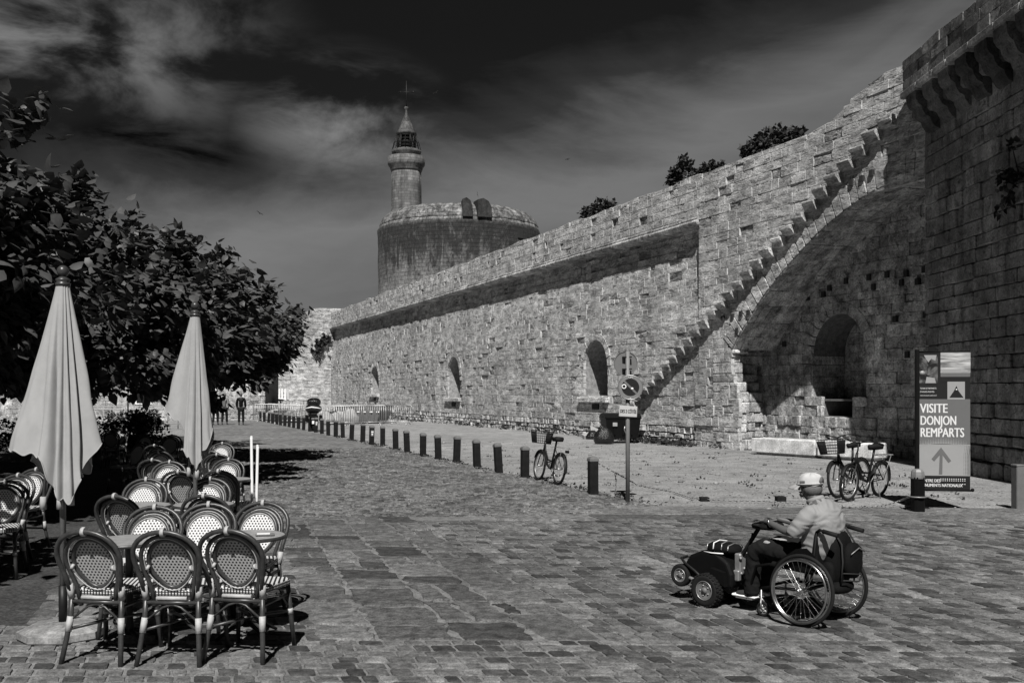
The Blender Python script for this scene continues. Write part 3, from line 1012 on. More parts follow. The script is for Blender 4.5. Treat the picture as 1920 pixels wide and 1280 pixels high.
# ------------------------------------------------------------------ gate tower on the right (in its own shade)
gt = thing("gate_tower", "tall shaded gate tower wall with blackened corbels and an overhanging parapet, at the right edge", "tower", (P0[0], P0[1], 0), R(90))
gr2 = random.Random(11)
mb = MB()
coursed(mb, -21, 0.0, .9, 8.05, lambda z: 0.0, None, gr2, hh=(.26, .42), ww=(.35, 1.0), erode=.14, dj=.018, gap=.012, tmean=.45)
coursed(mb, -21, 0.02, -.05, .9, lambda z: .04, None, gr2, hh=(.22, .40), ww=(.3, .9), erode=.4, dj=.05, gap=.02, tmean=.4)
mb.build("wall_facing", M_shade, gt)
mb = MB(); mb.box((-10.5, -.90, 4.6), (20.97, 1.62, 9.75), 0); mb.build("wall_core", M_mortard, gt)
# corbel course: rows of rounded brackets carrying the parapet
mb = MB()
x = -.25
while x > -21:
    w = .52
    pr = [(-.02, 7.78), (.10, 7.84), (.17, 7.95), (.20, 8.04), (.31, 8.10), (.37, 8.20), (.40, 8.30), (.48, 8.36), (.53, 8.46), (.545, 8.66), (-.02, 8.66)]
    j = gr2.gauss(0, .015)
    mb.prism([(a + (j if a > 0 else 0), b) for a, b in pr], x - w, x, 'x', 0, gr2.random())
    # hollow between brackets
    mb.bbox((x + .16, .14, 8.40), (.32 - .02, .34, .50), .07, 0, gr2.random())
    x -= w + .32
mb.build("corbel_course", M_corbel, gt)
mb = MB()
x = 0.0
while x > -21:
    w = gr2.uniform(.6, 1.1)
    mb.bbox((x - w / 2, .20, 8.73), (w - .012, .80, .15), .02, 0, min(1, max(0, gr2.gauss(.5, .2))))
    z = 8.81
    x -= w
mb.build("string_course", M_shade, gt)
mb = MB()
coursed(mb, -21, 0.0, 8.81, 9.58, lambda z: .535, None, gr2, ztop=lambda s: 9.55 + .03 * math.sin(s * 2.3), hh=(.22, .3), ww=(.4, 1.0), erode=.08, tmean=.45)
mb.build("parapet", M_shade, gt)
mb = MB(); mb.box((-10.5, .13, 9.14), (20.96, .62, .70), 0)
mb.build("parapet_core", M_mortard, gt)

# ------------------------------------------------------------------ corner tower closing the far end of the rampart
Pe = (P0[0] + UX * S_END, P0[1] + UY * S_END)
ct = thing("corner_tower", "sunlit stone corner tower with a slanting top, closing the far end of the rampart", "tower", (Pe[0], Pe[1], 0), RZ + R(90))
# local x runs out into the street, y faces the camera
mb = MB()
def zt_ct(x): return 9.05 - max(0, (x - 1.35)) * .72
coursed(mb, -1.2, 5.2, -.05, 9.1, lambda z: 0.0, None, wr, ztop=zt_ct, hh=(.24, .36), ww=(.3, .9), erode=.15, tmean=.6)
# rougher, set back foot beyond
coursed(mb, 5.2, 12, -.05, 5.4, lambda z: -.6, None, wr, ztop=lambda x: 6.2 - (x - 5.2) * .12, hh=(.22, .34), ww=(.25, .7), erode=.5, dj=.05, gap=.02, tmean=.3)
mb.build("wall_facing", M_wall, ct)
mb = MB()
core(mb, [-1.2, 1.35, 5.2], lambda x: [(-.3, zt_ct(x) - .03)], lambda z: -.09, -4.0, 0)
mb.box((8.6, -2.2, 2.6), (6.7, 3.1, 5.6), 0)
mb.build("wall_core", M_mortar, ct)
mb = MB(); mb.box((3.0, .0, 7.35), (.26, .1, .5), 0); mb.build("loophole", M_hole, ct)

# ------------------------------------------------------------------ round keep with its lantern turret
DK = 133.0
kc = (wx(861, DK), DK)
def keepmat():
    m, g, b = newmat("keep_masonry")
    o = g.n('ShaderNodeTexCoord').outputs['Object']
    x, y, z = g.sep(o)
    ang = g.math('MULTIPLY', g.math('ARCTAN2', y, x), 10.7)
    uv = g.comb(ang, z, 0.0)
    br = g.n('ShaderNodeTexBrick'); br.offset = .5
    g.put(br.inputs['Vector'], uv)
    for k, v in (('Scale', 1.0), ('Mortar Size', .035), ('Mortar Smooth', .2), ('Brick Width', 1.1), ('Row Height', .48), ('Bias', 0.0)): br.inputs[k].default_value = v
    br.inputs['Color1'].default_value = (.75, .75, .75, 1); br.inputs['Color2'].default_value = (1.2, 1.2, 1.2, 1); br.inputs['Mortar'].default_value = (.55, .55, .55, 1)
    s = g.n('ShaderNodeSeparateColor'); m.node_tree.links.new(br.outputs['Color'], s.inputs[0])
    n1 = g.noise(g.comb(ang, g.math('MULTIPLY', z, .28), 0.0), .75, 9, .72, .8)
    n2 = g.noise(o, 1.4, 6, .7)
    # run-off stains: heavy under the rim, thinning out downwards in ragged tongues
    edge = g.math('ADD', z, g.math('MULTIPLY', g.math('SUBTRACT', n1, .5), 26.0))
    st = g.mapr(edge, 14.5, 20.0, 1.0, .10)
    st2 = g.mapr(g.math('ADD', g.math('MULTIPLY', n1, .6), g.math('MULTIPLY', n2, .4)), .36, .60, .35, 1.15)
    top = g.mapr(z, 22.6, 23.5, 0.0, 1.0)
    stt = g.math('MAXIMUM', st, g.math('MULTIPLY', top, g.mapr(n2, .38, .6, .25, .95)))
    pa = g.mapr(g.noise(g.comb(ang, g.math('MULTIPLY', z, .6), 3.0), .5, 8, .7, 1.0), .50, .62, 0.0, .32)
    stt = g.math('MAXIMUM', stt, pa)
    fi = g.mapr(g.noise(o, 3.5, 5, .75), .36, .64, .55, 1.4)
    c = g.math('MULTIPLY', g.math('MULTIPLY', g.math('MULTIPLY', s.outputs[0], fi), .25), g.math('MULTIPLY', stt, st2))
    setcol(g, b, c)
    b.inputs['Roughness'].default_value = .95
    h = g.math('ADD', g.math('MULTIPLY', n2, .5), g.math('MULTIPLY', br.outputs['Fac'], -.5))
    bump(g, b, h, .7, .12)
    return m
M_keep = keepmat()
def turretmat():
    m, g, b = newmat("turret_masonry")
    o = g.n('ShaderNodeTexCoord').outputs['Object']
    x, y, z = g.sep(o)
    ang = g.math('MULTIPLY', g.math('ARCTAN2', y, x), 2.0)
    uv = g.comb(ang, z, 0.0)
    br = g.n('ShaderNodeTexBrick'); g.put(br.inputs['Vector'], uv)
    for k, v in (('Scale', 1.0), ('Mortar Size', .03), ('Brick Width', .8), ('Row Height', .36)): br.inputs[k].default_value = v
    br.inputs['Color1'].default_value = (.7, .7, .7, 1); br.inputs['Color2'].default_value = (1.2, 1.2, 1.2, 1); br.inputs['Mortar'].default_value = (.55, .55, .55, 1)
    s = g.n('ShaderNodeSeparateColor'); m.node_tree.links.new(br.outputs['Color'], s.inputs[0])
    n1 = g.noise(g.mapping(o, scale=(1, 1, .3)), .9, 7, .65)
    c = g.math('MULTIPLY', g.math('MULTIPLY', s.outputs[0], .155), g.mapr(n1, .35, .62, .3, 1.1))
    setcol(g, b, c)
    b.inputs['Roughness'].default_value = .95
    bump(g, b, n1, .6, .1)
    return m
M_turret = turretmat()
M_roofs = stone('worn_lead', .10, .9, 1.1, .6, 3.0, .8, .5, .6, .05, .5)
keep = thing("round_keep", "huge round stone keep streaked with dark run-off, a lantern turret on its rim", "round tower", (kc[0], kc[1], 0), 0)
RK = 10.75
rim = wz(425, DK - 4)
mb = MB()
mb.lathe([(RK + .1, -1), (RK + .05, 10), (RK, 15), (RK, 17), (RK, 19), (RK, 20.5), (RK, rim - 1.8), (RK, rim - 1.0), (RK + .03, rim - .2), (RK - .12, rim + .25)], 120, mat=0)
for i, v in enumerate(mb.v):
    q = Vector(v); k = 1 + .010 * mnoise.noise(q * .9) + .006 * mnoise.noise(q * 2.6)
    mb.v[i] = (q.x * k, q.y * k, q.z + (.10 * mnoise.noise(q * 1.1) if q.z > rim - .5 else 0))
mb.build("drum", M_keep, keep)
mb = MB()
pr = [(RK - .14, rim + .2)]
for i in range(1, 12):
    a = i / 11 * R(84)
    pr.append((RK - .14 - 2.9 * (1 - math.cos(a)), rim + .2 + 2.15 * math.sin(a)))
pr += [(RK - 3.4, rim + 1.0)]
mb.lathe(pr, 120, mat=0)
for i, v in enumerate(mb.v):
    q = Vector(v); k = 1 + .005 * mnoise.noise(q * .8)
    mb.v[i] = (q.x * k, q.y * k, q.z + .07 * mnoise.noise(q * 1.3) + .05 * mnoise.noise(q * 3))
mb.build("domed_parapet", M_keep, keep)
M_merl = stone('stained_merlon', .04, .8, 1.2, .6, 2.0, .5, .3)
for px0, px1 in ((866, 885), (891, 918)):
    x0, x1 = wx(px0, DK - RK + 1) - kc[0], wx(px1, DK - RK + 1) - kc[0]
    xm = (x0 + x1) / 2; ym = -math.sqrt((RK - .70) ** 2 - xm * xm)
    th = math.atan2(xm, -ym)
    w = (x1 - x0) / 2
    mb = MB()
    mb.prism([(-w, -.2), (w, -.2), (w, 1.0), (w * .55, 1.75), (-w * .2, 2.1), (-w, 1.9)], -1.0, .9, 'y', 0, .5, TR(xm, ym, rim + .35, th))
    mb.build("merlon", M_merl, keep)
mb = MB()
for px, py, w, h in ((975, 440, .9, 1.2), (748, 472, .12, 3.6)):
    d = DK - 6 if px > 900 else DK - 7
    x = wx(px, d) - kc[0]; th = math.asin(max(-.99, min(.99, x / RK)))
    mb = MB(); mb.box((0, 0, 0), (w, .25, h), 0, .5, TR(RK * math.sin(th), -RK * math.cos(th), wz(py, d), th))
    mb.build("loophole", M_hole, keep)
# lantern turret
dt = DK - 1.0
tx = wx(762, dt) - kc[0]; ty = -1.0
K = dt / F
z_ = lambda py: H + (HZ - py) * K
mb = MB()
mb.lathe([(29 * K, rim - 2), (28.6 * K, z_(392)), (28 * K, z_(350)), (27.6 * K, z_(323))], 40, mat=0)
tur = mb.build("turret", M_turret, keep, (tx, ty, 0))
mb = MB()
mb.lathe([(27.6 * K, z_(324)), (29.5 * K, z_(320)), (31 * K, z_(315)), (34 * K, z_(311)), (34.8 * K, z_(309)), (34.8 * K, z_(296)), (32 * K, z_(295)), (22 * K, z_(295))], 40, mat=0)
mb.build("gallery", M_turret, tur)
mb = MB()
mb.lathe([(22 * K, z_(297)), (23 * K, z_(292)), (27 * K, z_(288)), (28 * K, z_(284)), (24.5 * K, z_(282)), (17 * K, z_(282)), (17 * K, z_(279))], 32, mat=0)
mb.build("lantern_base", M_corbel, tur)
mb = MB()
for i in range(12):
    a = 2 * math.pi * i / 12
    x, y = 17 * K * math.cos(a), 17 * K * math.sin(a)
    mb.tube([(x, y, z_(281)), (x, y, z_(252))], .07, 5)
    mb.tube([(x * 1.6, y * 1.6, z_(282)), (x * 1.08, y * 1.08, z_(252))], .035, 4)
for py in (275, 268.5, 262, 256): mb.torus((0, 0, z_(py)), 17 * K, .05, 32, 5, 'z')
mb.torus((0, 0, z_(270)), 26 * K * .93, .035, 32, 4, 'z')
mb.lathe([(11 * K, z_(281)), (11 * K, z_(252))], 16, mat=0)
mb.build("lantern_cage", M_iron, tur)
mb = MB()
mb.lathe([(18.6 * K, z_(254)), (19.2 * K, z_(250)), (16 * K, z_(245)), (11 * K, z_(234)), (6.5 * K, z_(223)), (3.4 * K, z_(216)), (2.2 * K, z_(209)), (2.6 * K, z_(206)), (4.6 * K, z_(203.5)), (3.6 * K, z_(201)), (0.8 * K, z_(200))], 24, mat=0)
mb.build("cone_roof", M_roofs, tur)
mb = MB()
mb.tube([(0, 0, z_(201)), (0, 0, z_(152))], .06, 6)
mb.tube([(-14 * K, 0, z_(173)), (13 * K, 0, z_(173))], .05, 5)
mb.ball((13 * K, 0, z_(173)), 2.2 * K, 8, 6)
mb.add([(-15 * K, 0, z_(173)), (-10 * K, .02, z_(171)), (-10 * K, .02, z_(175))], [(0, 1, 2)])
mb.ball((0, 0, z_(154)), 1.0 * K, 6, 5)
mb.build("weather_vane", M_iron, tur)

# ------------------------------------------------------------------ leaves
def leaf_cloud(name, centres, per, spread, size, mat, parent, seed, droop=.6, core_c=None, tint_by=None, loc0=(0, 0, 0)):
    """many small folded leaves round twig ends; one mesh"""
    rg = np.random.default_rng(seed)
    C = np.array(centres, float)
    n = len(C) * per
    base = np.repeat(C, per, 0)
    pos = base + rg.normal(0, 1, (n, 3)) * np.array(spread)
    cc = np.array(core_c if core_c is not None else C.mean(0))
    rad = pos - cc
    rad /= np.linalg.norm(rad, axis=1, keepdims=True) + 1e-6
    d = rad * .8 + rg.normal(0, .55, (n, 3)); d[:, 2] -= droop
    d /= np.linalg.norm(d, axis=1, keepdims=True)
    up = np.array([0, 0, 1.0]) + rad * .6 + rg.normal(0, .35, (n, 3))
    up -= d * (up * d).sum(1, keepdims=True)
    up /= np.linalg.norm(up, axis=1, keepdims=True) + 1e-6
    sd = np.cross(d, up)
    sz = size * rg.uniform(.40, 1.25, (n, 1))
    #            side  along  up
    T = np.array([(0, 0, 0), (0, .36, .05), (0, .76, .0), (0, 1.12, -.16), (-.36, .08, .03), (-.44, .46, -.05), (.36, .08, .03), (.44, .46, -.05), (-.2, .84, -.08), (.2, .84, -.08)])
    FQ = np.array([(0, 4, 5, 1), (1, 5, 8, 2), (0, 1, 7, 6), (1, 2, 9, 7)]); FT = np.array([(2, 8, 3), (2, 3, 9)])
    curl = rg.uniform(.4, 1.6, (n, 1, 1))
    V = pos[:, None, :] + sz[:, None] * (T[None, :, 0:1] * sd[:, None] + T[None, :, 1:2] * d[:, None] + T[None, :, 2:3] * curl * up[:, None])
    V = V.reshape(-1, 3) - np.array(loc0)
    off = (np.arange(n) * 10)[:, None, None]
    q = (FQ[None] + off).reshape(-1, 4); t3 = (FT[None] + off).reshape(-1, 3)
    me = bpy.data.meshes.new(name)
    nl = q.size + t3.size; nf = len(q) + len(t3)
    me.vertices.add(len(V)); me.vertices.foreach_set('co', V.ravel().astype('f4'))
    me.loops.add(nl); me.loops.foreach_set('vertex_index', np.concatenate([q.ravel(), t3.ravel()]).astype('i4'))
    me.polygons.add(nf)
    st = np.concatenate([np.arange(len(q)) * 4, q.size + np.arange(len(t3)) * 3]).astype('i4')
    me.polygons.foreach_set('loop_start', st)
    me.materials.append(mat)
    a = me.attributes.new('tint', 'FLOAT', 'FACE')
    tl = np.clip(rg.normal(.45, .22, n), 0, 1)
    a.data.foreach_set('value', np.concatenate([np.repeat(tl, 4), np.repeat(tl, 2)]).astype('f4'))
    me.update(calc_edges=True); me.validate()
    ob = bpy.data.objects.new(name, me); COL.objects.link(ob)
    if parent: ob.parent = parent
    return ob

# shrubs rooted on the wall walk
def wallpt(px, py, back=1.0):
    s, z = SZ(px, py)
    nx, ny = -.9266, -.376
    return Vector((P0[0] + UX * s - nx * back, P0[1] + UY * s - ny * back, z)), S_of(px)[1]
def shrub(px, py_base, blobs, label, seed, group="shrubs growing on top of the rampart"):
    s, d = S_of(px, .75)
    p = Vector((wx(px, d), d, wz(py_base, d) - .15))
    t = thing("wall_shrub", label, "shrub", p, 0, group)
    rg = random.Random(seed)
    cs = []
    st = MB()
    for bx, by, br in blobs:
        c = Vector((wx(bx, d) - p.x, 0, wz(by, d) - p.z)); r = br / F * d
        for i in range(int(26 * max(r, .25) ** 1.3 / .35) + 10):
            v = Vector((rg.gauss(0, 1), rg.gauss(0, 1), rg.gauss(0, 1))).normalized() * r * rg.uniform(.45, 1.0)
            cs.append(c + Vector((v.x, v.y, v.z)))
        for k in range(3):
            e = c + Vector((rg.uniform(-.5, .5) * r, rg.uniform(-.5, .5) * r, r * .3))
            st.tube([(rg.uniform(-.08, .08), 0, 0), (e.x * .4, e.y * .4, e.z * .6), e], [.025, .018, .008], 5)
    st.build("stem", M_bark, t)
    leaf_cloud("foliage", cs, 11, (.07, .07, .07), .13, M_leaf2, t, seed, droop=-.1)
    return t
shrub(1276, 345, [(1270, 325, 14), (1284, 312, 14), (1300, 332, 9), (1262, 338, 10), (1310, 326, 6)], "dark upright shrub on the rampart top above the end of the cornice", 1)
shrub(1342, 322, [(1338, 318, 9), (1352, 316, 7), (1327, 318, 6)], "low scrubby tuft on the rampart top between the two bigger shrubs", 2)
shrub(1430, 292, [(1418, 275, 14), (1440, 262, 20), (1462, 258, 14), (1484, 256, 12), (1404, 284, 9), (1495, 252, 7)], "widest dark shrub on the rampart top, near the head of the stair", 3)
shrub(1120, 402, [(1112, 394, 11), (1128, 388, 12), (1145, 388, 7), (1100, 400, 7)], "small dark bush on the rampart top above the big niche, right of the round keep", 4)

# plants in the cracks of the corner tower
def crackplant(px, py, r, label, seed):
    d = Pe[1] - 1.4
    p = Vector((wx(px, d), d - (wx(px, d) - Pe[0]) * .0, wz(py, d)))
    # project onto the tower face
    k = ((p.x - Pe[0]) * .376 + (p.y - Pe[1]) * -.9266)
    p.x -= k * .376; p.y += k * .9266
    p.x += .376 * .03; p.y -= .9266 * .03
    t = thing("wall_plant", label, "plant", p, 0, "plants growing from the corner tower")
    rr = r / F * d; rg = random.Random(seed)
    cs = [(rg.gauss(0, .5) * rr, -abs(rg.gauss(0, .25)) * rr - .05, rg.gauss(-.1, .5) * rr) for i in range(40)]
    leaf_cloud("foliage", cs, 10, (.06, .06, .06), .15, M_leaf2, t, seed, droop=.5)
    st = MB()
    for c in cs[:4]: st.tube([(0, .05, 0), c], [.02, .008], 4)
    st.build("stem", M_bark, t)
crackplant(598, 658, 13, "largest dark tuft hanging from the corner tower wall", 11)
crackplant(605, 640, 9, "dark tuft on the corner tower, just above the largest one", 12)
crackplant(618, 634, 8, "small dark tuft highest on the corner tower, beside the cornice end", 13)
# weeds along the foot of the walls
rg = random.Random(4)
cs = []
for i in range(240):
    s = rg.uniform(8, 60) if rg.random() < .6 else rg.uniform(9.5, 17)
    o = .15 + abs(rg.gauss(0, .22)) + (.05 if s < S_BLK else -.05)
    cs.append((P0[0] + UX * s - .9266 * o, P0[1] + UY * s - .376 * o, rg.uniform(.0, .10)))
kind(leaf_cloud("weeds", cs, 9, (.12, .12, .05), .10, M_leaf2, None, 8, droop=-.5), 'stuff')
# a fern like tuft on the gate tower
p = Vector((9.72, 19.2, wz(335, 19.2)))
t = thing("wall_plant", "sprawling dry plant on the shaded gate tower, at the right edge", "plant", p, 0)
cs = [(-.08 - abs(rg.gauss(0, .12)), rg.gauss(0, .22), rg.gauss(-.1, .35)) for i in range(22)]
leaf_cloud("foliage", cs, 8, (.05, .05, .05), .12, M_leaf2, t, 77, droop=.6)
st = MB()
for c in cs[:6]: st.tube([(.05, 0, .1), c], [.02, .008], 4)
st.build("stem", M_bark, t)

# ------------------------------------------------------------------ trees along the terrace (broad, low, large leaved)
def tree(loc, lobes, trunk_h, label, seed, nclump, per=34, leaf=.17, tr=.13):
    t = thing("terrace_tree", label, "tree", loc, 0, "broad leaved trees along the terrace")
    rg = random.Random(seed)
    L = Vector(loc)
    cs = []; tips = []
    vol = [l[3] * l[4] * l[5] for l in lobes]
    for l, v in zip(lobes, vol):
        k = int(nclump * (v ** .67) / sum(w ** .67 for w in vol))
        for i in range(k):
            d = Vector((rg.gauss(0, 1), rg.gauss(0, 1), rg.gauss(0, 1))).normalized()
            q = rg.uniform(.62, 1.04) if rg.random() < .85 else rg.uniform(.2, .6)
            c = Vector((l[0] + d.x * l[3] * q, l[1] + d.y * l[4] * q, l[2] + d.z * l[5] * q)) - L
            cs.append(c)
        for i in range(7):
            d = Vector((rg.gauss(0, 1), rg.gauss(0, 1), rg.gauss(0, .7))).normalized()
            tips.append(Vector((l[0] + d.x * l[3] * .8, l[1] + d.y * l[4] * .8, l[2] + d.z * l[5] * .75)) - L)
    # straggling shoots that break up the outline
    for l in lobes:
        for i in range(int(7 + 5 * l[3])):
            d = Vector((rg.gauss(0, 1), rg.gauss(0, 1), rg.gauss(.35, .8))).normalized()
            b0 = Vector((l[0] + d.x * l[3], l[1] + d.y * l[4], l[2] + d.z * l[5])) - L
            dd = (d + Vector((0, 0, .5 + rg.uniform(-.6, .4)))).normalized()
            for k in range(1, 4): cs.append(b0 + dd * (.13 * k * rg.uniform(.8, 1.3)))
    leaf_cloud("crown", cs, per, (.15, .15, .11), leaf, M_leaf, t, seed, droop=.55, core_c=(sum(c.x for c in cs) / len(cs), sum(c.y for c in cs) / len(cs), trunk_h + .4))
    mb = MB()
    fork = Vector((rg.uniform(-.1, .1), rg.uniform(-.1, .1), trunk_h))
    mb.tube([(0, 0, -.05), (0, 0, .12), (fork.x * .4, fork.y * .4, trunk_h * .5), fork], [tr * 1.5, tr * 1.15, tr, tr * .95], 10)
    mb.build("trunk", M_bark, t)
    mb = MB()
    for c in tips:
        m = fork + (c - fork) * .45 + Vector((rg.uniform(-.2, .2), rg.uniform(-.2, .2), .25))
        mb.tube([fork - Vector((0, 0, .1)), fork + (m - fork) * .5 + Vector((0, 0, .1)), m, c], [tr * .55, tr * .42, tr * .28, .015], 6)
    mb.build("limbs", M_bark, t)
    return t
tree((-9.2, 13.2, 0), [(-9.0, 12.8, 3.75, 2.5, 2.2, 1.5), (-8.0, 14.2, 3.3, 2.0, 1.8, 1.2), (-10.4, 12.2, 3.9, 2.2, 2, 1.4), (-7.35, 12.2, 3.95, 1.35, 1.2, 1.6), (-7.6, 12.6, 2.6, 1.2, 1.2, .7), (-6.95, 12.0, 3.62, 1.1, 1.0, 1.0)], 1.9, "nearest dark leafy tree, filling the left edge above the parasols", 31, 640)
tree((-8.3, 18.6, 0), [(-7.9, 18.2, 3.65, 2.3, 2.2, 1.5), (-6.4, 17.8, 2.9, 1.5, 1.5, .95), (-9.4, 19.2, 3.7, 2.0, 2, 1.4), (-7.2, 19.8, 3.2, 2.0, 1.8, 1.2), (-7.2, 17.3, 2.35, 1.7, 1.2, .62), (-8.6, 16.4, 2.4, 1.3, 1.0, .6)], 1.8, "broad dark tree behind the closed parasols, middle of the row", 32, 640)
tree((-7.9, 25.0, 0), [(-7.7, 25, 3.05, 2.2, 2.3, 1.25), (-6.8, 24.4, 2.95, 1.3, 1.4, .75), (-6.55, 25.4, 2.75, .85, 1.0, .55), (-8.9, 26, 3.3, 1.8, 1.8, 1.2), (-7.6, 24.0, 2.6, 1.2, 1.0, .5)], 1.7, "dark tree whose lowest leaves hang over the street, at the right end of the row", 33, 480)
tree((-13.0, 20.5, 0), [(-13, 20.5, 3.5, 2.8, 2.6, 1.5), (-11.4, 21.5, 3.2, 2.2, 2.2, 1.2)], 1.9, "dark tree deep in the terrace shade, behind the left parasol", 34, 340)
tree((-12.8, 30.0, 0), [(-12.6, 30, 3.7, 2.8, 2.6, 1.4), (-11.2, 31, 3.2, 2.4, 2.2, 1.2)], 1.9, "dark tree farthest back, seen between the two parasols", 35, 240)
tree((-11.6, 25.4, 0), [(-11.4, 25.2, 3.3, 2.4, 2.2, 1.4), (-12.8, 25.8, 3.3, 2.2, 2.2, 1.3)], 1.8, "dark tree shading the hedge at the end of the terrace", 36, 300)
tree((-7.9, 6.6, 0), [(-7.7, 6.9, 3.1, 2.0, 1.6, 1.2), (-6.5, 7.4, 2.9, 1.2, 1.2, .8)], 1.8, "unseen leafy tree beyond the left edge, added to shade the chairs there", 37, 200)  # out-of-frame tree, added for its shadow on the left edge chairs
# ------------------------------------------------------------------ terrace furniture
def weave(name, ax, pitch=(0.0245, 0.0190), hi=.56, stripes=False):
    m, g, b = newmat(name)
    o = g.n('ShaderNodeTexCoord').outputs['Object']
    x, y, z = g.sep(o)
    u = g.math('DIVIDE', x, pitch[0])
    v = g.math('DIVIDE', z if ax == 'z' else y, pitch[1])
    if not stripes:
        row = g.math('FLOOR', v)
        uu = g.math('ADD', u, g.math('MULTIPLY', g.math('MODULO', g.math('ABSOLUTE', row), 2.0), .5))
        fu = g.math('ABSOLUTE', g.math('SUBTRACT', g.math('FRACT', uu), .5))
        fv = g.math('ABSOLUTE', g.math('SUBTRACT', g.math('FRACT', v), .5))
        d = g.math('MAXIMUM', g.math('MULTIPLY', fu, 1.0), g.math('MULTIPLY', fv, .8))
        k = g.mapr(d, .225, .265, 0.0, 1.0)
    else:
        w = g.math('ADD', g.math('MULTIPLY', u, 1.0), g.math('MULTIPLY', v, .35))
        d = g.math('ABSOLUTE', g.math('SUBTRACT', g.math('FRACT', w), .5))
        k = g.mapr(d, .21, .27, 0.0, 1.0)
        # the front and side edges are worked in dots
        side = g.mapr(z, .462, .466, 0.0, 1.0)
        k2 = g.math('MULTIPLY', g.mapr(g.math('FRACT', g.math('MULTIPLY', g.math('ADD', x, y), 48.0)), .42, .5, 0, 1), g.mapr(g.math('FRACT', g.math('MULTIPLY', z, 60.0)), .3, .4, 0, 1))
        k = g.math('ADD', g.math('MULTIPLY', k, side), g.math('MULTIPLY', k2, g.math('SUBTRACT', 1.0, side)))
    fine = g.noise(o, 90, 3)
    c = g.math('MULTIPLY', g.mapr(k, 0, 1, .010, hi), g.mapr(fine, .3, .7, .85, 1.1))
    setcol(g, b, c)
    b.inputs['Roughness'].default_value = .55
    bump(g, b, k, .5, .003)
    return m
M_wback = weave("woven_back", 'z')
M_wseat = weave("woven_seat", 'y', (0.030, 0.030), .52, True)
M_wrear = weave("woven_back_rear", 'z', hi=.36)

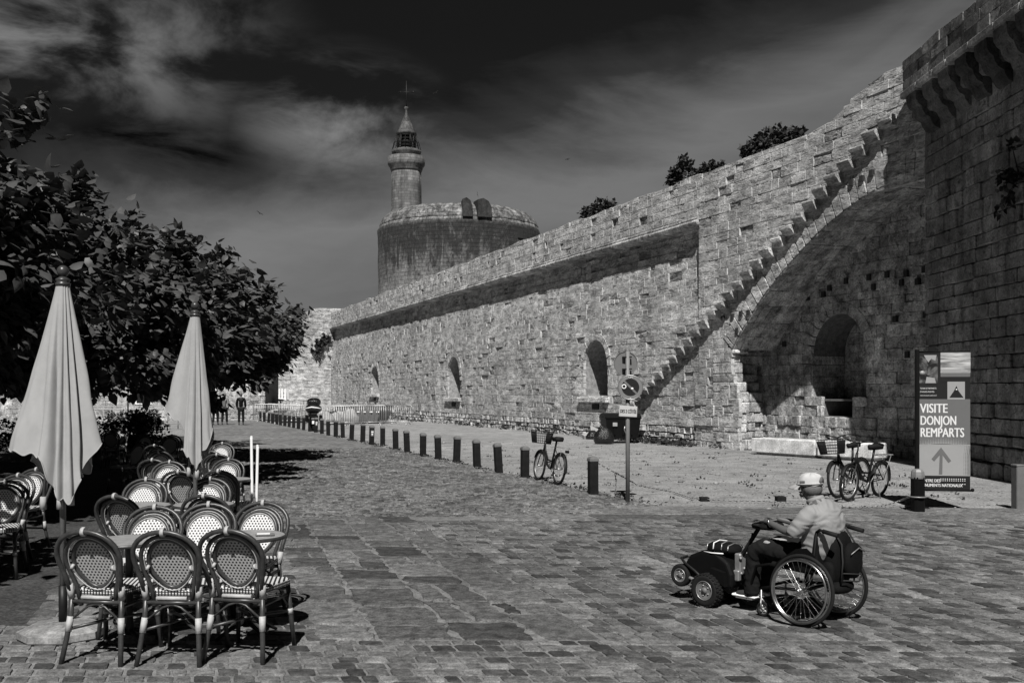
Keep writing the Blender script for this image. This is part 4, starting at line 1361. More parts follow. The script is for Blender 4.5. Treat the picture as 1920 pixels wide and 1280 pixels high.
def Bk(x, z, off=0.0):
    y = -.20 - max(0, z - .45) * .36
    return (x, y + off, z)
def make_chair():
    t = thing("bistro_chair", "", "chair")
    # seat
    mb = MB()
    n = 20; out = []
    def outline(k):
        pts = [(-.165, -.19), (.165, -.19), (.19, 0), (.205, .17), (.18, .205), (0, .215), (-.18, .205), (-.205, .17), (-.19, 0)]
        return [(x * k, .01 + (y - .01) * k) for x, y in pts]
    o1, o2, o3 = outline(1.0), outline(1.0), outline(.93)
    m = len(o1)
    vs = [(x, y, .432) for x, y in o1] + [(x, y, .462) for x, y in o2] + [(x, y, .474) for x, y in o3]
    fs = [tuple(range(m - 1, -1, -1)), tuple(range(2 * m, 3 * m))]
    for k in range(2):
        fs += [(k * m + i, k * m + (i + 1) % m, (k + 1) * m + (i + 1) % m, (k + 1) * m + i) for i in range(m)]
    mb.add(vs, fs)
    mb.build("seat", M_wseat, t)
    # woven oval of the back
    oc = []
    for i in range(36):
        a = 2 * math.pi * i / 36
        sx, sz = math.cos(a), math.sin(a)
        w = .133 if sz > -.2 else .133 * (1 - .22 * ((-sz - .2) / .8) ** 1.5)
        oc.append((w * sx, .655 + (.138 if sz > 0 else .165) * sz))
    mb = MB()
    vs = [Bk(x, z, .052) for x, z in oc] + [Bk(x, z, .046) for x, z in oc]
    k = len(oc)
    mb.add(vs[k:], [tuple(range(k - 1, -1, -1))], 1)
    mb.add(vs, [tuple(range(k))] + [(i, k + i, k + (i + 1) % k, (i + 1) % k) for i in range(k)])
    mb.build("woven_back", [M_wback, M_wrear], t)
    mb = MB()
    mb.tube([Bk(x * 1.07, .652 + (z - .652) * 1.06, .040) for x, z in oc], .0145, 8, closed=True)
    mb.build("back_rim", M_rattan, t)
    mb = MB()
    mb.tube([Bk(x * 1.19, .652 + (z - .652) * 1.15, .012) for x, z in oc], .0042, 5, closed=True)
    mb.tube([Bk(x * .985, .652 + (z - .652) * .985, .057) for x, z in oc], .0045, 5, closed=True)
    mb.build("back_piping", M_bind, t)
    # outer and inner hoops
    def hoop(w0, w1, zb, zs, zt, off):
        pts = [Bk(-w0, zb, off), Bk(-(w0 * .6 + w1 * .4), zb + (zs - zb) * .45, off), Bk(-w1 * .985, zs - .03, off)]
        for i in range(15):
            a = math.pi * (1 - i / 14)
            pts.append(Bk(w1 * math.cos(a), zs + (zt - zs) * math.sin(a) ** .9, off))
        pts += [Bk(w1 * .985, zs - .03, off), Bk(w0 * .6 + w1 * .4, zb + (zs - zb) * .45, off), Bk(w0, zb, off)]
        return pts
    mb = MB()
    mb.tube(hoop(.172, .215, .44, .69, .862, -.012), .0165, 8)
    mb.build("back_frame", M_rattan, t)
    mb = MB()
    mb.tube(hoop(.118, .178, .36, .66, .832, .012), .0145, 8)
    mb.build("inner_frame", M_rattan, t)
    for sx in (-1, 1):
        mb = MB()
        mb.tube([(sx * .205, -.275, 0), (sx * .19, -.245, .14), (sx * .176, -.218, .28), (sx * .172, -.205, .45)], [.0165, .017, .0175, .0165], 8)
        mb.build("leg", M_rattan, t)
        mb = MB()
        mb.tube([(sx * .205, .235, 0), (sx * .192, .215, .2), (sx * .178, .19, .435)], [.0155, .017, .0165], 8)
        mb.build("leg", M_rattan, t)
        for (p, q, r) in (((sx * .184, -.232, .20), (sx * .1755, -.217, .295), .0215), ((sx * .1725, -.206, .41), (sx * .181, -.222, .50), .0215),
                          ((sx * .12, -.19, .375), (sx * .122, -.195, .40), .021), ((sx * .135, -.245, .615), (sx * .150, -.248, .622), .019),
                          ((sx * .19, .213, .22), (sx * .187, .207, .26), .020)):
            mb = MB(); mb.tube([p, q], r, 8); mb.build("binding", M_bind, t)
    mb = MB(); mb.tube([Bk(-.012, .860, -.004), Bk(.012, .860, -.004)], .030, 8); mb.build("binding", M_bind, t)
    mb = MB(); mb.tube([(-.10, -.212, .418), (.10, -.212, .418)], .0135, 8); mb.build("binding", M_bind, t)
    mb = MB()
    mb.tube([(-.17, -.21, .39), (.17, -.21, .39)], .0135, 8)
    mb.tube([(-.176, -.218, .27), (-.06, -.212, .36), (-.01, -.21, .375), (.01, -.21, .375), (.06, -.212, .36), (.176, -.218, .27)], .008, 6)
    mb.tube([(-.182, -.23, .215), (-.06, -.10, .235), (0, 0, .245), (.06, -.10, .235), (.182, -.23, .215)], .011, 6)
    mb.tube([(-.19, .21, .24), (-.06, .09, .24), (0, 0, .245), (.06, .09, .24), (.19, .21, .24)], .011, 6)
    for sx in (-1, 1):
        mb.tube([(sx * .172, -.2, .36), (sx * .178, .19, .36)], .0115, 6)
        mb.tube([(sx * .18, .2, .27), (sx * .178, .08, .37), (sx * .178, 0, .40)], .008, 6)
    mb.tube([(-.178, .19, .40), (.178, .19, .40)], .0115, 6)
    mb.build("stretcher", M_rattan, t)
    return t

CG = "rattan bistro chairs on the terrace"
chair0 = make_chair()
used = [False]
def chair(x, y, yaw, label):
    label = label[0].lower() + label[1:]
    if not used[0]:
        used[0] = True
        chair0.location = (x, y, .018); chair0.rotation_euler = (0, 0, R(yaw)); chair0['label'] = label; chair0['group'] = CG
        return chair0
    return dup(chair0, (x, y, .018), R(yaw), label)
def ctop(px, pytop, yaw, label, zt=.878):
    """chair from the photo position of the top of its back"""
    d = (H - zt) * F / (pytop - HZ)
    th = R(yaw)
    # the top of the back sits .345 m behind the seat centre
    ox, oy = -.345 * -math.sin(th), -.345 * math.cos(th)
    return chair(wx(px, d) - ox, d - oy, yaw, label)
# facing away from the camera (front rank)
ctop(158, 996, -9, "front rank chair standing just right of the parasol base, back to the camera")
ctop(306, 997, -4, "front rank chair in the middle, no paler band on its crown, back to the camera")
ctop(427, 994, -10, "rightmost chair of the front rank, its striped seat sticking out to the right")
# facing the camera: white woven backs
ctop(290, 951, 182, "white fronted chair behind the square gap between left and middle front chairs")
ctop(391, 946, 184, "white fronted chair with the tallest visible panel, behind the right front table's left side")
ctop(493, 943, 176, "white fronted chair at the far right, the small right table before it")
ctop(216, 930, -14, "dark backed chair at the left end of the second rank, behind the left front table")
ctop(383, 929, -6, "dark backed chair half hidden behind the tall white fronted one")
ctop(274, 899, 183, "white fronted chair of the third rank, behind the dark backed chair at left")
ctop(335, 884, -4, "dark backed chair between the two white fronted ones of the third rank")
ctop(394, 898, 181, "white fronted chair of the third rank, right of the second parasol's pole")
ctop(410, 883, -8, "dark backed chair just behind the third rank's right white fronted chair")
ctop(429, 861, 178, "white fronted chair of the fourth rank, a table at its right side")
ctop(286, 862, -5, "dark backed chair in the fourth rank, left of a half shaded white one")
ctop(318, 866, 183, "half shaded white fronted chair left of the second parasol's pole")
ctop(407, 852, -4, "dark backed chair right behind the lower tip of the second parasol")
ctop(393, 846, -7, "dark backed chair farther in, touching the second parasol's cloth on its right")
ctop(417, 831, 179, "farthest white fronted chair on the street side, right of the second parasol")
ctop(398, 826, 181, "farthest white fronted chair peeping out right of the second parasol's cloth")
ctop(268, 829, 150, "white fronted chair turned sideways at the left end of the far ranks")
ctop(290, 835, -6, "dark backed chair next to the sideways white fronted one, far ranks")
ctop(298, 846, -4, "dark backed chair one place nearer than its twin beside the sideways chair")
ctop(322, 816, 180, "far dim chair left of the second parasol, highest in the picture of its rank")
ctop(276, 814, 176, "far dim chair with a bright crown, at the hedge end of the terrace")
ctop(10, 903, 196, "half sunlit white fronted chair cut by the left picture edge")
ctop(34, 891, 170, "shaded chair just behind the one cut by the left picture edge")
ctop(68, 880, 172, "shaded chair half hidden behind the nearest parasol's left hem")
ctop(205, 808, 10, "far shaded chair with a bright rim, right of the nearest parasol")
ctop(222, 803, 200, "farthest shaded chair with a bright curved arm, right of the nearest parasol")

def make_table(r):
    t = thing("bistro_table", "", "table")
    mb = MB(); mb.lathe([(r - .004, .700), (r - .004, .716), (r - .014, .721)], 40, smooth=False); mb.build("tabletop", M_marble, t)
    mb = MB()
    pr = [(r - .005, .694), (r + .006, .696), (r + .009, .706), (r + .007, .716), (r - .003, .7205), (r - .005, .712)]
    mb.lathe(pr + [pr[0]], 40, caps=False); mb.build("rim", M_rattan, t)
    mb = MB(); mb.lathe([(.10, .695), (.09, .68), (.03, .66), (.024, .5), (.022, .2), (.03, .12), (.03, .07)], 14); mb.build("pedestal", M_iron, t)
    for k in range(4):
        a = R(45 + 90 * k); c, s = math.cos(a), math.sin(a)
        mb = MB(); mb.tube([(c * .02, s * .02, .10), (c * .12, s * .12, .075), (c * .21, s * .21, .03), (c * .24, s * .24, .012)], [.018, .016, .013, .012], 6)
        mb.build("foot", M_iron, t)
    return t
tab0 = make_table(.27)
TG = "round bistro tables between the chairs"
tab0['group'] = TG
def table(px, py, label, first=False):
    d = (H - .72) * F / (py - HZ)
    x = wx(px, d)
    if first:
        tab0.location = (x, d, .018); tab0['label'] = label; return tab0
    return dup(tab0, (x, d, .018), 0, label)
tb = table(463, 1007, "small round table behind the right front chair, a folded card on it", True)
table(243, 1016, "round table between the left and middle front chairs")
table(262, 950, "round table behind the second rank, in front of the third rank's left white chair")
table(382, 948, "round table between the second rank's dark chair and third rank's right white chair")
table(428, 900, "round table standing out at the right of the third and fourth ranks")
table(330, 900, "round table tucked below the second parasol, among the third rank")
d_ = (H - .72) * F / (1007 - HZ)
mb = MB(); mb.bbox((0, 0, .006), (.13, .07, .008), .002, 0, .5); mb.box((-.01, 0, .0125), (.09, .05, .004), 1)
o = mb.build("menu_card", [M_midgrey, M_white], None, (wx(500, d_) , d_ - .05, .7425), R(12))
tag(o, "small folded grey card lying on the right front table", "card")

# --- closed parasols
def fold_cloth(t, rtop, ztop, ctrl, seed, n=180, m=44):
    """limp closed cloth: hem outline given as (angle, radius, height) round the pole, with drawn in creases"""
    r = random.Random(seed)
    ctrl = sorted(ctrl)
    def cyc(a, k):
        a %= 360
        for i in range(len(ctrl)):
            p, q = ctrl[i], ctrl[(i + 1) % len(ctrl)]
            hi = q[0] + (360 if i == len(ctrl) - 1 else 0)
            aa = a if a >= p[0] else a + 360
            if p[0] <= aa <= hi:
                f = (aa - p[0]) / (hi - p[0]); f = f * f * (3 - 2 * f) * .6 + f * .4
                return p[k] * (1 - f) + q[k] * f
        return ctrl[0][k]
    cre = []
    a = r.uniform(0, 30)
    while a < 360:
        cre.append((a, r.uniform(5, 13), r.uniform(.10, .42), r.uniform(.05, .35), r.uniform(-9, 9))); a += r.uniform(17, 42)
    mb = MB(); vs = []
    for j in range(m + 1):
        k = j / m
        for i in range(n):
            a = 360 * i / n
            rh, zh = cyc(a, 1), cyc(a, 2)
            z = ztop + (zh - ztop) * k
            zz_ = (ztop - z) / (ztop - 1.0)
            rad = rtop + (rh - rtop) * (k ** 1.05)
            f = 1.0
            for ca, cw, cd, k0, tw in cre:
                dd = abs((a - ca - tw * k + 180) % 360 - 180) / (cw * (.6 + .6 * k))
                if dd < 3: f -= cd * min(1, max(0, (k - k0 + .25) / .5)) * math.exp(-dd * dd)
            f += k * (.13 * mnoise.noise(Vector((math.cos(R(a)) * 2.2, math.sin(R(a)) * 2.2, z * 1.6 + seed))) + .06 * mnoise.noise(Vector((math.cos(R(a)) * 6, math.sin(R(a)) * 6, z * 5 + seed))))
            th = R(a)
            rad *= max(.35, f)
            vs.append((rad * math.cos(th), rad * math.sin(th), z + .012 * k * math.sin(a * .35 + seed)))
    fs = []
    for j in range(m):
        for i in range(n):
            i2 = (i + 1) % n
            fs.append((j * n + i, (j + 1) * n + i, (j + 1) * n + i2, j * n + i2))
    mb.add(vs, fs, 0, .5, True)
    o = mb.build("canopy_cloth", M_cloth, t)
    hm = MB(); hm.tube([Vector(vs[m * n + i]) for i in range(0, n)], .0045, 5, closed=True)
    hm.build("hem", M_cloth, o)
def parasol(loc, ztop, ctrl, seed, label, tipa, rtop=.045, base=True):
    t = thing("closed_parasol", label, "parasol", loc, 0, "closed cloth parasols")
    mb = MB(); mb.tube([(0, 0, .03), (0, 0, ztop + .02)], .021, 12); mb.build("pole", M_pole, t)
    mb = MB(); mb.tube([(0, 0, .10), (0, 0, .36)], .029, 12); mb.build("pole_sleeve", M_iron, t)
    mb = MB(); mb.lathe([(.05, ztop - .01), (.052, ztop + .012), (.04, ztop + .02), (.05, ztop + .03), (.05, ztop + .04), (.03, ztop + .052), (.02, ztop + .06)], 16); mb.build("crown_ring", M_rattan, t)
    mb = MB(); mb.ball((0, 0, ztop + .098), .042, 14, 10); mb.build("finial", M_rattan, t)
    fold_cloth(t, rtop, ztop, ctrl, seed)
    r = random.Random(seed)
    for ad, rr, zt in tipa:
        a = R(ad)
        mb = MB(); mb.tube([(rr * math.cos(a) * .3, rr * math.sin(a) * .3, ztop - .35), (rr * math.cos(a), rr * math.sin(a), zt)], [.011, .013], 6)
        rb = mb.build("rib", M_pole, t)
        mb = MB(); mb.tube([(rr * math.cos(a), rr * math.sin(a), zt + .07), (rr * math.cos(a), rr * math.sin(a), zt - .02)], [.02, .024], 7); mb.build("pocket", M_cloth, rb)
    if base:
        mb = MB()
        oc = lambda r_: [(r_ * math.cos(R(22.5 + 45 * i)), r_ * math.sin(R(22.5 + 45 * i))) for i in range(8)]
        vs = []
        for r_, z in ((.295, 0), (.305, .012), (.30, .055), (.235, .085), (.06, .105)): vs += [(x, y, z) for x, y in oc(r_)]
        fs = [tuple(range(7, -1, -1)), tuple(range(32, 40))]
        for k in range(4): fs += [(k * 8 + i, k * 8 + (i + 1) % 8, (k + 1) * 8 + (i + 1) % 8, (k + 1) * 8 + i) for i in range(8)]
        mb.add(vs, fs, 0, .6)
        mb.build("base", M_conc, t)
    return t
parasol((wx(118, 7.1), 7.1, .018), 2.50, [(0, .285, 1.38), (55, .20, 1.15), (120, .20, 1.05), (180, .385, 1.345), (222, .26, 1.30), (250, .20, 1.27), (262, .20, 1.10), (290, .20, .99), (308, .21, .96), (335, .24, 1.12)], 5, "nearest closed parasol, pale cloth, on an octagonal concrete base", [(215, .13, .93), (275, .06, .93), (330, .09, .955), (100, .08, .98)])
parasol((wx(366, 9.93), 9.93, .018), 2.50, [(0, .185, 1.38), (55, .16, 1.1), (120, .17, 1.3), (180, .315, 1.57), (212, .22, 1.45), (226, .20, 1.22), (262, .16, 1.10), (292, .14, .98), (330, .16, 1.18)], 9, "closed parasol farther back, slimmer, among the white fronted chairs", [(200, .06, .92), (300, .08, .90), (80, .07, .95)])
# sandwich board seen edge on
t = thing("menu_board", "white framed folding board seen edge on, behind the right hand white chair", "sign board", (wx(476.5, 12.0), 12.0, .02), R(14.6))
for sx, zt, tl in ((-1, 1.20, .012), (1, 1.09, -.02)):
    mb = MB(); mb.bbox((0, 0, zt / 2), (.030, .62, zt), .006, 0, .5, TR(sx * .017, 0, 0, 0, 0, R(-tl * 60)))
    o = mb.build("panel", M_white, t)
    mb = MB(); mb.box((sx * .0165, 0, zt / 2 + .05), (.004, .5, zt - .3), 0, .5, TR(sx * .017, 0, 0, 0, 0, R(-tl * 60)))
    mb.build("face", M_black, o)
# ------------------------------------------------------------------ bollards along the street
ORD = "first second third fourth fifth sixth seventh eighth ninth tenth eleventh twelfth thirteenth fourteenth fifteenth sixteenth seventeenth eighteenth nineteenth twentieth twenty-first twenty-second twenty-third twenty-fourth twenty-fifth twenty-sixth twenty-seventh twenty-eighth twenty-ninth thirtieth thirty-first thirty-second thirty-third thirty-fourth thirty-fifth".split()
def make_bollard():
    t = thing("timber_bollard", "", "bollard")
    mb = MB(); mb.bbox((0, 0, .28), (.152, .152, .60), .012); mb.build("post", M_post, t)
    mb = MB()
    vs = []
    for k, (w, z) in enumerate(((.082, .576), (.084, .59), (.078, .625), (.055, .652), (.02, .660))):
        vs += [(-w, -w, z), (w, -w, z), (w, w, z), (-w, w, z)]
    fs = [(3, 2, 1, 0), (16, 17, 18, 19)]
    for k in range(4): fs += [(k * 4 + i, k * 4 + (i + 1) % 4, k * 4 + 4 + (i + 1) % 4, k * 4 + 4 + i) for i in range(4)]
    mb.add(vs, fs); mb.build("cap", M_postt, t)
    return t
b0 = make_bollard()
BG = "dark timber bollards lining the street"
b0['group'] = BG
bl = [(1112, 928), (984, 897), (935.5, 887.5), (894.5, 877), (856, 866.5), (822, 862), (793, 856.5), (763.5, 848.5), (742, 843), (717.5, 835.5), (696.5, 834), (680, 828.5), (659, 825.3), (643, 820.5), (629.5, 818.3), (615.5, 816.5), (603.5, 813.3), (592, 810.5), (581, 808.7), (569, 806.3), (559.5, 804.3), (550.5, 802.3), (542, 800.6), (534, 799), (526, 797.4), (519, 795.8), (511, 794.2), (503.5, 792.7), (495.5, 791), (488.5, 789.5), (481, 788), (473.5, 786.5), (467, 785.2), (461, 784)]
br_ = random.Random(3)
for i, (px, py) in enumerate(bl):
    p = gp(px, py)
    p.y += .07; p.x = wx(px, p.y)
    rz = R(18 + br_.uniform(-5, 5))
    lab = "dark timber bollard, %s in the street row counting from the sign pole" % ORD[i]
    if i == 0:
        lab = "dark timber bollard beside the sign pole, with a chain hooked to its top"
        b0.location = p; b0.rotation_euler = (R(.6), R(-.5), rz); b0['label'] = lab; o = b0
    else:
        if i == 1: lab = "dark timber bollard just left of the lone parked bicycle"
        o = dup(b0, p, rz, lab); o.rotation_euler = (R(br_.uniform(-2.5, 2.5)), R(br_.uniform(-3, 3)), rz)
    if i in (10, 17):
        mb = MB(); mb.box((0, -.0785, .40), (.10, .006, .20), 0); mb.box((0, -.082, .44), (.07, .004, .05), 1); mb.ball((0, -.081, .36), .03, 10, 6, 1, sq=(1, .1, 1))
        mb.build("sticker", [M_midgrey, M_white], o)
        o['label'] = "dark timber bollard bearing a pale sticker, %s from the sign pole" % ORD[i]
# two bigger bollards on the right
t = thing("timber_bollard", "stout black bollard with a worn cap and a chain round it, before the banner", "bollard", gp(1725, 962) + Vector((0, .08, 0)), R(8), "chain bollards at the edge of the square")
mb = MB(); mb.bbox((0, 0, .26), (.165, .165, .58), .03); mb.build("post", M_black, t)
mb = MB(); mb.lathe([(.098, .50), (.100, .52), (.098, .555), (.090, .60), (.07, .63), (.03, .642)], 8, smooth=False); mb.build("cap", M_greyp, t)
mb = MB(); mb.torus((0, 0, .235), .115, .012, 28, 6, 'z'); mb.build("chain_loop", M_galv, t)
t = thing("timber_bollard", "square weathered bollard cut by the right picture edge", "bollard", gp(1916, 956) + Vector((0, .08, 0)), R(4), "chain bollards at the edge of the square")
mb = MB(); mb.bbox((0, 0, .30), (.165, .165, .70), .012); mb.build("post", M_midgrey, t)
mb = MB(); mb.bbox((0, 0, .662), (.172, .172, .03), .008); mb.build("cap", M_postt, t)
# short stumps of missing posts
for i, (px, py, lab) in enumerate(((1322, 940, "low sawn off post stump flush by the chain, left of its twin"), (1466, 940, "low sawn off post stump beside the wheelchair user's cap"))):
    p = gp(px, py); p.y += .08
    mb = MB(); mb.bbox((0, 0, .03), (.15, .15, .10 if i else .075), .012)
    o = mb.build("post_stump", M_post, None, p, R(5)); tag(o, lab, "post stump", "sawn off post stumps")

# ------------------------------------------------------------------ chain lying from bollard to bollard
def chain(name, pts, label, step=.045, r=.006):
    mb = MB()
    P = [Vector(p) for p in pts]
    cum = [0]
    for a, b in zip(P[:-1], P[1:]): cum.append(cum[-1] + (b - a).length)
    n = int(cum[-1] / step)
    j = 0
    base = P[0].copy()
    for i in range(n):
        tt = cum[-1] * (i + .5) / n
        while cum[j + 1] < tt: j += 1
        k = (tt - cum[j]) / (cum[j + 1] - cum[j])
        c = P[j] + (P[j + 1] - P[j]) * k; d = (P[j + 1] - P[j]).normalized()
        s = d.cross(Vector((0, 0, 1))).normalized(); u = s.cross(d)
        w = s if i % 2 else (u * .8 + s * .6)
        L, Wd = step * .72, step * .30
        ring = [c - base + d * (L * math.cos(a)) + w * (Wd * math.sin(a)) for a in [2 * math.pi * q / 8 for q in range(8)]]
        for q in ring: q.z = max(q.z, .024 + r - base.z)
        mb.tube(ring, r, 4, closed=True)
    o = mb.build(name, M_galv, None, base)
    return tag(o, label, "chain")
B1 = gp(1112, 928); B1.y += .07; B1.x = wx(1112, B1.y)
B2 = gp(1725, 962); B2.y += .08
path = [B1 + Vector((.08, -.03, .55)), B1 + Vector((.35, -.1, .40)), B1 + Vector((.75, -.15, .18))]
for px, py in ((1262, 925), (1300, 938), (1360, 942), (1430, 943), (1500, 948), (1560, 953), (1610, 955), (1650, 953)):
    p = gp(px, py); p.z = .03; path.append(p)
path += [gp(1690, 950) + Vector((0, 0, .1)), B2 + Vector((-.12, 0, .235))]
chain("chain", path, "galvanised chain sagging from the first bollard and lying along the paving edge")
p = B1 + Vector((.37, -.1, .38))
chain("chain", [p, p + Vector((.015, 0, -.16)), p + Vector((0, 0, -.34))], "short chain end hanging down to the ground beside the sign pole bollard")

# ------------------------------------------------------------------ road sign post
sp = gp(1177, 943)
t = thing("sign_post", "thin grey pole with two round road signs and a small plate", "road sign", sp, 0)
mb = MB(); mb.tube([(0, 0, 0), (0, 0, 2.42)], .034, 14); mb.lathe([(.036, 2.415), (.036, 2.43), (.02, 2.437)], 14); mb.build("pole", M_greyp, t)
mb = MB(); mb.bbox((0, 0, .006), (.16, .16, .014), .004); mb.build("foot_plate", M_galv, t)
M_disc = plain('bare_sign_back', .13, .5, .12, 6, 0)
# upper disc: seen from behind
mb = MB()
Mx = TR(-.025, .065, 2.215, R(8), R(90))
mb.lathe([(.188, -.008), (.192, -.004), (.192, .014), (.186, .014), (.180, .002), (0.001, .002)], 48, M=Mx, smooth=False)
up = mb.build("sign_disc", M_disc, t); up['label'] = "upper round sign disc seen from its bare back"
for z in (2.315, 2.125):
    mb = MB(); mb.bbox((-.01, .012, z), (.15, .075, .020), .004); mb.build("bracket", M_iron, t)
# lower disc: no parking
Mx = TR(.035, -.062, 1.835, R(-6), R(90))
mb = MB()
mb.lathe([(.001, .020), (.196, .020), (.196, .012), (.199, -.006), (.190, -.014), (.001, -.014)], 56, M=Mx, smooth=False, mat=0)
lo = mb.build("sign_disc", M_iron, t); lo['label'] = "lower round no parking sign with a dark face"
mb = MB(); mb.torus((0, 0, .020), .190, .0065, 56, 6, 'z', M=Mx); mb.build("sign_rim", M_alu, lo)
mb = MB(); mb.lathe([(.183, .0205), (.183, .0235), (.138, .0235), (.138, .0205)], 56, M=Mx, smooth=False, caps=False); mb.build("sign_ring", M_greyp, lo)
mb = MB(); mb.box((0, 0, .0225), (.030, .285, .004), 0, M=Mx @ Matrix.Rotation(R(45), 4, 'Z')); mb.build("sign_bar", M_midgrey, lo)
mb = MB()
mb.torus((-.100, .012, .026), .030, .009, 20, 5, 'z', 0, M=Mx); mb.build("sticker", M_white, lo)
mb = MB(); mb.lathe([(.020, .0235), (.020, .027)], 12, c=(.028, -.022, 0), mat=0, M=Mx); mb.build("sticker", M_white, lo)
mb = MB(); mb.lathe([(.008, .0235), (.008, .027)], 8, c=(0, -.168, 0), mat=0, M=Mx); mb.build("screw", M_white, lo)
mb = MB(); mb.tube([(-.035, .148, .026), (-.025, .165, .026), (-.008, .158, .026), (-.02, .145, .026), (0, .150, .026), (.012, .166, .026), (.03, .160, .026), (.02, .148, .026), (.04, .150, .026)], .004, 5, M=Mx)
mb.build("sticker", M_white, lo)
M_platep = plain('plate_grey', .42, .5, .1, 10, 0)
Mp = TR(0, -.052, 1.455, 0, R(90), R(0)) @ Matrix.Rotation(R(-3), 4, 'Z')
mb = MB(); mb.bbox((0, 0, .006), (.285, .17, .012), .005, 0, .5, Mp); pl = mb.build("sign_plate", M_platep, t)
mb = MB()
for ox in (-.0022, 0, .0022): mb.text("DES 2 CÔTÉS", .078, Mp @ Matrix.Translation((ox, -.026, .0135 + abs(ox) * .1)), 0, .5, .001, 'CENTER', .56)
mb.build("lettering", M_black, pl)

# ------------------------------------------------------------------ bicycles
def wheel(parent, c, r, tyre=.024, spokes=18, fat=1.0, mats=None):
    mt = mats or (M_rubber, M_alu)
    mb = MB(); mb.torus(c, r - tyre, tyre, 40, 8, 'x'); w = mb.build("wheel", mt[0], parent); 
    mb = MB(); mb.torus(c, r - tyre * 2.3, .009 * fat, 40, 6, 'x'); mb.build("rim", mt[1], w)
    mb = MB()
    for i in range(spokes):
        a = 2 * math.pi * i / spokes; b = a + (.35 if i % 2 else -.35); x = .03 if i % 4 < 2 else -.03
        mb.tube([(c[0] + x, c[1] + .02 * math.cos(b), c[2] + .02 * math.sin(b)), (c[0], c[1] + (r - tyre * 2.3) * math.cos(a), c[2] + (r - tyre * 2.3) * math.sin(a))], .0016, 3, caps=False)
    mb.tube([(c[0] - .045, c[1], c[2]), (c[0] + .045, c[1], c[2])], .016, 8)
    mb.build("spokes", mt[1], w)
    return w
def bicycle(loc, rz, label, basket=True, lean=4, r=.315, hb=1.0, rack=True, steer=0, bas_rear=False, straight=False):
    t = thing("bicycle", label, "bicycle", loc, rz, "bicycles parked on the square")
    t.rotation_euler = (0, R(lean), rz)
    wheel(t, (0, -.52, r), r); wheel(t, (0, .52, r), r)
    mb = MB()
    bb = (0, -.08, .28); hd0 = (0, .385, .60); hd1 = (0, .34, .78); st = (0, -.20, .70)
    mb.tube([bb, (0, .10, .33), (0, .26, .50), hd0] if not straight else [bb, hd0], .024, 8)
    mb.tube([bb, st, (0, -.225, .82)], .02, 8)
    if straight: mb.tube([(0, -.19, .64), (0, .345, .75)], .016, 8)
    else: mb.tube([(0, -.125, .42), (0, .12, .44), (0, .30, .62), (0, .35, .74)], .018, 8)
    mb.tube([hd0, hd1], .022, 8)
    for sx in (-1, 1):
        mb.tube([(sx * .05, -.52, r), (sx * .03, -.12, .28)], .009, 6)
        mb.tube([(sx * .05, -.52, r), (sx * .02, -.19, .64)], .008, 6)
        mb.tube([(sx * .05, .52, r), (sx * .045, .45, r + .17), (sx * .03, .395, .58), (0, .385, .60)], .010, 6)
    mb.build("frame", M_iron, t)
    mb = MB()
    mb.tube([hd1, (0, .325, hb - .1), (0, .33, hb)], .013, 8)
    for sx in (-1, 1): mb.tube([(0, .33, hb), (sx * .10, .37, hb + .03), (sx * .20, .33, hb + .045), (sx * .27, .20, hb + .03), (sx * .28, .12, hb + .01)], .011, 8)
    mb.build("handlebar", M_iron, t)
    for sx in (-1, 1):
        mb = MB(); mb.tube([(sx * .276, .17, hb + .024), (sx * .282, .05, hb - .005)], .017, 8); mb.build("grip", M_rubber, t)
    mb = MB()
    vs = [(-.03, .06, .86), (.03, .06, .86), (.045, -.10, .86), (.095, -.24, .87), (.08, -.29, .875), (-.08, -.29, .875), (-.095, -.24, .87), (-.045, -.10, .86)]
    k = len(vs)
    mb.add([(x * .75, y - .02, z - .055) for x, y, z in vs] + vs + [(x * .8, y * .96 - .005, z + .03) for x, y, z in vs], [tuple(range(7, -1, -1)), tuple(range(16, 24))] + [(j * 8 + i, j * 8 + (i + 1) % 8, j * 8 + 8 + (i + 1) % 8, j * 8 + 8 + i) for j in range(2) for i in range(8)], 0, .5, True, Matrix.Translation((0, -.10, 0)))
    mb.build("saddle", M_rubber, t)
    for cy in (-.52, .52):
        mb = MB(); vs = []; n = 16
        for i in range(n + 1):
            a = R(-10 + 190 * i / n) if cy < 0 else R(25 + 150 * i / n)
            for x, q in ((-.03, .012), (0, .022), (.03, .012)): vs.append((x, cy - (r + q) * math.cos(a) * (1 if cy < 0 else -1), r + (r + q) * math.sin(a)))
        mb.add(vs, [(i * 3 + j, i * 3 + j + 1, i * 3 + j + 4, i * 3 + j + 3) for i in range(n) for j in range(2)], 0, .5, True)
        mb.build("mudguard", M_iron, t)
    mb = MB(); mb.torus((.045, -.08, .28), .085, .006, 24, 5, 'x'); mb.tube([(.055, -.08, .28), (.065, .03, .16)], .009, 6); mb.tube([(-.055, -.08, .28), (-.065, -.19, .40)], .009, 6); mb.build("crankset", M_galv, t)
    for p in ((.115, .03, .155), (-.115, -.19, .405)):
        mb = MB(); mb.bbox(p, (.09, .07, .022), .004); mb.build("pedal", M_rubber, t)
    mb = MB(); mb.tube([(-.03, -.32, r), (-.14, -.30, .0)], .008, 6); mb.build("kickstand", M_galv, t)
    if rack:
        mb = MB()
        for sx in (-1, 1):
            mb.tube([(sx * .06, -.30, .70), (sx * .065, -.45, .705), (sx * .065, -.78, .70)], .006, 6)
            mb.tube([(sx * .065, -.70, .70), (sx * .055, -.53, r)], .006, 6)
        for y in (-.36, -.48, -.60, -.72, -.78): mb.tube([(-.065, y, .703), (.065, y, .703)], .005, 5)
        mb.build("rear_rack", M_galv, t)
        mb = MB(); mb.bbox((0, -.80, .64), (.08, .03, .05), .008); mb.build("rear_lamp", M_black, t)
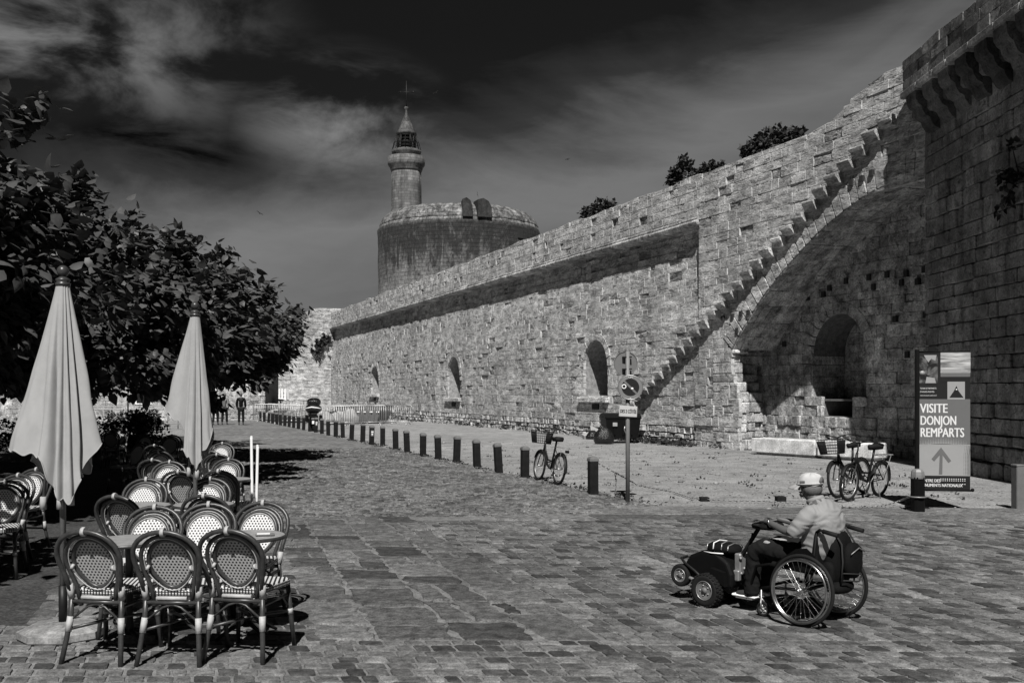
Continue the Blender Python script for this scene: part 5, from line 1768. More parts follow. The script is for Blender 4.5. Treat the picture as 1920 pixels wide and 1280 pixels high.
    if basket:
        mb = MB()
        y0, y1, z0, z1 = .44, .70, .74, .98
        for k in range(6):
            z = z0 + (z1 - z0) * k / 5; e = 1 + .22 * k / 5
            w = .15 * e; a, b = y0 - .01, y0 + (y1 - y0) * e
            mb.tube([(-w, a, z), (w, a, z), (w, b, z), (-w, b, z)], .005 if k < 5 else .008, 5, closed=True)
        for k in range(9):
            u = -1 + 2 * k / 8
            mb.tube([(u * .15, y0 - .01, z0), (u * .183, y0 - .01, z1)], .003, 4); mb.tube([(u * .15, y1, z0), (u * .183, y0 + (y1 - y0) * 1.22, z1)], .003, 4)
            v = k / 8
            for sx in (-1, 1): mb.tube([(sx * .15, y0 + (y1 - y0) * v, z0), (sx * .183, y0 + (y1 - y0) * 1.22 * v, z1)], .003, 4)
        mb.box((0, (y0 + y1) / 2, z0), (.29, .25, .012))
        for sx in (-1, 1): mb.add([(sx * .15, y0, z0), (sx * .15, y1, z0), (sx * .18, y0 + (y1 - y0) * 1.2, z1 - .02), (sx * .18, y0, z1 - .02)], [(0, 1, 2, 3)])
        mb.build("basket", M_iron, t)
    return t
a = gp(1044, 910); b = gp(1010, 902)
bicycle(((a.x + b.x) / 2, (a.y + b.y) / 2, 0.015), math.atan2(-(b.x - a.x), b.y - a.y), "lone dark step through bicycle with a front basket, between two bollards", True, 7, .30)
a = gp(1585, 941); b = gp(1652, 931)
rz = math.atan2(-(a.x - b.x), a.y - b.y)
bicycle(((a.x + b.x) / 2, (a.y + b.y) / 2, .01), rz, "dark bicycle without a basket, nearer of the pair left of the tall banner", False, -5, .30, .93, True, 0)
bicycle(((a.x + b.x) / 2 - .02, (a.y + b.y) / 2 + .55, .0), rz + R(4), "dark bicycle with a black wire basket, behind the other one of the pair", True, 5, .31, 1.0, False, 0)

# ------------------------------------------------------------------ waste container with rubbish round it
d = 34.4
t = thing("waste_container", "dark wheeled rubbish container standing against the rampart behind the sign pole", "rubbish bin", gp(1163, 830), R(8))
mb = MB()
vs = [(-.54, -.36, .17), (.54, -.36, .17), (.54, .36, .17), (-.54, .36, .17), (-.62, -.44, .86), (.62, -.44, .86), (.62, .44, .86), (-.62, .44, .86)]
mb.add(vs, [(0, 3, 2, 1), (4, 5, 6, 7), (0, 1, 5, 4), (1, 2, 6, 5), (2, 3, 7, 6), (3, 0, 4, 7)])
for x in (-.3, 0, .3): mb.bbox((x, -.415, .55), (.05, .03, .5), .01, 0, .5, Matrix.Rotation(0, 4, 'X'))
mb.build("body", M_binplastic, t)
mb = MB(); mb.bbox((0, 0, .89), (1.30, .94, .07), .02); mb.prism([(-.46, .925), (.46, .925), (.40, 1.0), (.1, 1.05), (-.3, 1.02)], -.63, .63, 'x'); mb.build("lid", M_binplastic, t)
mb = MB(); mb.bbox((-.30, -.462, .66), (.16, .012, .13), .003, 0); mb.build("sticker", M_card, t)
mb = MB(); mb.tube([(.04, -.475, .60), (.02, -.475, .48), (.08, -.47, .34)], .018, 6); mb.build("strap", M_alu, t)
for x in (-.42, .42):
    for y in (-.27, .27):
        mb = MB(); mb.tube([(x - .03, y, .085), (x + .03, y, .085)], .085, 14); mb.tube([(x, y, .09), (x, y, .18)], .02, 6); mb.build("castor", M_rubber, t)
def lump(name, c, s, mat, label, cat, seed, group=None, tip=.5):
    r = random.Random(seed)
    mb = MB(); mb.ball((0, 0, 0), 1, 16, 10)
    vs = []
    for v in mb.v:
        q = Vector(v)
        f = 1 + .22 * mnoise.noise(q * 1.7 + Vector((seed, 0, 0))) + .10 * mnoise.noise(q * 5 + Vector((seed, 3, 0)))
        z = q.z
        k = 1 - tip * max(0, z) ** 2
        vs.append((q.x * f * s[0] * k, q.y * f * s[1] * k, max(q.z * f * s[2], -s[2] * .55) + s[2] * .55))
    mb.v = vs
    o = mb.build(name, mat, None, c)
    return tag(o, label, cat, group)
lump("rubbish_bag", gp(1132, 832), (.34, .3, .42), M_bag, "black tied rubbish bag slumped against the left side of the container", "rubbish bag", 2, "rubbish around the container", .6)
lump("rubbish_bag", gp(1112, 823), (.26, .26, .22), M_bag, "small black rubbish bag under the torn cardboard, left of the container", "rubbish bag", 5, "rubbish around the container")
for i, (px, py, dims, rot, lab) in enumerate(((1118, 822, (.5, .04, .42), (R(-38), R(20), R(30)), "torn cardboard sheet leaning on the heap left of the container"), (1100, 823, (.3, .25, .16), (R(14), R(-12), R(20)), "crushed pale carton at the left end of the rubbish heap"))):
    mb = MB(); mb.bbox((0, 0, 0), dims, .01); mb.bbox((.03, .02, dims[2] * .42), (dims[0] * .7, dims[1] * .8, .05), .01)
    o = mb.build("cardboard", M_card, None, gp(px, py) + Vector((0, .1, .25 if i == 0 else .12))); o.rotation_euler = rot
    tag(o, lab, "cardboard", "rubbish around the container")
kind_ = None

# ------------------------------------------------------------------ stone benches under the arch
q1, q2 = gp(1409, 851), gp(1526, 859)
for i, (a, b, lab) in enumerate(((gp(1409, 851), gp(1527, 859), "long pale stone block bench below the arch, left one"), (gp(1531, 859.5), gp(1636, 866), "pale stone block bench with a rounded end, right one behind the bicycles"))):
    v = b - a; L = v.length; rz = math.atan2(v.y, v.x)
    mb = MB(); mb.bbox((L / 2, .36, .265), (L, .72, .40), .02 if i == 0 else .035)
    mb.bbox((L / 2, .40, .04), (L - .16, .58, .09), .01)
    o = mb.build("stone_bench", M_bench, None, a, rz); tag(o, lab, "stone bench", "stone block benches")

# ------------------------------------------------------------------ the tall banner
bc = Vector((wx(1771, 14.95), 14.95, 0))
t = thing("banner_sign", "tall upright visitor banner with a white arrow panel, lettered in capitals, by the black bollard", "banner", bc, R(-9))
bw, z0, z1 = .735, .285, 2.37
M_b1 = plain("banner_mid_grey", .115, .45, .04, 4, 0); M_b2 = plain("banner_pale_grey", .27, .45, .04, 4, 0); M_b3 = plain("banner_black", .010, .4, .1, 4, 0); M_bt = plain("banner_white", .62, .45, .03, 4, 0)
mb = MB(); mb.bbox((-bw / 2 - .02, .02, 1.19), (.055, .075, 2.42), .008); mb.bbox((-bw / 2 - .02, .02, .02), (.30, .30, .025), .005); mb.build("mast", M_black, t)
mb = MB(); mb.tube([(-bw / 2, .02, z1 - .005), (bw / 2, .02, z1 - .005)], .012, 8); mb.build("arm", M_black, t)
mb = MB(); mb.tube([(-bw / 2, .02, z0 + .0), (bw / 2 + .03, .02, z0 + .0)], .014, 8); mb.build("arm", M_black, t)
mb = MB(); mb.ball((bw / 2 + .035, .02, z0 + .01), .028, 8, 6); mb.build("end_knob", M_black, t)
mb = MB(); mb.box((0, .02, (z0 + z1) / 2), (bw, .008, z1 - z0 - .02), 0); sheet_ = mb.build("banner_sheet", M_b3, t)
Hh = z1 - z0
def zz(py): return z1 - (py - 85) / (1055 - 85) * Hh           # rows of the enlarged banner view
def xx(px): return -bw / 2 + (px - 188) / (520 - 188) * bw
def panel(mb, xa, ya, xb, yb, mat, y=.0155):
    mb.box(((xx(xa) + xx(xb)) / 2, y, (zz(ya) + zz(yb)) / 2), (xx(xb) - xx(xa), .003, zz(ya) - zz(yb)), mat)
mb = MB(); panel(mb, 188, 418, 520, 735, 0); panel(mb, 188, 735, 520, 953, 1); mb.build("banner_panel", [M_b1, M_b2], sheet_)
# photographs printed at the top: plain generic landscapes and an interior
def printmat(name, kindp):
    m, g, b = newmat(name)
    o = g.n('ShaderNodeTexCoord').outputs['Object']
    x, y, z = g.sep(o)
    if kindp == 'sky':
        st = g.noise(g.mapping(o, scale=(2, 1, 22), rot=(0, R(6), 0)), 1.5, 4)
        c = g.mapr(st, .35, .65, .10, .50)
    else:
        n = g.noise(o, 7, 5, .6, .6)
        c = g.mapr(n, .45, .75, .004, .22)
    setcol(g, b, c); b.inputs['Roughness'].default_value = .45
    return m
M_ps, M_pi = printmat("print_sky", 'sky'), printmat("print_interior", 'int')
mb = MB(); panel(mb, 192, 120, 312, 306, 1); panel(mb, 330, 92, 522, 235, 0); panel(mb, 330, 262, 505, 300, 2, .0153)
panel(mb, 330, 235, 520, 262, 3, .0154); panel(mb, 345, 208, 462, 236, 4, .0138); panel(mb, 374, 296, 486, 420, 5, .0137)
mb.add([(xx(386), .0118, zz(408)), (xx(478), .0118, zz(408)), (xx(446), .0118, zz(362)), (xx(432), .0118, zz(325)), (xx(415), .0118, zz(362))], [(0, 1, 2, 3, 4)], 2)
mb.lathe([(.012, 0), (.012, .002)], 12, mat=6, M=TR(xx(432), .0112, zz(352), 0, R(90)))
mb.add([(xx(222), .0135, zz(110)), (xx(305), .0135, zz(110)), (xx(296), .0135, zz(150)), (xx(270), .0135, zz(135)), (xx(252), .0135, zz(160)), (xx(238), .0135, zz(140))], [(0, 1, 2, 3, 4, 5)], 4)
mb.add([(xx(232), .0135, zz(306)), (xx(300), .0135, zz(306)), (xx(292), .0135, zz(270)), (xx(240), .0135, zz(262))], [(0, 1, 2, 3)], 4)
mb.lathe([(.035, 0), (.035, .0015)], 16, mat=4, M=TR(xx(212), .0135, zz(235), 0, R(90)))
mb.build("banner_picture", [M_ps, M_pi, M_b3, M_b1, M_b2, M_b2, M_bt], sheet_)
FR = lambda x, z, y=.0125: TR(x, y, z, 0, R(90))
mb = MB()
for txt, base, wpx in (("VISITE", 513, 180), ("DONJON", 598, 236), ("REMPARTS", 682, 288)):
    sz = (zz(513) - zz(449) + 0) * -1
    cap = abs(zz(449) - zz(513)); size = cap / .70
    m2 = MB(); m2.text(txt, size, Matrix.Identity(4))
    wdt = max(v[0] for v in m2.v)
    k = (xx(196 + wpx) - xx(196)) / wdt
    for off in (0, .004, .008): mb.text(txt, size, FR(xx(196) + off, zz(base), .0122 - off * .02), 0, .5, .001, 'LEFT', k * .98)
mb.build("title_lettering", M_bt, sheet_)
mb = MB()
for i, txt in enumerate(("TOURS ET REMPARTS", "D'AIGUES-MORTES", "www.monuments-nationaux.fr")):
    mb.text(txt, .034 if i < 2 else .027, FR(xx(197), zz(348 + 24 * i), .0118), 0, .5, .0006, 'LEFT', .72)
mb.build("small_lettering", M_bt, sheet_)
mb = MB()
def fit(txt, cap, x0, x1, base):
    m2 = MB(); m2.text(txt, cap / .7, Matrix.Identity(4))
    k = (xx(x1) - xx(x0)) / max(v[0] for v in m2.v)
    for o in (0, .003): mb.text(txt, cap / .7, FR(xx(x0) + o, zz(base), .0120 - o * .05), 0, .5, .0008, 'LEFT', k)
fit("CENTRE DES", .046, 196, 328, 998)
fit("MONUMENTS NATIONAUX", .046, 192, 470, 1030)
for j in range(3):
    for i in range(12):
        if j == 2 and i < 10: continue
        px = 332 + i * 14; py = 975 + j * 12 + (12 if j == 2 else 0)
        mb.box((xx(px), .0135, zz(py)), (.013, .003, .013), 0)
mb.build("footer_lettering", M_bt, sheet_)
mb = MB()
ar = [(333, 755), (398, 848), (381, 862), (343, 808), (341, 942), (319, 942), (325, 808), (289, 852), (272, 836)]
mb.prism([(xx(a), zz(b)) for a, b in ar], .0105, .0138, 'y'); mb.build("arrow", M_b1, sheet_)
mb = MB()
for j in range(6):
    for i in range(30):
        px = 190 + i * 10.6; py = 742 - j * 9 + ((px - 340) / 150) ** 2 * 28 - 18
        if 420 < py < 752: mb.box((xx(px), .0135, zz(py)), (.017 - .0026 * j, .002, .017 - .0026 * j), 0)
mb.build("halftone_dots", M_b2, sheet_)
mb = MB()
for j in range(22):
    for i in range(4):
        py = 745 + j * 9.4; px = 512 - i * 11 - (0 if j > 6 else (7 - j) * -1)
        s = .017 - .0032 * i
        mb.box((xx(px), .0135, zz(py)), (s, .002, s), 0)
mb.build("halftone_dots", M_b1, sheet_)

# grass and grit along the bollard line and the paving edge
rg = random.Random(90)
cs = []
for i in range(150):
    y = rg.uniform(14.9, 40)
    x = xr(y) + rg.gauss(.12, .10) if y > 15.4 else rg.uniform(1.9, 9)
    cs.append((x, y if y > 15.4 else 14.98 + rg.random() * .12, .015))
for i in range(70):
    y = rg.uniform(16, 30); cs.append((rg.uniform(xr(y) + .4, 9 - (y - 16) * .2), y, .012))
kind(leaf_cloud("grass_tufts", cs, 7, (.06, .06, .012), .05, M_leaf2, None, 91, droop=-.5), 'stuff')
# ------------------------------------------------------------------ people
def skinned(name, chains, mat, parent=None, sub=2, root=0):
    """one continuous surface grown round a skeleton: chains of (x, y, z, rx[, ry]) joined where points coincide"""
    vs = []; rs = []; es = []; idx = {}
    for ch in chains:
        prev = None
        for p in ch:
            k = (round(p[0], 4), round(p[1], 4), round(p[2], 4))
            if k not in idx:
                idx[k] = len(vs); vs.append(p[:3]); rs.append((p[3], p[4] if len(p) > 4 else p[3]))
            i = idx[k]
            if prev is not None and prev != i: es.append((prev, i))
            prev = i
    me = bpy.data.meshes.new("sk"); me.from_pydata(vs, es, [])
    ob = bpy.data.objects.new("sk", me); COL.objects.link(ob)
    sm = ob.modifiers.new("s", 'SKIN'); sm.branch_smoothing = .5; sm.use_smooth_shade = True
    for i, r_ in enumerate(rs): me.skin_vertices[0].data[i].radius = r_
    me.skin_vertices[0].data[root].use_root = True
    su = ob.modifiers.new("u", 'SUBSURF'); su.levels = sub; su.render_levels = sub
    dg = bpy.context.evaluated_depsgraph_get()
    m2 = bpy.data.meshes.new_from_object(ob.evaluated_get(dg))
    bpy.data.objects.remove(ob); bpy.data.meshes.remove(me)
    m2.name = name; m2.materials.clear(); m2.materials.append(mat)
    for p in m2.polygons: p.use_smooth = True
    a = m2.attributes.new('tint', 'FLOAT', 'FACE'); a.data.foreach_set('value', [.5] * len(m2.polygons))
    o = bpy.data.objects.new(name, m2); COL.objects.link(o)
    if parent: o.parent = parent
    return o

M_strap = plain('dark_webbing', .014, .85, .2, 30, .3)
WC = Vector((2.33, 7.56, .018))
WR = R(43)
SCL = .872
# --- the wheelchair
t = thing("wheelchair", "manual wheelchair with large spoked wheels, carrying the man in the white cap", "wheelchair", WC, WR)
t.scale = (SCL,) * 3
for sx, lab in ((-1, None), (1, None)):
    M0 = Matrix.Translation((sx * .285, 0, .305)) @ Matrix.Rotation(R(-3 * sx), 4, 'Y')
    mb = MB(); mb.torus((0, 0, 0), .292, .0165, 64, 8, 'x', M=M0); w = mb.build("wheel", M_rubber, t)
    mb = MB(); mb.torus((0, 0, 0), .268, .0095, 64, 8, 'x', M=M0); mb.torus((0, 0, 0), .275, .006, 64, 6, 'x', M=M0); mb.build("rim", M_steel, w)
    mb = MB(); mb.torus((sx * .045, 0, 0), .258, .0095, 64, 8, 'x', M=M0); mb.build("push_rim", M_steel, w)
    for k in range(6):
        a = 2 * math.pi * k / 6 + .3
        mb.tube([(sx * .045, .258 * math.cos(a), .258 * math.sin(a)), (sx * .004, .266 * math.cos(a), .266 * math.sin(a))], .004, 4, M=M0)
    mb = MB()
    for i in range(32):
        a = 2 * math.pi * i / 32; b = a + (.9 if i % 2 else -.9); x = .035 if i % 4 < 2 else -.03
        mb.tube([(x * sx, .022 * math.cos(b), .022 * math.sin(b)), (0, .268 * math.cos(a), .268 * math.sin(a))], .0018, 4, caps=False, M=M0)
    mb.build("spokes", M_steel, w)
    mb = MB(); mb.tube([(-.05, 0, 0), (.05, 0, 0)], .024, 14, M=M0); mb.ball((sx * .052, 0, 0), .020, 10, 8, M=M0); mb.build("hub", M_steel, w)
    mb = MB(); mb.torus((sx * .20, .43, .068), .054, .013, 28, 8, 'x'); c = mb.build("caster", M_rubber, t)
    mb = MB()
    for k in range(5):
        a = 2 * math.pi * k / 5
        mb.tube([(sx * .20, .43, .068), (sx * .20, .43 + .045 * math.cos(a), .068 + .045 * math.sin(a))], .006, 5)
    mb.torus((sx * .20, .43, .068), .042, .006, 24, 5, 'x')
    mb.tube([(sx * .20 - .02, .43, .068), (sx * .20 + .02, .43, .068)], .012, 8)
    mb.build("rim", M_alu, c)
    mb = MB()
    mb.tube([(sx * .225, .43, .065), (sx * .225, .44, .13), (sx * .20, .45, .16), (sx * .20, .45, .25)], .009, 6)
    mb.tube([(sx * .175, .43, .065), (sx * .175, .44, .13), (sx * .20, .45, .16)], .009, 6); mb.build("fork", M_alu, c)
    mb = MB()
    mb.tube([(sx * .215, -.10, .80), (sx * .215, -.06, .45), (sx * .215, -.04, .30), (sx * .215, .10, .29), (sx * .205, .36, .27), (sx * .2, .45, .25)], .0135, 8)
    mb.tube([(sx * .215, -.05, .45), (sx * .215, .36, .475), (sx * .20, .50, .44), (sx * .16, .60, .20), (sx * .14, .64, .13)], .0135, 8)
    mb.tube([(sx * .215, 0, .305), (sx * .26, 0, .305)], .016, 8)
    mb.build("frame", M_black, t)
    mb = MB(); mb.tube([(sx * .215, -.10, .80), (sx * .215, -.13, .825), (sx * .215, -.17, .815)], .0135, 8); h = mb.build("push_handle", M_black, t)
    mb = MB(); mb.tube([(sx * .215, -.16, .818), (sx * .215, -.30, .795)], .019, 10); mb.build("grip", M_rubber, h)
    mb = MB()
    vs = [(.03, .46), (.30, .47), (.30, .50), (.22, .56), (.10, .645), (.0, .66), (-.08, .60), (-.08, .46)]
    mb.prism([(a - .02, b) for a, b in vs], sx * .236 - .004, sx * .236 + .004, 'x'); mb.build("side_guard", M_black, t)
mb = MB(); mb.bbox((0, .15, .475), (.41, .43, .05), .02); mb.build("seat", M_nylon, t)
mb = MB(); mb.bbox((0, -.085, .62), (.42, .035, .36), .014, 0, .5, Matrix.Rotation(0, 4, 'X')); mb.build("backrest", M_nylon, t)
mb = MB(); mb.bbox((0, .67, .12), (.30, .18, .016), .005, 0, .5); mb.tube([(-.15, .64, .125), (.15, .64, .125)], .012, 8); mb.build("footrest", M_alu, t)
mb = MB(); mb.tube([(-.215, .0, .305), (.215, 0, .305)], .018, 10); mb.tube([(-.21, .32, .30), (.21, .32, .30)], .0135, 8); mb.build("axle", M_black, t)

# --- the man
man = thing("person", "seated man in a pale shirt, dark trousers and white cap, one hand on a console", "person", WC, WR)
man.scale = (SCL,) * 3
LH = (-.10, .50, .835)
body = [
    [(0, .02, .565, .10, .13), (0, -.02, .68, .10, .13), (0, -.05, .80, .105, .15), (0, -.045, .92, .105, .16), (0, -.005, 1.0, .075, .12), (0, .035, 1.05, .068), (0, .065, 1.085, .068), (0, .085, 1.12, .085, .080), (0, .095, 1.185, .092, .086), (0, .09, 1.235, .055)],
    [(0, -.005, 1.0, .075, .12), (-.10, -.02, .985, .07), (-.185, -.015, .955, .062), (-.225, .03, .87, .05), (-.255, .09, .775, .042), (-.225, .22, .795, .037), (-.17, .36, .825, .030), (-.13, .43, .838, .024), (-.115, .475, .84, .032, .018)],
    [(0, -.005, 1.0, .075, .12), (.10, -.02, .985, .07), (.185, -.015, .955, .062), (.225, .03, .86, .05), (.25, .09, .76, .042), (.20, .22, .785, .037), (.12, .36, .82, .030), (.085, .43, .835, .024), (.075, .475, .838, .032, .018)],
    [(0, .02, .565, .10, .13), (-.10, .06, .555, .085), (-.12, .30, .575, .072), (-.125, .50, .585, .06), (-.12, .56, .50, .056), (-.115, .59, .32, .048), (-.11, .605, .18, .038), (-.11, .62, .15, .04)],
    [(0, .02, .565, .10, .13), (.10, .06, .555, .085), (.12, .30, .575, .072), (.125, .50, .585, .06), (.12, .56, .50, .056), (.115, .59, .32, .048), (.11, .605, .18, .038), (.11, .62, .15, .04)]]
b = skinned("body", body, M_skin, man)
# five fingers on each hand, resting over the console edge
for sx in (-1, 1):
    wx_, wy_, wz_ = (-.115, .475, .84) if sx < 0 else (.075, .475, .838)
    for k, (off, ln, sp) in enumerate(((-.030, .060, -.10), (-.011, .075, -.03), (.008, .080, .03), (.026, .070, .12))):
        o_ = off * (1 if sx < 0 else -1)
        fx = wx_ + o_ * .95
        skinned("finger", [[(fx, wy_ + .005, wz_, .0095), (fx + o_ * .2, wy_ + .03 + ln * .35, wz_ + .012, .0092), (fx + o_ * .35, wy_ + .035 + ln * .7, wz_ + .002, .0084), (fx + o_ * .4, wy_ + .035 + ln, wz_ - .018, .0072)]], M_skin, b, 1)
    tx_ = .040 if sx < 0 else -.040
    skinned("thumb", [[(wx_ + tx_ * .5, wy_ - .03, wz_ - .003, .012), (wx_ + tx_ * 1.05, wy_ - .005, wz_ - .008, .011), (wx_ + tx_ * 1.35, wy_ + .028, wz_ - .014, .009)]], M_skin, b, 1)
# head details: nose, brow, chin, ears, eyes, mouth
hc = Vector((0, .09, 1.155))
skinned("nose", [[(0, hc.y + .080, hc.z + .028, .010), (0, hc.y + .096, hc.z + .004, .012), (0, hc.y + .108, hc.z - .018, .014), (0, hc.y + .092, hc.z - .026, .013)]], M_skin, b, 1)
skinned("jaw", [[(-.05, hc.y + .025, hc.z - .045, .026), (-.025, hc.y + .065, hc.z - .066, .024), (0, hc.y + .078, hc.z - .070, .023), (.025, hc.y + .065, hc.z - .066, .024), (.05, hc.y + .025, hc.z - .045, .026)]], M_skin, b, 1)
for sx in (-1, 1):
    mb = MB(); mb.ball((sx * .030, hc.y + .073, hc.z + .018), .012, 10, 8); mb.build("eye", M_white, b)
    mb = MB(); mb.ball((sx * .030, hc.y + .082, hc.z + .018), .0055, 8, 6); mb.build("iris", M_hair, b)
    mb = MB(); mb.ball((sx * .080, hc.y - .012, hc.z - .005), .030, 10, 8, sq=(.35, .6, 1.0)); mb.build("ear", M_skin, b)
mb = MB(); mb.tube([(-.024, hc.y + .085, hc.z - .045), (0, hc.y + .094, hc.z - .043), (.024, hc.y + .085, hc.z - .045)], .005, 6); mb.build("mouth", M_hair, b)
# hair under the cap
mb = MB(); mb.ball((0, hc.y - .026, hc.z - .008), .094, 18, 12, sq=(.98, .92, .80)); mb.build("hair", M_hair, man)
# shirt: heavy hunched torso with short sleeves
mb = MB()
loft(mb, [(0, .01, .55, .165, .135, 0), (0, -.01, .62, .19, .150, 0), (0, -.03, .70, .20, .155, -.05), (0, -.05, .79, .205, .150, -.1), (0, -.055, .87, .215, .140, -.15), (0, -.045, .94, .21, .125, -.3), (0, -.02, .99, .175, .10, -.45), (0, .005, 1.02, .11, .08, -.5), (0, .025, 1.045, .078, .07, -.5)])
for sx in (-1, 1):
    mb.tube([(sx * .12, -.03, .96), (sx * .19, -.025, .945), (sx * .232, .01, .89), (sx * .258, .06, .82), (sx * .268, .10, .765)], [.075, .082, .078, .070, .063], 14)
s_ = fused("shirt", mb, M_shirt, man, .011, 5, .011, (8, 8, 14), 3)
mb = MB(); mb.lathe([(.074, -.014), (.082, .0), (.078, .022), (.070, .028), (.066, .0)], 24, M=TR(0, .03, 1.045, 0, R(-24)), caps=False); mb.build("collar", M_shirt, s_)
mb = MB()
mb.ball((0, .02, .565), .13, 16, 10, sq=(1.45, 1.1, .75))
for sx in (-1, 1):
    mb.tube([(sx * .09, .04, .565), (sx * .12, .28, .585), (sx * .125, .47, .60), (sx * .125, .545, .565), (sx * .12, .575, .47), (sx * .117, .59, .32), (sx * .113, .605, .20), (sx * .112, .61, .165)], [.105, .098, .088, .085, .080, .073, .068, .068], 14)
fused("trousers", mb, M_dkcloth, man, .012, 4, .010, (11, 11, 11), 8)
for sx in (-1, 1):
    o = skinned("shoe", [[(sx * .11, .575, .165, .045, .04), (sx * .112, .64, .165, .044, .036), (sx * .116, .72, .157, .042, .028), (sx * .118, .77, .155, .03, .02)]], M_shoe, man, 2)
    mb = MB(); mb.bbox((sx * .114, .675, .138), (.085, .25, .022), .009); mb.build("sole", M_white, o)
# cap
mb = MB()
n = 28; vs = []; prof = [(1.0, -.012), (1.0, .015), (.96, .04), (.88, .062), (.72, .082), (.42, .094), (.0, .097)]
for r_, z in prof:
    for j in range(n):
        a = 2 * math.pi * j / n; vs.append((.098 * r_ * math.cos(a) * (1 + .03 * mnoise.noise(Vector((a, z * 40, 3)))), .112 * r_ * math.sin(a), z + .010 * mnoise.noise(Vector((math.cos(a) * 2, math.sin(a) * 2, z * 20)))))
fs = [(i * n + j, i * n + (j + 1) % n, (i + 1) * n + (j + 1) % n, (i + 1) * n + j) for i in range(len(prof) - 1) for j in range(n)]
CM = TR(0, hc.y - .004, hc.z + .030, 0, R(-4))
vs = [(x, y - (.012 if z > .05 else 0), z - .010 * max(0, math.sin(6 * math.atan2(y, x))) ** 6 * (1 if z > .01 else 0)) for x, y, z in vs]
mb.add(vs, fs, 0, .5, True, CM)
cp = mb.build("cap", M_capm, man)
mb = MB(); vs = []
for i in range(13):
    a = R(15 + 150 * i / 12)
    vs += [(.103 * math.cos(a), .113 * math.sin(a), .006), (.094 * math.cos(a), .113 * math.sin(a) + .10 * math.sin(a) ** .6, -.018 - .016 * abs(math.cos(a))), ]
m_ = len(vs)
vs2 = [(x, y, z - .006) for x, y, z in vs]
fs = [(i * 2, i * 2 + 1, i * 2 + 3, i * 2 + 2) for i in range(12)]
mb.add(vs + vs2, fs + [tuple(m_ + k for k in f[::-1]) for f in fs] + [(i * 2 + 1, m_ + i * 2 + 1, m_ + i * 2 + 3, i * 2 + 3) for i in range(12)], 0, .5, True, CM); mb.build("brim", M_capm, cp)
mb = MB(); mb.torus((0, 0, .006), .105, .006, 28, 6, 'z', M=CM @ Matrix.Diagonal((1, 1.09, 1, 1))); mb.build("band", M_capm, cp)
mb = MB(); mb.lathe([(.034, 0), (.034, .004)], 16, M=CM @ TR(0, -.114, .030, 0, R(90)), caps=True); mb.build("cap_opening", M_hair, cp)
mb = MB(); mb.bbox((-.104, .012, .024), (.008, .05, .022), .003, M=CM); mb.build("badge", M_hair, cp)
mb = MB()
for sx in (-1, 1):
    mb.bbox((sx * .031, hc.y + .092, hc.z + .018), (.05, .008, .036), .003); mb.tube([(sx * .055, hc.y + .088, hc.z + .024), (sx * .086, hc.y + .01, hc.z + .018)], .0035, 5)
mb.tube([(-.01, hc.y + .093, hc.z + .024), (.01, hc.y + .093, hc.z + .024)], .004, 5)
mb.build("sunglasses", M_black, man)
mb = MB(); mb.torus((0, 0, 0), .031, .009, 20, 6, 'z', M=TR(-.148, .40, .831, R(20), R(78))); mb.build("wristwatch", M_steel, man)

# --- backpack hung behind the chair
t = thing("backpack", "black hiking backpack hanging from the wheelchair's push handles", "backpack", WC + Vector((-.035, .035, 0)), WR); t.scale = (SCL,) * 3
def soft(c, s, mat, name, par, seed, pw=2.6, M=None):
    mb = MB(); mb.ball((0, 0, 0), 1, 20, 14)
    out = []
    for v in mb.v:
        q = Vector(v)
        k = (abs(q.x) ** pw + abs(q.y) ** pw + abs(q.z) ** pw) ** (-1 / pw)
        q = q * k * (1 + .07 * mnoise.noise(q * 2.2 + Vector((seed, 0, 0))) + .03 * mnoise.noise(q * 6 + Vector((0, seed, 0))))
        out.append((c[0] + q.x * s[0], c[1] + q.y * s[1], c[2] + q.z * s[2]))
    mb.v = out
    if M is not None: mb.v = [tuple(M @ Vector(p)) for p in mb.v]
    return mb.build(name, mat, par)
bp = soft((.06, -.20, .56), (.17, .10, .25), M_nylon, "pack_body", t, 3)
soft((.09, -.325, .55), (.13, .055, .15), M_nylon, "front_pocket", t, 5)
soft((.05, -.22, .32), (.15, .10, .06), M_nylon, "bottom_pocket", t, 7)
soft((-.13, -.22, .45), (.04, .06, .10), M_nylon, "side_pocket", t, 9)
for x in (-.06, .16):
    mb = MB(); mb.tube([(x, -.12, .80), (x, -.22, .82), (x, -.305, .70), (x, -.315, .55), (x, -.30, .36)], .008, 6); mb.build("strap", M_strap, t)
mb = MB(); mb.tube([(.06, -.10, .80), (.06, -.17, .845), (.06, -.22, .80)], .010, 6); mb.build("carry_loop", M_strap, t)
mb = MB(); mb.tube([(-.03, -.376, .62), (.09, -.385, .665), (.20, -.376, .62)], .005, 5); mb.build("zip", M_galv, t)
for z in (.46, .40):
    mb = MB(); mb.tube([(-.08, -.33, z), (.09, -.385, z - .02), (.22, -.33, z)], .006, 5); mb.build("strap", M_strap, t)

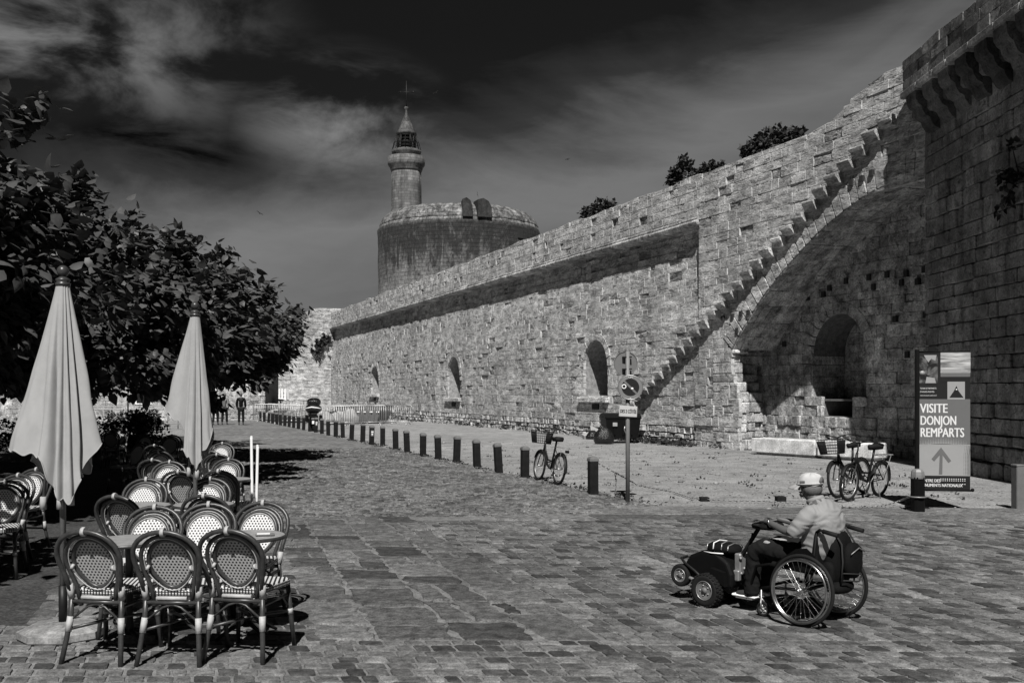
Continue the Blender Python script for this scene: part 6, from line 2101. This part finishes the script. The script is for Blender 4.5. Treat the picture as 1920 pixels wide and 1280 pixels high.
# --- motorised front unit coupled to the chair
t = thing("drive_unit", "black battery drive unit with knobbly tyres, coupled in front of the wheelchair", "power unit", WC, WR); t.scale = (SCL,) * 3
def knob_wheel(c, r, w, name, tread=True):
    mb = MB()
    pr = [(r * .55, -w * .36), (r * .78, -w * .5), (r * .93, -w * .46), (r, -w * .3), (r, w * .3), (r * .93, w * .46), (r * .78, w * .5), (r * .55, w * .36)]
    Mw = TR(c[0], c[1], c[2], 0, 0, R(90))
    mb.lathe(pr, 36, M=Mw, caps=False)
    if tread:
        for i in range(26):
            a = 2 * math.pi * i / 26
            for k, x in enumerate((-w * .34, 0, w * .34)):
                b = a + (.12 if k == 1 else 0)
                mb.bbox((0, 0, r), (w * .26, r * .15, r * .09), .002, 0, .5, Matrix.Translation(c) @ Matrix.Rotation(b, 4, 'X') @ Matrix.Translation((x, 0, 0)))
    o = mb.build(name, M_rubber, t)
    mb = MB(); mb.lathe([(.012, -w * .30), (r * .40, -w * .26), (r * .56, -w * .40), (r * .60, -w * .36), (r * .60, w * .36), (r * .56, w * .40), (r * .40, w * .26), (.012, w * .3)], 28, M=Mw, caps=False)
    for q in (-1, 1): mb.lathe([(.028, q * w * .3), (.028, q * w * .42), (.001, q * w * .44)], 12, M=Mw, caps=False)
    mb.build("rim", M_midgrey, o)
    mb = MB()
    for i in range(5):
        a = 2 * math.pi * i / 5
        for q in (-1, 1): mb.ball((c[0] + q * w * .31, c[1] + r * .32 * math.cos(a), c[2] + r * .32 * math.sin(a)), .008, 6, 5)
    mb.torus((c[0] - w * .41, c[1], c[2]), r * .58, .004, 28, 5, 'x'); mb.torus((c[0] + w * .41, c[1], c[2]), r * .58, .004, 28, 5, 'x')
    mb.build("rim_bolts", M_alu, o)
    return o
for sx in (-1, 1):
    knob_wheel((sx * .215, 1.03, .150), .150, .105, "wheel")
    knob_wheel((sx * .135, 1.38, .235), .108, .075, "front_wheel", False)
mb = MB()
mb.prism([(.80, .19), (.98, .13), (1.16, .17), (1.32, .28), (1.34, .36), (1.28, .44), (1.14, .50), (.98, .495), (.85, .42), (.80, .31)], -.145, .145, 'x'); hull = mb.build("hull", M_black, t)
bmod = hull.modifiers.new("round", 'BEVEL'); bmod.width = .035; bmod.segments = 4
mb = MB(); mb.prism([(.84, .20), (1.0, .28), (1.0, .36), (.86, .33)], -.20, -.148, 'x'); mb.build("fender", M_black, t)
mb = MB(); mb.prism([(.84, .20), (1.0, .28), (1.0, .36), (.86, .33)], .148, .20, 'x'); mb.build("fender", M_black, t)
for sx in (-1, 1):
    mb = MB(); mb.tube([(sx * .165, 1.00, .17), (sx * .165, 1.20, .30), (sx * .15, 1.33, .36), (sx * .11, 1.40, .39), (0, 1.415, .395)], .013, 8); mb.build("guard_bar", M_iron, t)
    mb = MB(); mb.tube([(sx * .135, 1.38, .235), (sx * .15, 1.25, .22), (sx * .16, 1.06, .18)], .016, 8); mb.build("swing_arm", M_galv, t)
mb = MB(); mb.tube([(-.2, 1.03, .15), (.2, 1.03, .15)], .018, 8); mb.build("axle", M_iron, t)
# pack strapped on top
soft((.0, .98, .525), (.12, .17, .055), M_nylon, "top_bag", t, 13)
for k, (y, z) in enumerate(((.86, .575), (.93, .590), (1.02, .590), (1.09, .575))):
    mb = MB(); mb.tube([(-.125, y, .525), (-.10, y + .01, z - .012), (0, y + .015, z + .004), (.10, y, z - .012), (.125, y, .525)], .006, 5); mb.build("strap", M_alu if k != 2 else M_white, t)
mb = MB(); mb.tube([(-.135, .90, .495), (-.15, 1.02, .49), (-.13, 1.12, .49)], .006, 5); mb.build("piping", M_white, t)
# coupling and steering stem
mb = MB()
mb.bbox((0, .80, .40), (.12, .07, .20), .012); mb.bbox((-.07, .80, .30), (.05, .08, .10), .01); mb.bbox((.07, .80, .30), (.05, .08, .10), .01)
for q in ((-.06, .76, .46), (.05, .76, .44), (0, .76, .36), (-.05, .76, .32)): mb.ball(q, .016, 8, 6)
mb.build("coupling", M_galv, t)
mb = MB(); mb.tube([(0, .78, .22), (-.03, .74, .15), (-.05, .69, .17), (-.12, .655, .22)], .013, 8); mb.build("tow_bar", M_steel, t)
mb = MB(); mb.tube([(0, .84, .40), (-.02, .72, .56), (-.04, .58, .755)], .020, 10); mb.tube([(-.028, .66, .66), (-.028, .65, .70)], .012, 8); mb.build("steering_stem", M_iron, t)
mb = MB()
soft((-.03, .49, .785), (.145, .12, .032), M_nylon, "console", t, 15, 3.2, None)
for sx in (-1, 1):
    mb = MB(); mb.tube([(-.03 + sx * .08, .58, .775), (-.03 + sx * .15, .555, .80), (-.03 + sx * .17, .47, .805)], .012, 8); mb.build("control_grip", M_rubber, t)
mb = MB(); mb.bbox((-.05, .425, .815), (.10, .03, .008), .003); mb.bbox((-.10, .60, .795), (.06, .006, .012), .002); mb.build("console_buckle", M_alu, t)
soft((-.06, .40, .655), (.13, .09, .025), M_card, "lap_cloth", man, 19, 2.4)

# --- people walking away along the street
def walker(loc, rz, label, top_mat, leg_mat, h=1.72, stride=.12, hair=M_hair, bag=False, arms=0.0, shorts=False):
    t = thing("person", label, "person", loc, rz, "people walking far along the street")
    t.scale = (h / 1.72,) * 3
    s = stride
    def leg(sx, q): return [(0, 0, .93, .105, .14), (sx * .09, q * .02, .86, .085), (sx * .10, q * .45 + .02, .48, .058), (sx * .10, q - .01, .10, .042), (sx * .10, q + .03, .045, .045), (sx * .11, q + .14, .03, .035)]
    def arm(sx, q): return [(0, 0, 1.40, .085, .13), (sx * .17, 0, 1.40, .062), (sx * .22, q * .3 - .02, 1.14, .046), (sx * .22, q * .8 + .06, .90, .036), (sx * .21, q * .9 + .08, .80, .034, .02)]
    b = skinned("body", [[(0, 0, .93, .105, .14), (0, .0, 1.10, .10, .13), (0, 0, 1.28, .11, .16), (0, 0, 1.40, .085, .13), (0, .01, 1.49, .052), (0, .02, 1.56, .068), (0, .025, 1.64, .078), (0, .02, 1.705, .04)], arm(-1, s + arms), arm(1, -s + arms), leg(-1, -s), leg(1, s)], M_skin, t)
    skinned("top", [[(0, 0, .90, .118, .155), (0, 0, 1.10, .115, .15), (0, 0, 1.28, .14, .19), (0, 0, 1.40, .11, .15), (0, .01, 1.455, .07)], [(0, 0, 1.40, .098, .14), (-.17, 0, 1.40, .082), (-.222, (s + arms) * .3 - .02, 1.14, .075), (-.222, (s + arms) * .8 + .05, .93, .055)], [(0, 0, 1.40, .098, .14), (.17, 0, 1.40, .082), (.222, (-s + arms) * .3 - .02, 1.14, .075), (.222, (-s + arms) * .8 + .05, .93, .055)]], top_mat, t)
    def tl(sx, q): 
        c = [(0, 0, .92, .12, .155), (sx * .09, q * .02, .85, .10), (sx * .10, q * .45 + .02, .48, .074)]
        return c if shorts else c + [(sx * .10, q, .12, .062)]
    skinned("trousers", [tl(-1, -s), tl(1, s)], leg_mat, t)
    mb = MB(); mb.ball((0, .0, 1.645), .088, 14, 10, sq=(.95, 1.0, .98)); mb.build("hair", hair, t)
    for sx, q in ((-1, -s), (1, s)):
        skinned("shoe", [[(sx * .10, q - .03, .045, .045, .04), (sx * .10, q + .06, .045, .045, .036), (sx * .11, q + .17, .035, .035, .025)]], M_shoe, t, 1)
    return t
p = gp(452, 797)
walker((wx(452, 53.5), 53.5, .012), R(8), "man in a black top and dark trousers walking away beside the bollards", M_black, M_dkcloth, 1.74, .06)
walker((wx(421, 54.0), 54.0, .012), R(2), "person in dark clothes walking away, half hidden by hanging leaves", M_midgrey, M_dkcloth, 1.70, .13)
walker((wx(404, 53.6), 53.6, .012), R(-4), "person mostly hidden by the second parasol, walking away in dark clothes", M_black, M_dkcloth, 1.68, .08)
walker((wx(412, 66), 66, .012), R(6), "small far person with bare legs walking between the two leaf hidden walkers", M_midgrey, M_black, 1.6, .10, shorts=True)
M_leafd = leafmat('shaded_hedge_leaf', .009, .6, .05)  # leaf colour lowered to stand in for the shade of the trees
# ------------------------------------------------------------------ the depot of barriers and market gear before the far wall
fr = random.Random(17)
def make_barrier():
    t = thing("crowd_barrier", "", "barrier")
    mb = MB()
    mb.tube([(-1.1, 0, .12), (-1.1, 0, .98), (-1.02, 0, 1.06), (1.02, 0, 1.06), (1.1, 0, .98), (1.1, 0, .12)], .021, 6)
    mb.tube([(-1.1, 0, .16), (1.1, 0, .16)], .019, 6); mb.build("frame", M_alu, t)
    mb = MB()
    for i in range(17): mb.tube([(-.98 + i * .1225, 0, .16), (-.98 + i * .1225, 0, 1.06)], .0085, 4)
    mb.build("bars", M_alu, t)
    for x in (-.85, .85):
        mb = MB(); mb.tube([(x, -.28, .0), (x, -.06, .12), (x, 0, .16), (x, .06, .12), (x, .28, .0)], .017, 5); mb.build("foot", M_alu, t)
    return t
ba0 = make_barrier(); used_b = [False]
def barrier(px, d, rz, label):
    loc = (wx(px, d), d, 0)
    if not used_b[0]:
        used_b[0] = True; ba0.location = loc; ba0.rotation_euler = (0, 0, R(rz)); ba0['label'] = label; ba0['group'] = "crowd barriers before the far wall"; return
    dup(ba0, loc, R(rz), label)
barrier(740, 55.0, -24, "rightmost steel crowd barrier, standing free before the pale wall")
barrier(716, 56.5, -30, "steel crowd barrier second from the right end of the row")
barrier(686, 54.0, -4, "steel crowd barrier in front of the dark skip, right of the scooter")
barrier(648, 53.5, 3, "steel crowd barrier in front of the white sacks, right of the scooter")
barrier(618, 52.5, 2, "steel crowd barrier just right of the scooter")
barrier(545, 56.5, 6, "steel crowd barrier before the pallet cage, left of the scooter")
barrier(560, 58.0, 30, "steel crowd barrier set askew behind the pallet cage, left of the scooter")
barrier(510, 60.5, 12, "steel crowd barrier left of the pallet cage, behind the bollards")
barrier(485, 63.0, 20, "steel crowd barrier below the white truck")
barrier(465, 66.0, 14, "leftmost steel crowd barrier of the row, beside the man in black")
# wire cage with bits in it
t = thing("pallet_cage", "wire mesh pallet cage with pale bundles, left of the scooter", "cage", (wx(556, 58.5), 58.5, 0), R(10))
mb = MB()
for z in [0.15 + .14 * k for k in range(9)]: mb.tube([(-1, -.55, z), (1, -.55, z), (1, .55, z), (-1, .55, z)], .011, 4, closed=True)
for k in range(13):
    for y in (-.55, .55): mb.tube([(-1 + k / 6, y, .12), (-1 + k / 6, y, 1.28)], .009, 4)
for k in range(7):
    for x in (-1, 1): mb.tube([(x, -.55 + k * .183, .12), (x, -.55 + k * .183, 1.28)], .009, 4)
mb.build("mesh", M_alu, t)
mb = MB(); mb.bbox((0, 0, .08), (2.0, 1.1, .1), .02); mb.build("pallet", M_bark, t)
# skip
t = thing("waste_skip", "dark open skip with a striped edge behind the right hand barriers", "skip", (wx(684, 57.5), 57.5, 0), R(-16))
mb = MB()
vs = [(-1.1, -.75, .12), (1.1, -.75, .12), (1.1, .75, .12), (-1.1, .75, .12), (-1.45, -.9, 1.02), (1.45, -.9, 1.02), (1.45, .9, 1.02), (-1.45, .9, 1.02), (-1.35, -.82, .98), (1.35, -.82, .98), (1.35, .82, .98), (-1.35, .82, .98), (-1.05, -.7, .2), (1.05, -.7, .2), (1.05, .7, .2), (-1.05, .7, .2)]
mb.add(vs, [(0, 3, 2, 1), (0, 1, 5, 4), (1, 2, 6, 5), (2, 3, 7, 6), (3, 0, 4, 7), (4, 5, 9, 8), (5, 6, 10, 9), (6, 7, 11, 10), (7, 4, 8, 11), (8, 9, 13, 12), (9, 10, 14, 13), (10, 11, 15, 14), (11, 8, 12, 15), (12, 13, 14, 15)])
for x in (-.9, 0, .9): mb.bbox((x, -.84, .55), (.08, .06, .8), .01)
mb.build("body", M_midgrey, t)
mb = MB()
for k in range(7): mb.bbox((-1.2 + k * .4, -.885, .66), (.2, .03, .07), .005)
mb.build("marking", M_white, t)
for i, (px, d, s, lab) in enumerate(((657, 55.5, (.5, .45, .55), "bulky white sack behind the barriers, right of the scooter"), (640, 56.2, (.45, .4, .45), "white sack leaning on the bulkier one behind the barriers"), (628, 55.0, (.4, .4, .42), "pale lumpy sack behind the barrier nearest the scooter"), (613, 54.6, (.4, .4, .45), "rounded white sack just right of the scooter"), (557, 58.4, (.8, .42, .42), "pale bundle lying in the pallet cage"), (518, 62, (.7, .5, .5), "pale bundle between the pallet cage and the truck"), (500, 64, (.6, .5, .5), "grey bundle below the truck's slatted side"))):
    lump("white_sack", Vector((wx(px, d), d, .17 if i == 4 else 0)), s, M_card, lab, "sack", 20 + i, "sacks and bundles behind the barriers", .3)
# market bits: crates
for i, (px, d, rz, z, lab) in enumerate(((630, 57.5, 10, 0, "dark crate on the ground behind the sacks"), (672, 59, -8, 0, "dark crate just left of the skip"), (528, 60, 14, 0, "dark crate behind the bollards, left of the pallet cage"))):
    t = thing("crate", lab, "crate", (wx(px, d), d, z), R(rz), "crates behind the barriers")
    mb = MB()
    for k in range(4):
        zz_ = .1 + k * .17
        for y in (-.34, .34): mb.bbox((0, y, zz_), (.95, .03, .13), .005)
        for x in (-.46, .46): mb.bbox((x, 0, zz_), (.03, .65, .13), .005)
    for x in (-.44, .44):
        for y in (-.31, .31): mb.box((x, y, .36), (.05, .05, .7))
    mb.box((0, 0, .05), (.9, .63, .03)); mb.build("slats", M_bark, t)
# rolled awnings (two pale rounded covers)
for i, (px, d, rx_, rz_, lab) in enumerate(((523, 66, .95, .80, "larger pale dome shaped cover behind the barriers, right of the truck"), (546, 65, .75, .78, "smaller ribbed dome cover with a dark rim, right of the larger one"))):
    t = thing("dome_cover", lab, "cover", (wx(px, d), d, 0), 0, "dome covers behind the barriers")
    mb = MB(); mb.lathe([(rx_, 0), (rx_ * 1.0, rz_ * .9)] + [(rx_ * math.cos(R(a)), rz_ * .9 + rx_ * .62 * math.sin(R(a))) for a in range(8, 90, 12)] + [(.02, rz_ * .9 + rx_ * .62)], 24); mb.build("cover", M_card, t)
    mb = MB()
    for k in range(6):
        a = math.pi * k / 6
        mb.tube([(rx_ * 1.01 * math.cos(b) * math.cos(a), rx_ * 1.01 * math.cos(b) * math.sin(a), rz_ * .9 + rx_ * .63 * math.sin(b)) for b in [math.pi * q / 12 for q in range(13)]], .02, 4)
    mb.torus((0, 0, rz_ * .9), rx_ * 1.01, .03, 24, 5, 'z')
    mb.build("hoops", M_galv, t)
# scooter seen from behind with a bulky covered load
sp_ = Vector((wx(587, 45.5), 45.5, 0))
t = thing("motor_scooter", "dark scooter seen from behind, piled with a bulky covered load", "scooter", sp_, R(14))
for y in (-.55, .62):
    mb = MB(); mb.torus((0, y, .23), .175, .055, 24, 8, 'x'); w = mb.build("wheel", M_rubber, t)
    mb = MB(); mb.lathe([(.02, -.04), (.13, -.05), (.13, .05), (.02, .04)], 16, M=TR(0, y, .23, 0, 0, R(90)), caps=False); mb.build("rim", M_alu, w)
mb = MB(); mb.prism([(-.75, .38), (-.30, .22), (.30, .22), (.42, .35), (.60, .85), (.50, 1.0), (.36, .86), (.22, .42), (-.12, .40), (-.22, .72), (-.80, .74)], -.19, .19, 'x'); bo = mb.build("body", M_black, t)
bm_ = bo.modifiers.new("round", 'BEVEL'); bm_.width = .05; bm_.segments = 3
mb = MB(); mb.bbox((0, -.40, .78), (.28, .62, .10), .04); mb.build("seat", M_rubber, t)
mb = MB(); mb.tube([(-.33, .42, 1.02), (-.15, .50, 1.04), (.15, .50, 1.04), (.33, .42, 1.02)], .018, 8); mb.build("handlebar", M_iron, t)
mb = MB(); mb.bbox((0, -.80, .58), (.22, .04, .09), .01); mb.build("tail_lamp", M_midgrey, t)
mb = MB(); mb.bbox((0, -.83, .42), (.17, .01, .14), .003); mb.build("number_plate", M_white, t)
soft((0, -.30, 1.02), (.36, .42, .24), M_bag, "load", t, 31, 2.2)
soft((.03, -.15, 1.32), (.32, .36, .20), M_bag, "top_load", t, 33, 2.2)
for x in (-.30, .32):
    mb = MB(); mb.bbox((x, -.45, .60), (.13, .40, .30), .04); mb.build("pannier", M_black, t)
mb = MB(); mb.tube([(-.36, -.52, 1.04), (-.1, -.70, 1.10), (.2, -.70, 1.06), (.36, -.5, 1.02)], .03, 6); mb.build("strap", M_white, t)
# white tipper truck
d = 74
t = thing("tipper_truck", "small white truck with a slatted load bed, parked before the far wall", "truck", (wx(488, d), d, 0), R(97))
mb = MB()
mb.prism([(.55, .45), (1.85, .45), (1.9, .95), (1.72, 1.2), (1.38, 1.92), (.62, 1.95), (.55, 1.9)], -.85, .85, 'x'); cb = mb.build("cab", M_white, t)
m_ = cb.modifiers.new("round", 'BEVEL'); m_.width = .06; m_.segments = 3
for sx in (-1, 1):
    mb = MB(); mb.prism([(.72, 1.18), (1.55, 1.18), (1.28, 1.78), (.72, 1.80)], sx * .852 - .01, sx * .852 + .01, 'x'); mb.build("side_window", M_glass, t)
mb = MB(); mb.add([(-.74, 1.71, 1.25), (.74, 1.71, 1.25), (.66, 1.40, 1.86), (-.66, 1.40, 1.86)], [(0, 1, 2, 3)]); mb.build("windscreen", M_glass, t)
mb = MB(); mb.bbox((0, -.75, .78), (1.75, 2.5, .12), .02); mb.bbox((0, -.75, 1.05), (1.78, 2.5, .40), .02); mb.build("load_bed", M_white, t)
mb = MB()
for sx in (-.87, .87):
    for k in range(12): mb.bbox((sx, -1.92 + k * .213, 1.62), (.03, .08, .85), .01)
    mb.bbox((sx, -.75, 1.3), (.04, 2.45, .06), .01)
for k in range(8): mb.bbox((-.78 + k * .223, -1.98, 1.62), (.08, .03, .85), .01)
mb.build("slatted_side", M_white, t)
mb = MB(); mb.bbox((0, -.1, .55), (.8, 3.6, .16), .02); mb.build("chassis", M_black, t)
for sx in (-.72, .72):
    for y in (1.2, -1.2):
        mb = MB(); mb.torus((sx, y, .33), .235, .095, 24, 8, 'x'); w = mb.build("wheel", M_rubber, t)
        mb = MB(); mb.lathe([(.03, -.06), (.18, -.08), (.18, .08), (.03, .06)], 16, M=TR(sx, y, .33, 0, 0, R(90)), caps=False); mb.build("rim", M_galv, w)

# ------------------------------------------------------------------ beyond the terrace, glimpsed between the trunks
def hedge(x0, y0, x1, y1, h, w, label, seed, n=160):
    t = thing("hedge", label, "hedge", ((x0 + x1) / 2, (y0 + y1) / 2, 0), 0, "hedges closing the terrace")
    r = random.Random(seed); cs = []
    ox, oy = (x0 + x1) / 2, (y0 + y1) / 2
    for i in range(n):
        k = r.random(); e = r.random()
        z = h * (1 - .5 * e * e)
        cs.append((x0 + (x1 - x0) * k - ox + r.gauss(0, w * .3), y0 + (y1 - y0) * k - oy + r.uniform(-w, w), (r.uniform(.1, 1) if e > .4 else 1) * z + r.gauss(0, .05)))
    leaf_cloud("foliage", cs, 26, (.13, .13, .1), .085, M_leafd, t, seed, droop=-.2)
    for k in range(7):
        f = (k + .5) / 7
        b = (x0 + (x1 - x0) * f - ox, y0 + (y1 - y0) * f - oy, 0)
        mb = MB(); mb.tube([b, (b[0] + .03, b[1], h * .6)], [.03, .012], 5); mb.build("stem", M_bark, t)
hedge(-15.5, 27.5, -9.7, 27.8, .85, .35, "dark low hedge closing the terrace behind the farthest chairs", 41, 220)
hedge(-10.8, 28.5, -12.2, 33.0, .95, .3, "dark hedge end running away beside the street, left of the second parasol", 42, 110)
# old stone wall and house far behind
t = thing("stone_house", "old rough stone house seen between the trunks, far left", "house", (wx(222, 62), 62, 0), R(4))
hb_ = random.Random(8)
mb = MB(); coursed(mb, -9, 9, -.05, 4.2, lambda z: 0.0, lambda z: [(-2.0, -1.0), (1.6, 2.5), (-6, -5)] if 1.0 < z < 2.3 else [], hb_, hh=(.2, .34), ww=(.3, .8), erode=.25, tmean=.42)
# coursed() lays outward along +y: turn it to face the street
mb.v = [(-x, -y, z) for x, y, z in mb.v]
mb.build("wall", M_wallold, t)
mb = MB(); mb.box((0, 2.6, 2.1), (18, 5.0, 4.25)); mb.build("wall_core", M_mortard, t)
mb = MB(); mb.prism([(-.4, 4.15), (2.6, 5.6), (5.6, 4.15), (5.6, 4.0), (-.4, 4.0)], -9.3, 9.3, 'x'); mb.build("roof", M_midgrey, t)
for a, b in ((1.0, 2.0), (-2.5, -1.6), (5, 6)):
    mb = MB(); mb.bbox(((a + b) / 2, .06, 1.66), (b - a, .05, 1.3), .01); w = mb.build("window", M_white, t)
    mb = MB(); mb.box(((a + b) / 2, .028, 1.66), (b - a - .2, .02, 1.1)); mb.build("pane", M_glass, w)
# low railing
t = thing("garden_railing", "pale railing beyond the hedge, between the trunks", "railing", (wx(258, 48), 48, 0), R(5))
mb = MB()
for z in (.25, .95, 1.1): mb.tube([(-2.6, 0, z), (2.4, 0, z)], .03, 6)
for k in range(11): mb.tube([(-2.6 + k * .5, 0, 0), (-2.6 + k * .5, 0, 1.1)], .025, 6)
mb.build("rails", M_card, t)
t = thing("lamp_post", "thin dark post standing before the stone house", "post", (wx(240, 44), 44, 0), 0)
mb = MB(); mb.tube([(0, 0, 0), (0, 0, 2.1)], .035, 8); mb.build("pole", M_iron, t)
mb = MB(); mb.lathe([(.05, 2.08), (.13, 2.14), (.11, 2.38), (.16, 2.40), (.03, 2.52)], 10); mb.build("lantern", M_iron, t)
for i, (px, d, r_, lab) in enumerate(((262, 46, .55, "pale flowering shrub before the railing"), (216, 45, .5, "grey green bush left of the thin lamp post"), (285, 47, .5, "rounded bush at the right end of the railing"))):
    t = thing("garden_bush", lab, "bush", (wx(px, d), d, 0), 0, "bushes beyond the hedge")
    q = random.Random(60 + i); cs = []
    for k in range(40):
        v = Vector((q.gauss(0, 1), q.gauss(0, 1), q.gauss(0, 1))).normalized() * r_ * q.uniform(.5, 1)
        cs.append((v.x, v.y, max(.05, v.z + .45)))
    leaf_cloud("foliage", cs, 16, (.08, .08, .08), .10, M_card if i == 0 else M_leaf2, t, 60 + i, droop=-.2)
    mb = MB(); mb.tube([(0, 0, 0), (.02, 0, .4)], [.03, .015], 5); mb.build("stem", M_bark, t)
# house fronts closing the street's left side far away, behind the trees
for i, (x0, d0, L, hgt, rz, lab) in enumerate(((-33, 84, 15, 5.2, 6, "pale low house front far behind the trees, at the street's end"), (-40, 60, 18, 5.6, 60, "shaded old house row on the far left, behind the trees"))):
    t = thing("town_house", lab, "house", (x0, d0, 0), R(rz))
    mb = MB(); mb.box((0, 2.5, hgt / 2), (L, 5, hgt)); mb.build("wall", M_conc, t)
    mb = MB(); mb.prism([(-.4, hgt), (2.5, hgt + 1.5), (5.4, hgt), (5.4, hgt - .12), (-.4, hgt - .12)], -L / 2 - .3, L / 2 + .3, 'x'); mb.build("roof", M_midgrey, t)
    for k in range(4):
        x = -L / 2 + L * (k + .5) / 4
        mb = MB(); mb.bbox((x, -.02, 2.0), (1.1, .06, 1.5), .01); w = mb.build("window", M_white, t)
        mb = MB(); mb.box((x, -.055, 2.0), (.9, .02, 1.3)); mb.build("pane", M_glass, w)

# ------------------------------------------------------------------ swifts in the sky
for i, (px, py, d, sp, a, lab) in enumerate(((487, 400, 55, .42, 30, "small dark bird left of the keep, low in the sky"), (817, 174, 60, .45, -35, "largest dark bird, right of the weather vane"), (892, 170, 80, .42, 20, "tiny dark bird farther right of the weather vane"), (941, 207, 75, .40, 70, "tiny dark bird high above the right side of the keep"), (895, 365, 80, .5, 80, "dark bird flying just above the keep's merlons"), (1064, 299, 70, .4, -20, "tiny dark bird in the pale sky above the rampart"))):
    t = thing("swift", lab, "bird", (wx(px, d), d, wz(py, d)), R(a), "birds in flight")
    t.rotation_euler = (R(25), R(a), R(20))
    o = skinned("body", [[(0, -.11, 0, .012), (0, -.05, 0, .028), (0, .04, 0, .034), (0, .10, .005, .022), (0, .125, 0, .008)]], M_iron, t, 1)
    for sx in (-1, 1):
        mb = MB()
        s_ = sp / 2
        top = [(sx * .02, .05, .005), (sx * s_ * .45, .09, .03), (sx * s_ * .8, .03, .035), (sx * s_, -.07, .03), (sx * s_ * .7, -.01, .03), (sx * s_ * .35, .0, .02), (sx * .02, -.02, .0)]
        k = len(top)
        mb.add(top + [(x, y, z - .008) for x, y, z in top], [tuple(range(k)), tuple(range(2 * k - 1, k - 1, -1))] + [(j, k + j, k + (j + 1) % k, (j + 1) % k) for j in range(k)])
        mb.build("wing", M_iron, t)
    mb = MB(); mb.add([(-.008, -.10, 0), (.008, -.10, 0), (.035, -.19, 0), (0, -.15, 0), (-.035, -.19, 0), (0, -.12, .008)], [(0, 1, 2, 3, 4), (5, 1, 0), (5, 2, 1), (5, 3, 2), (5, 4, 3), (5, 0, 4)]); mb.build("tail", M_iron, t)
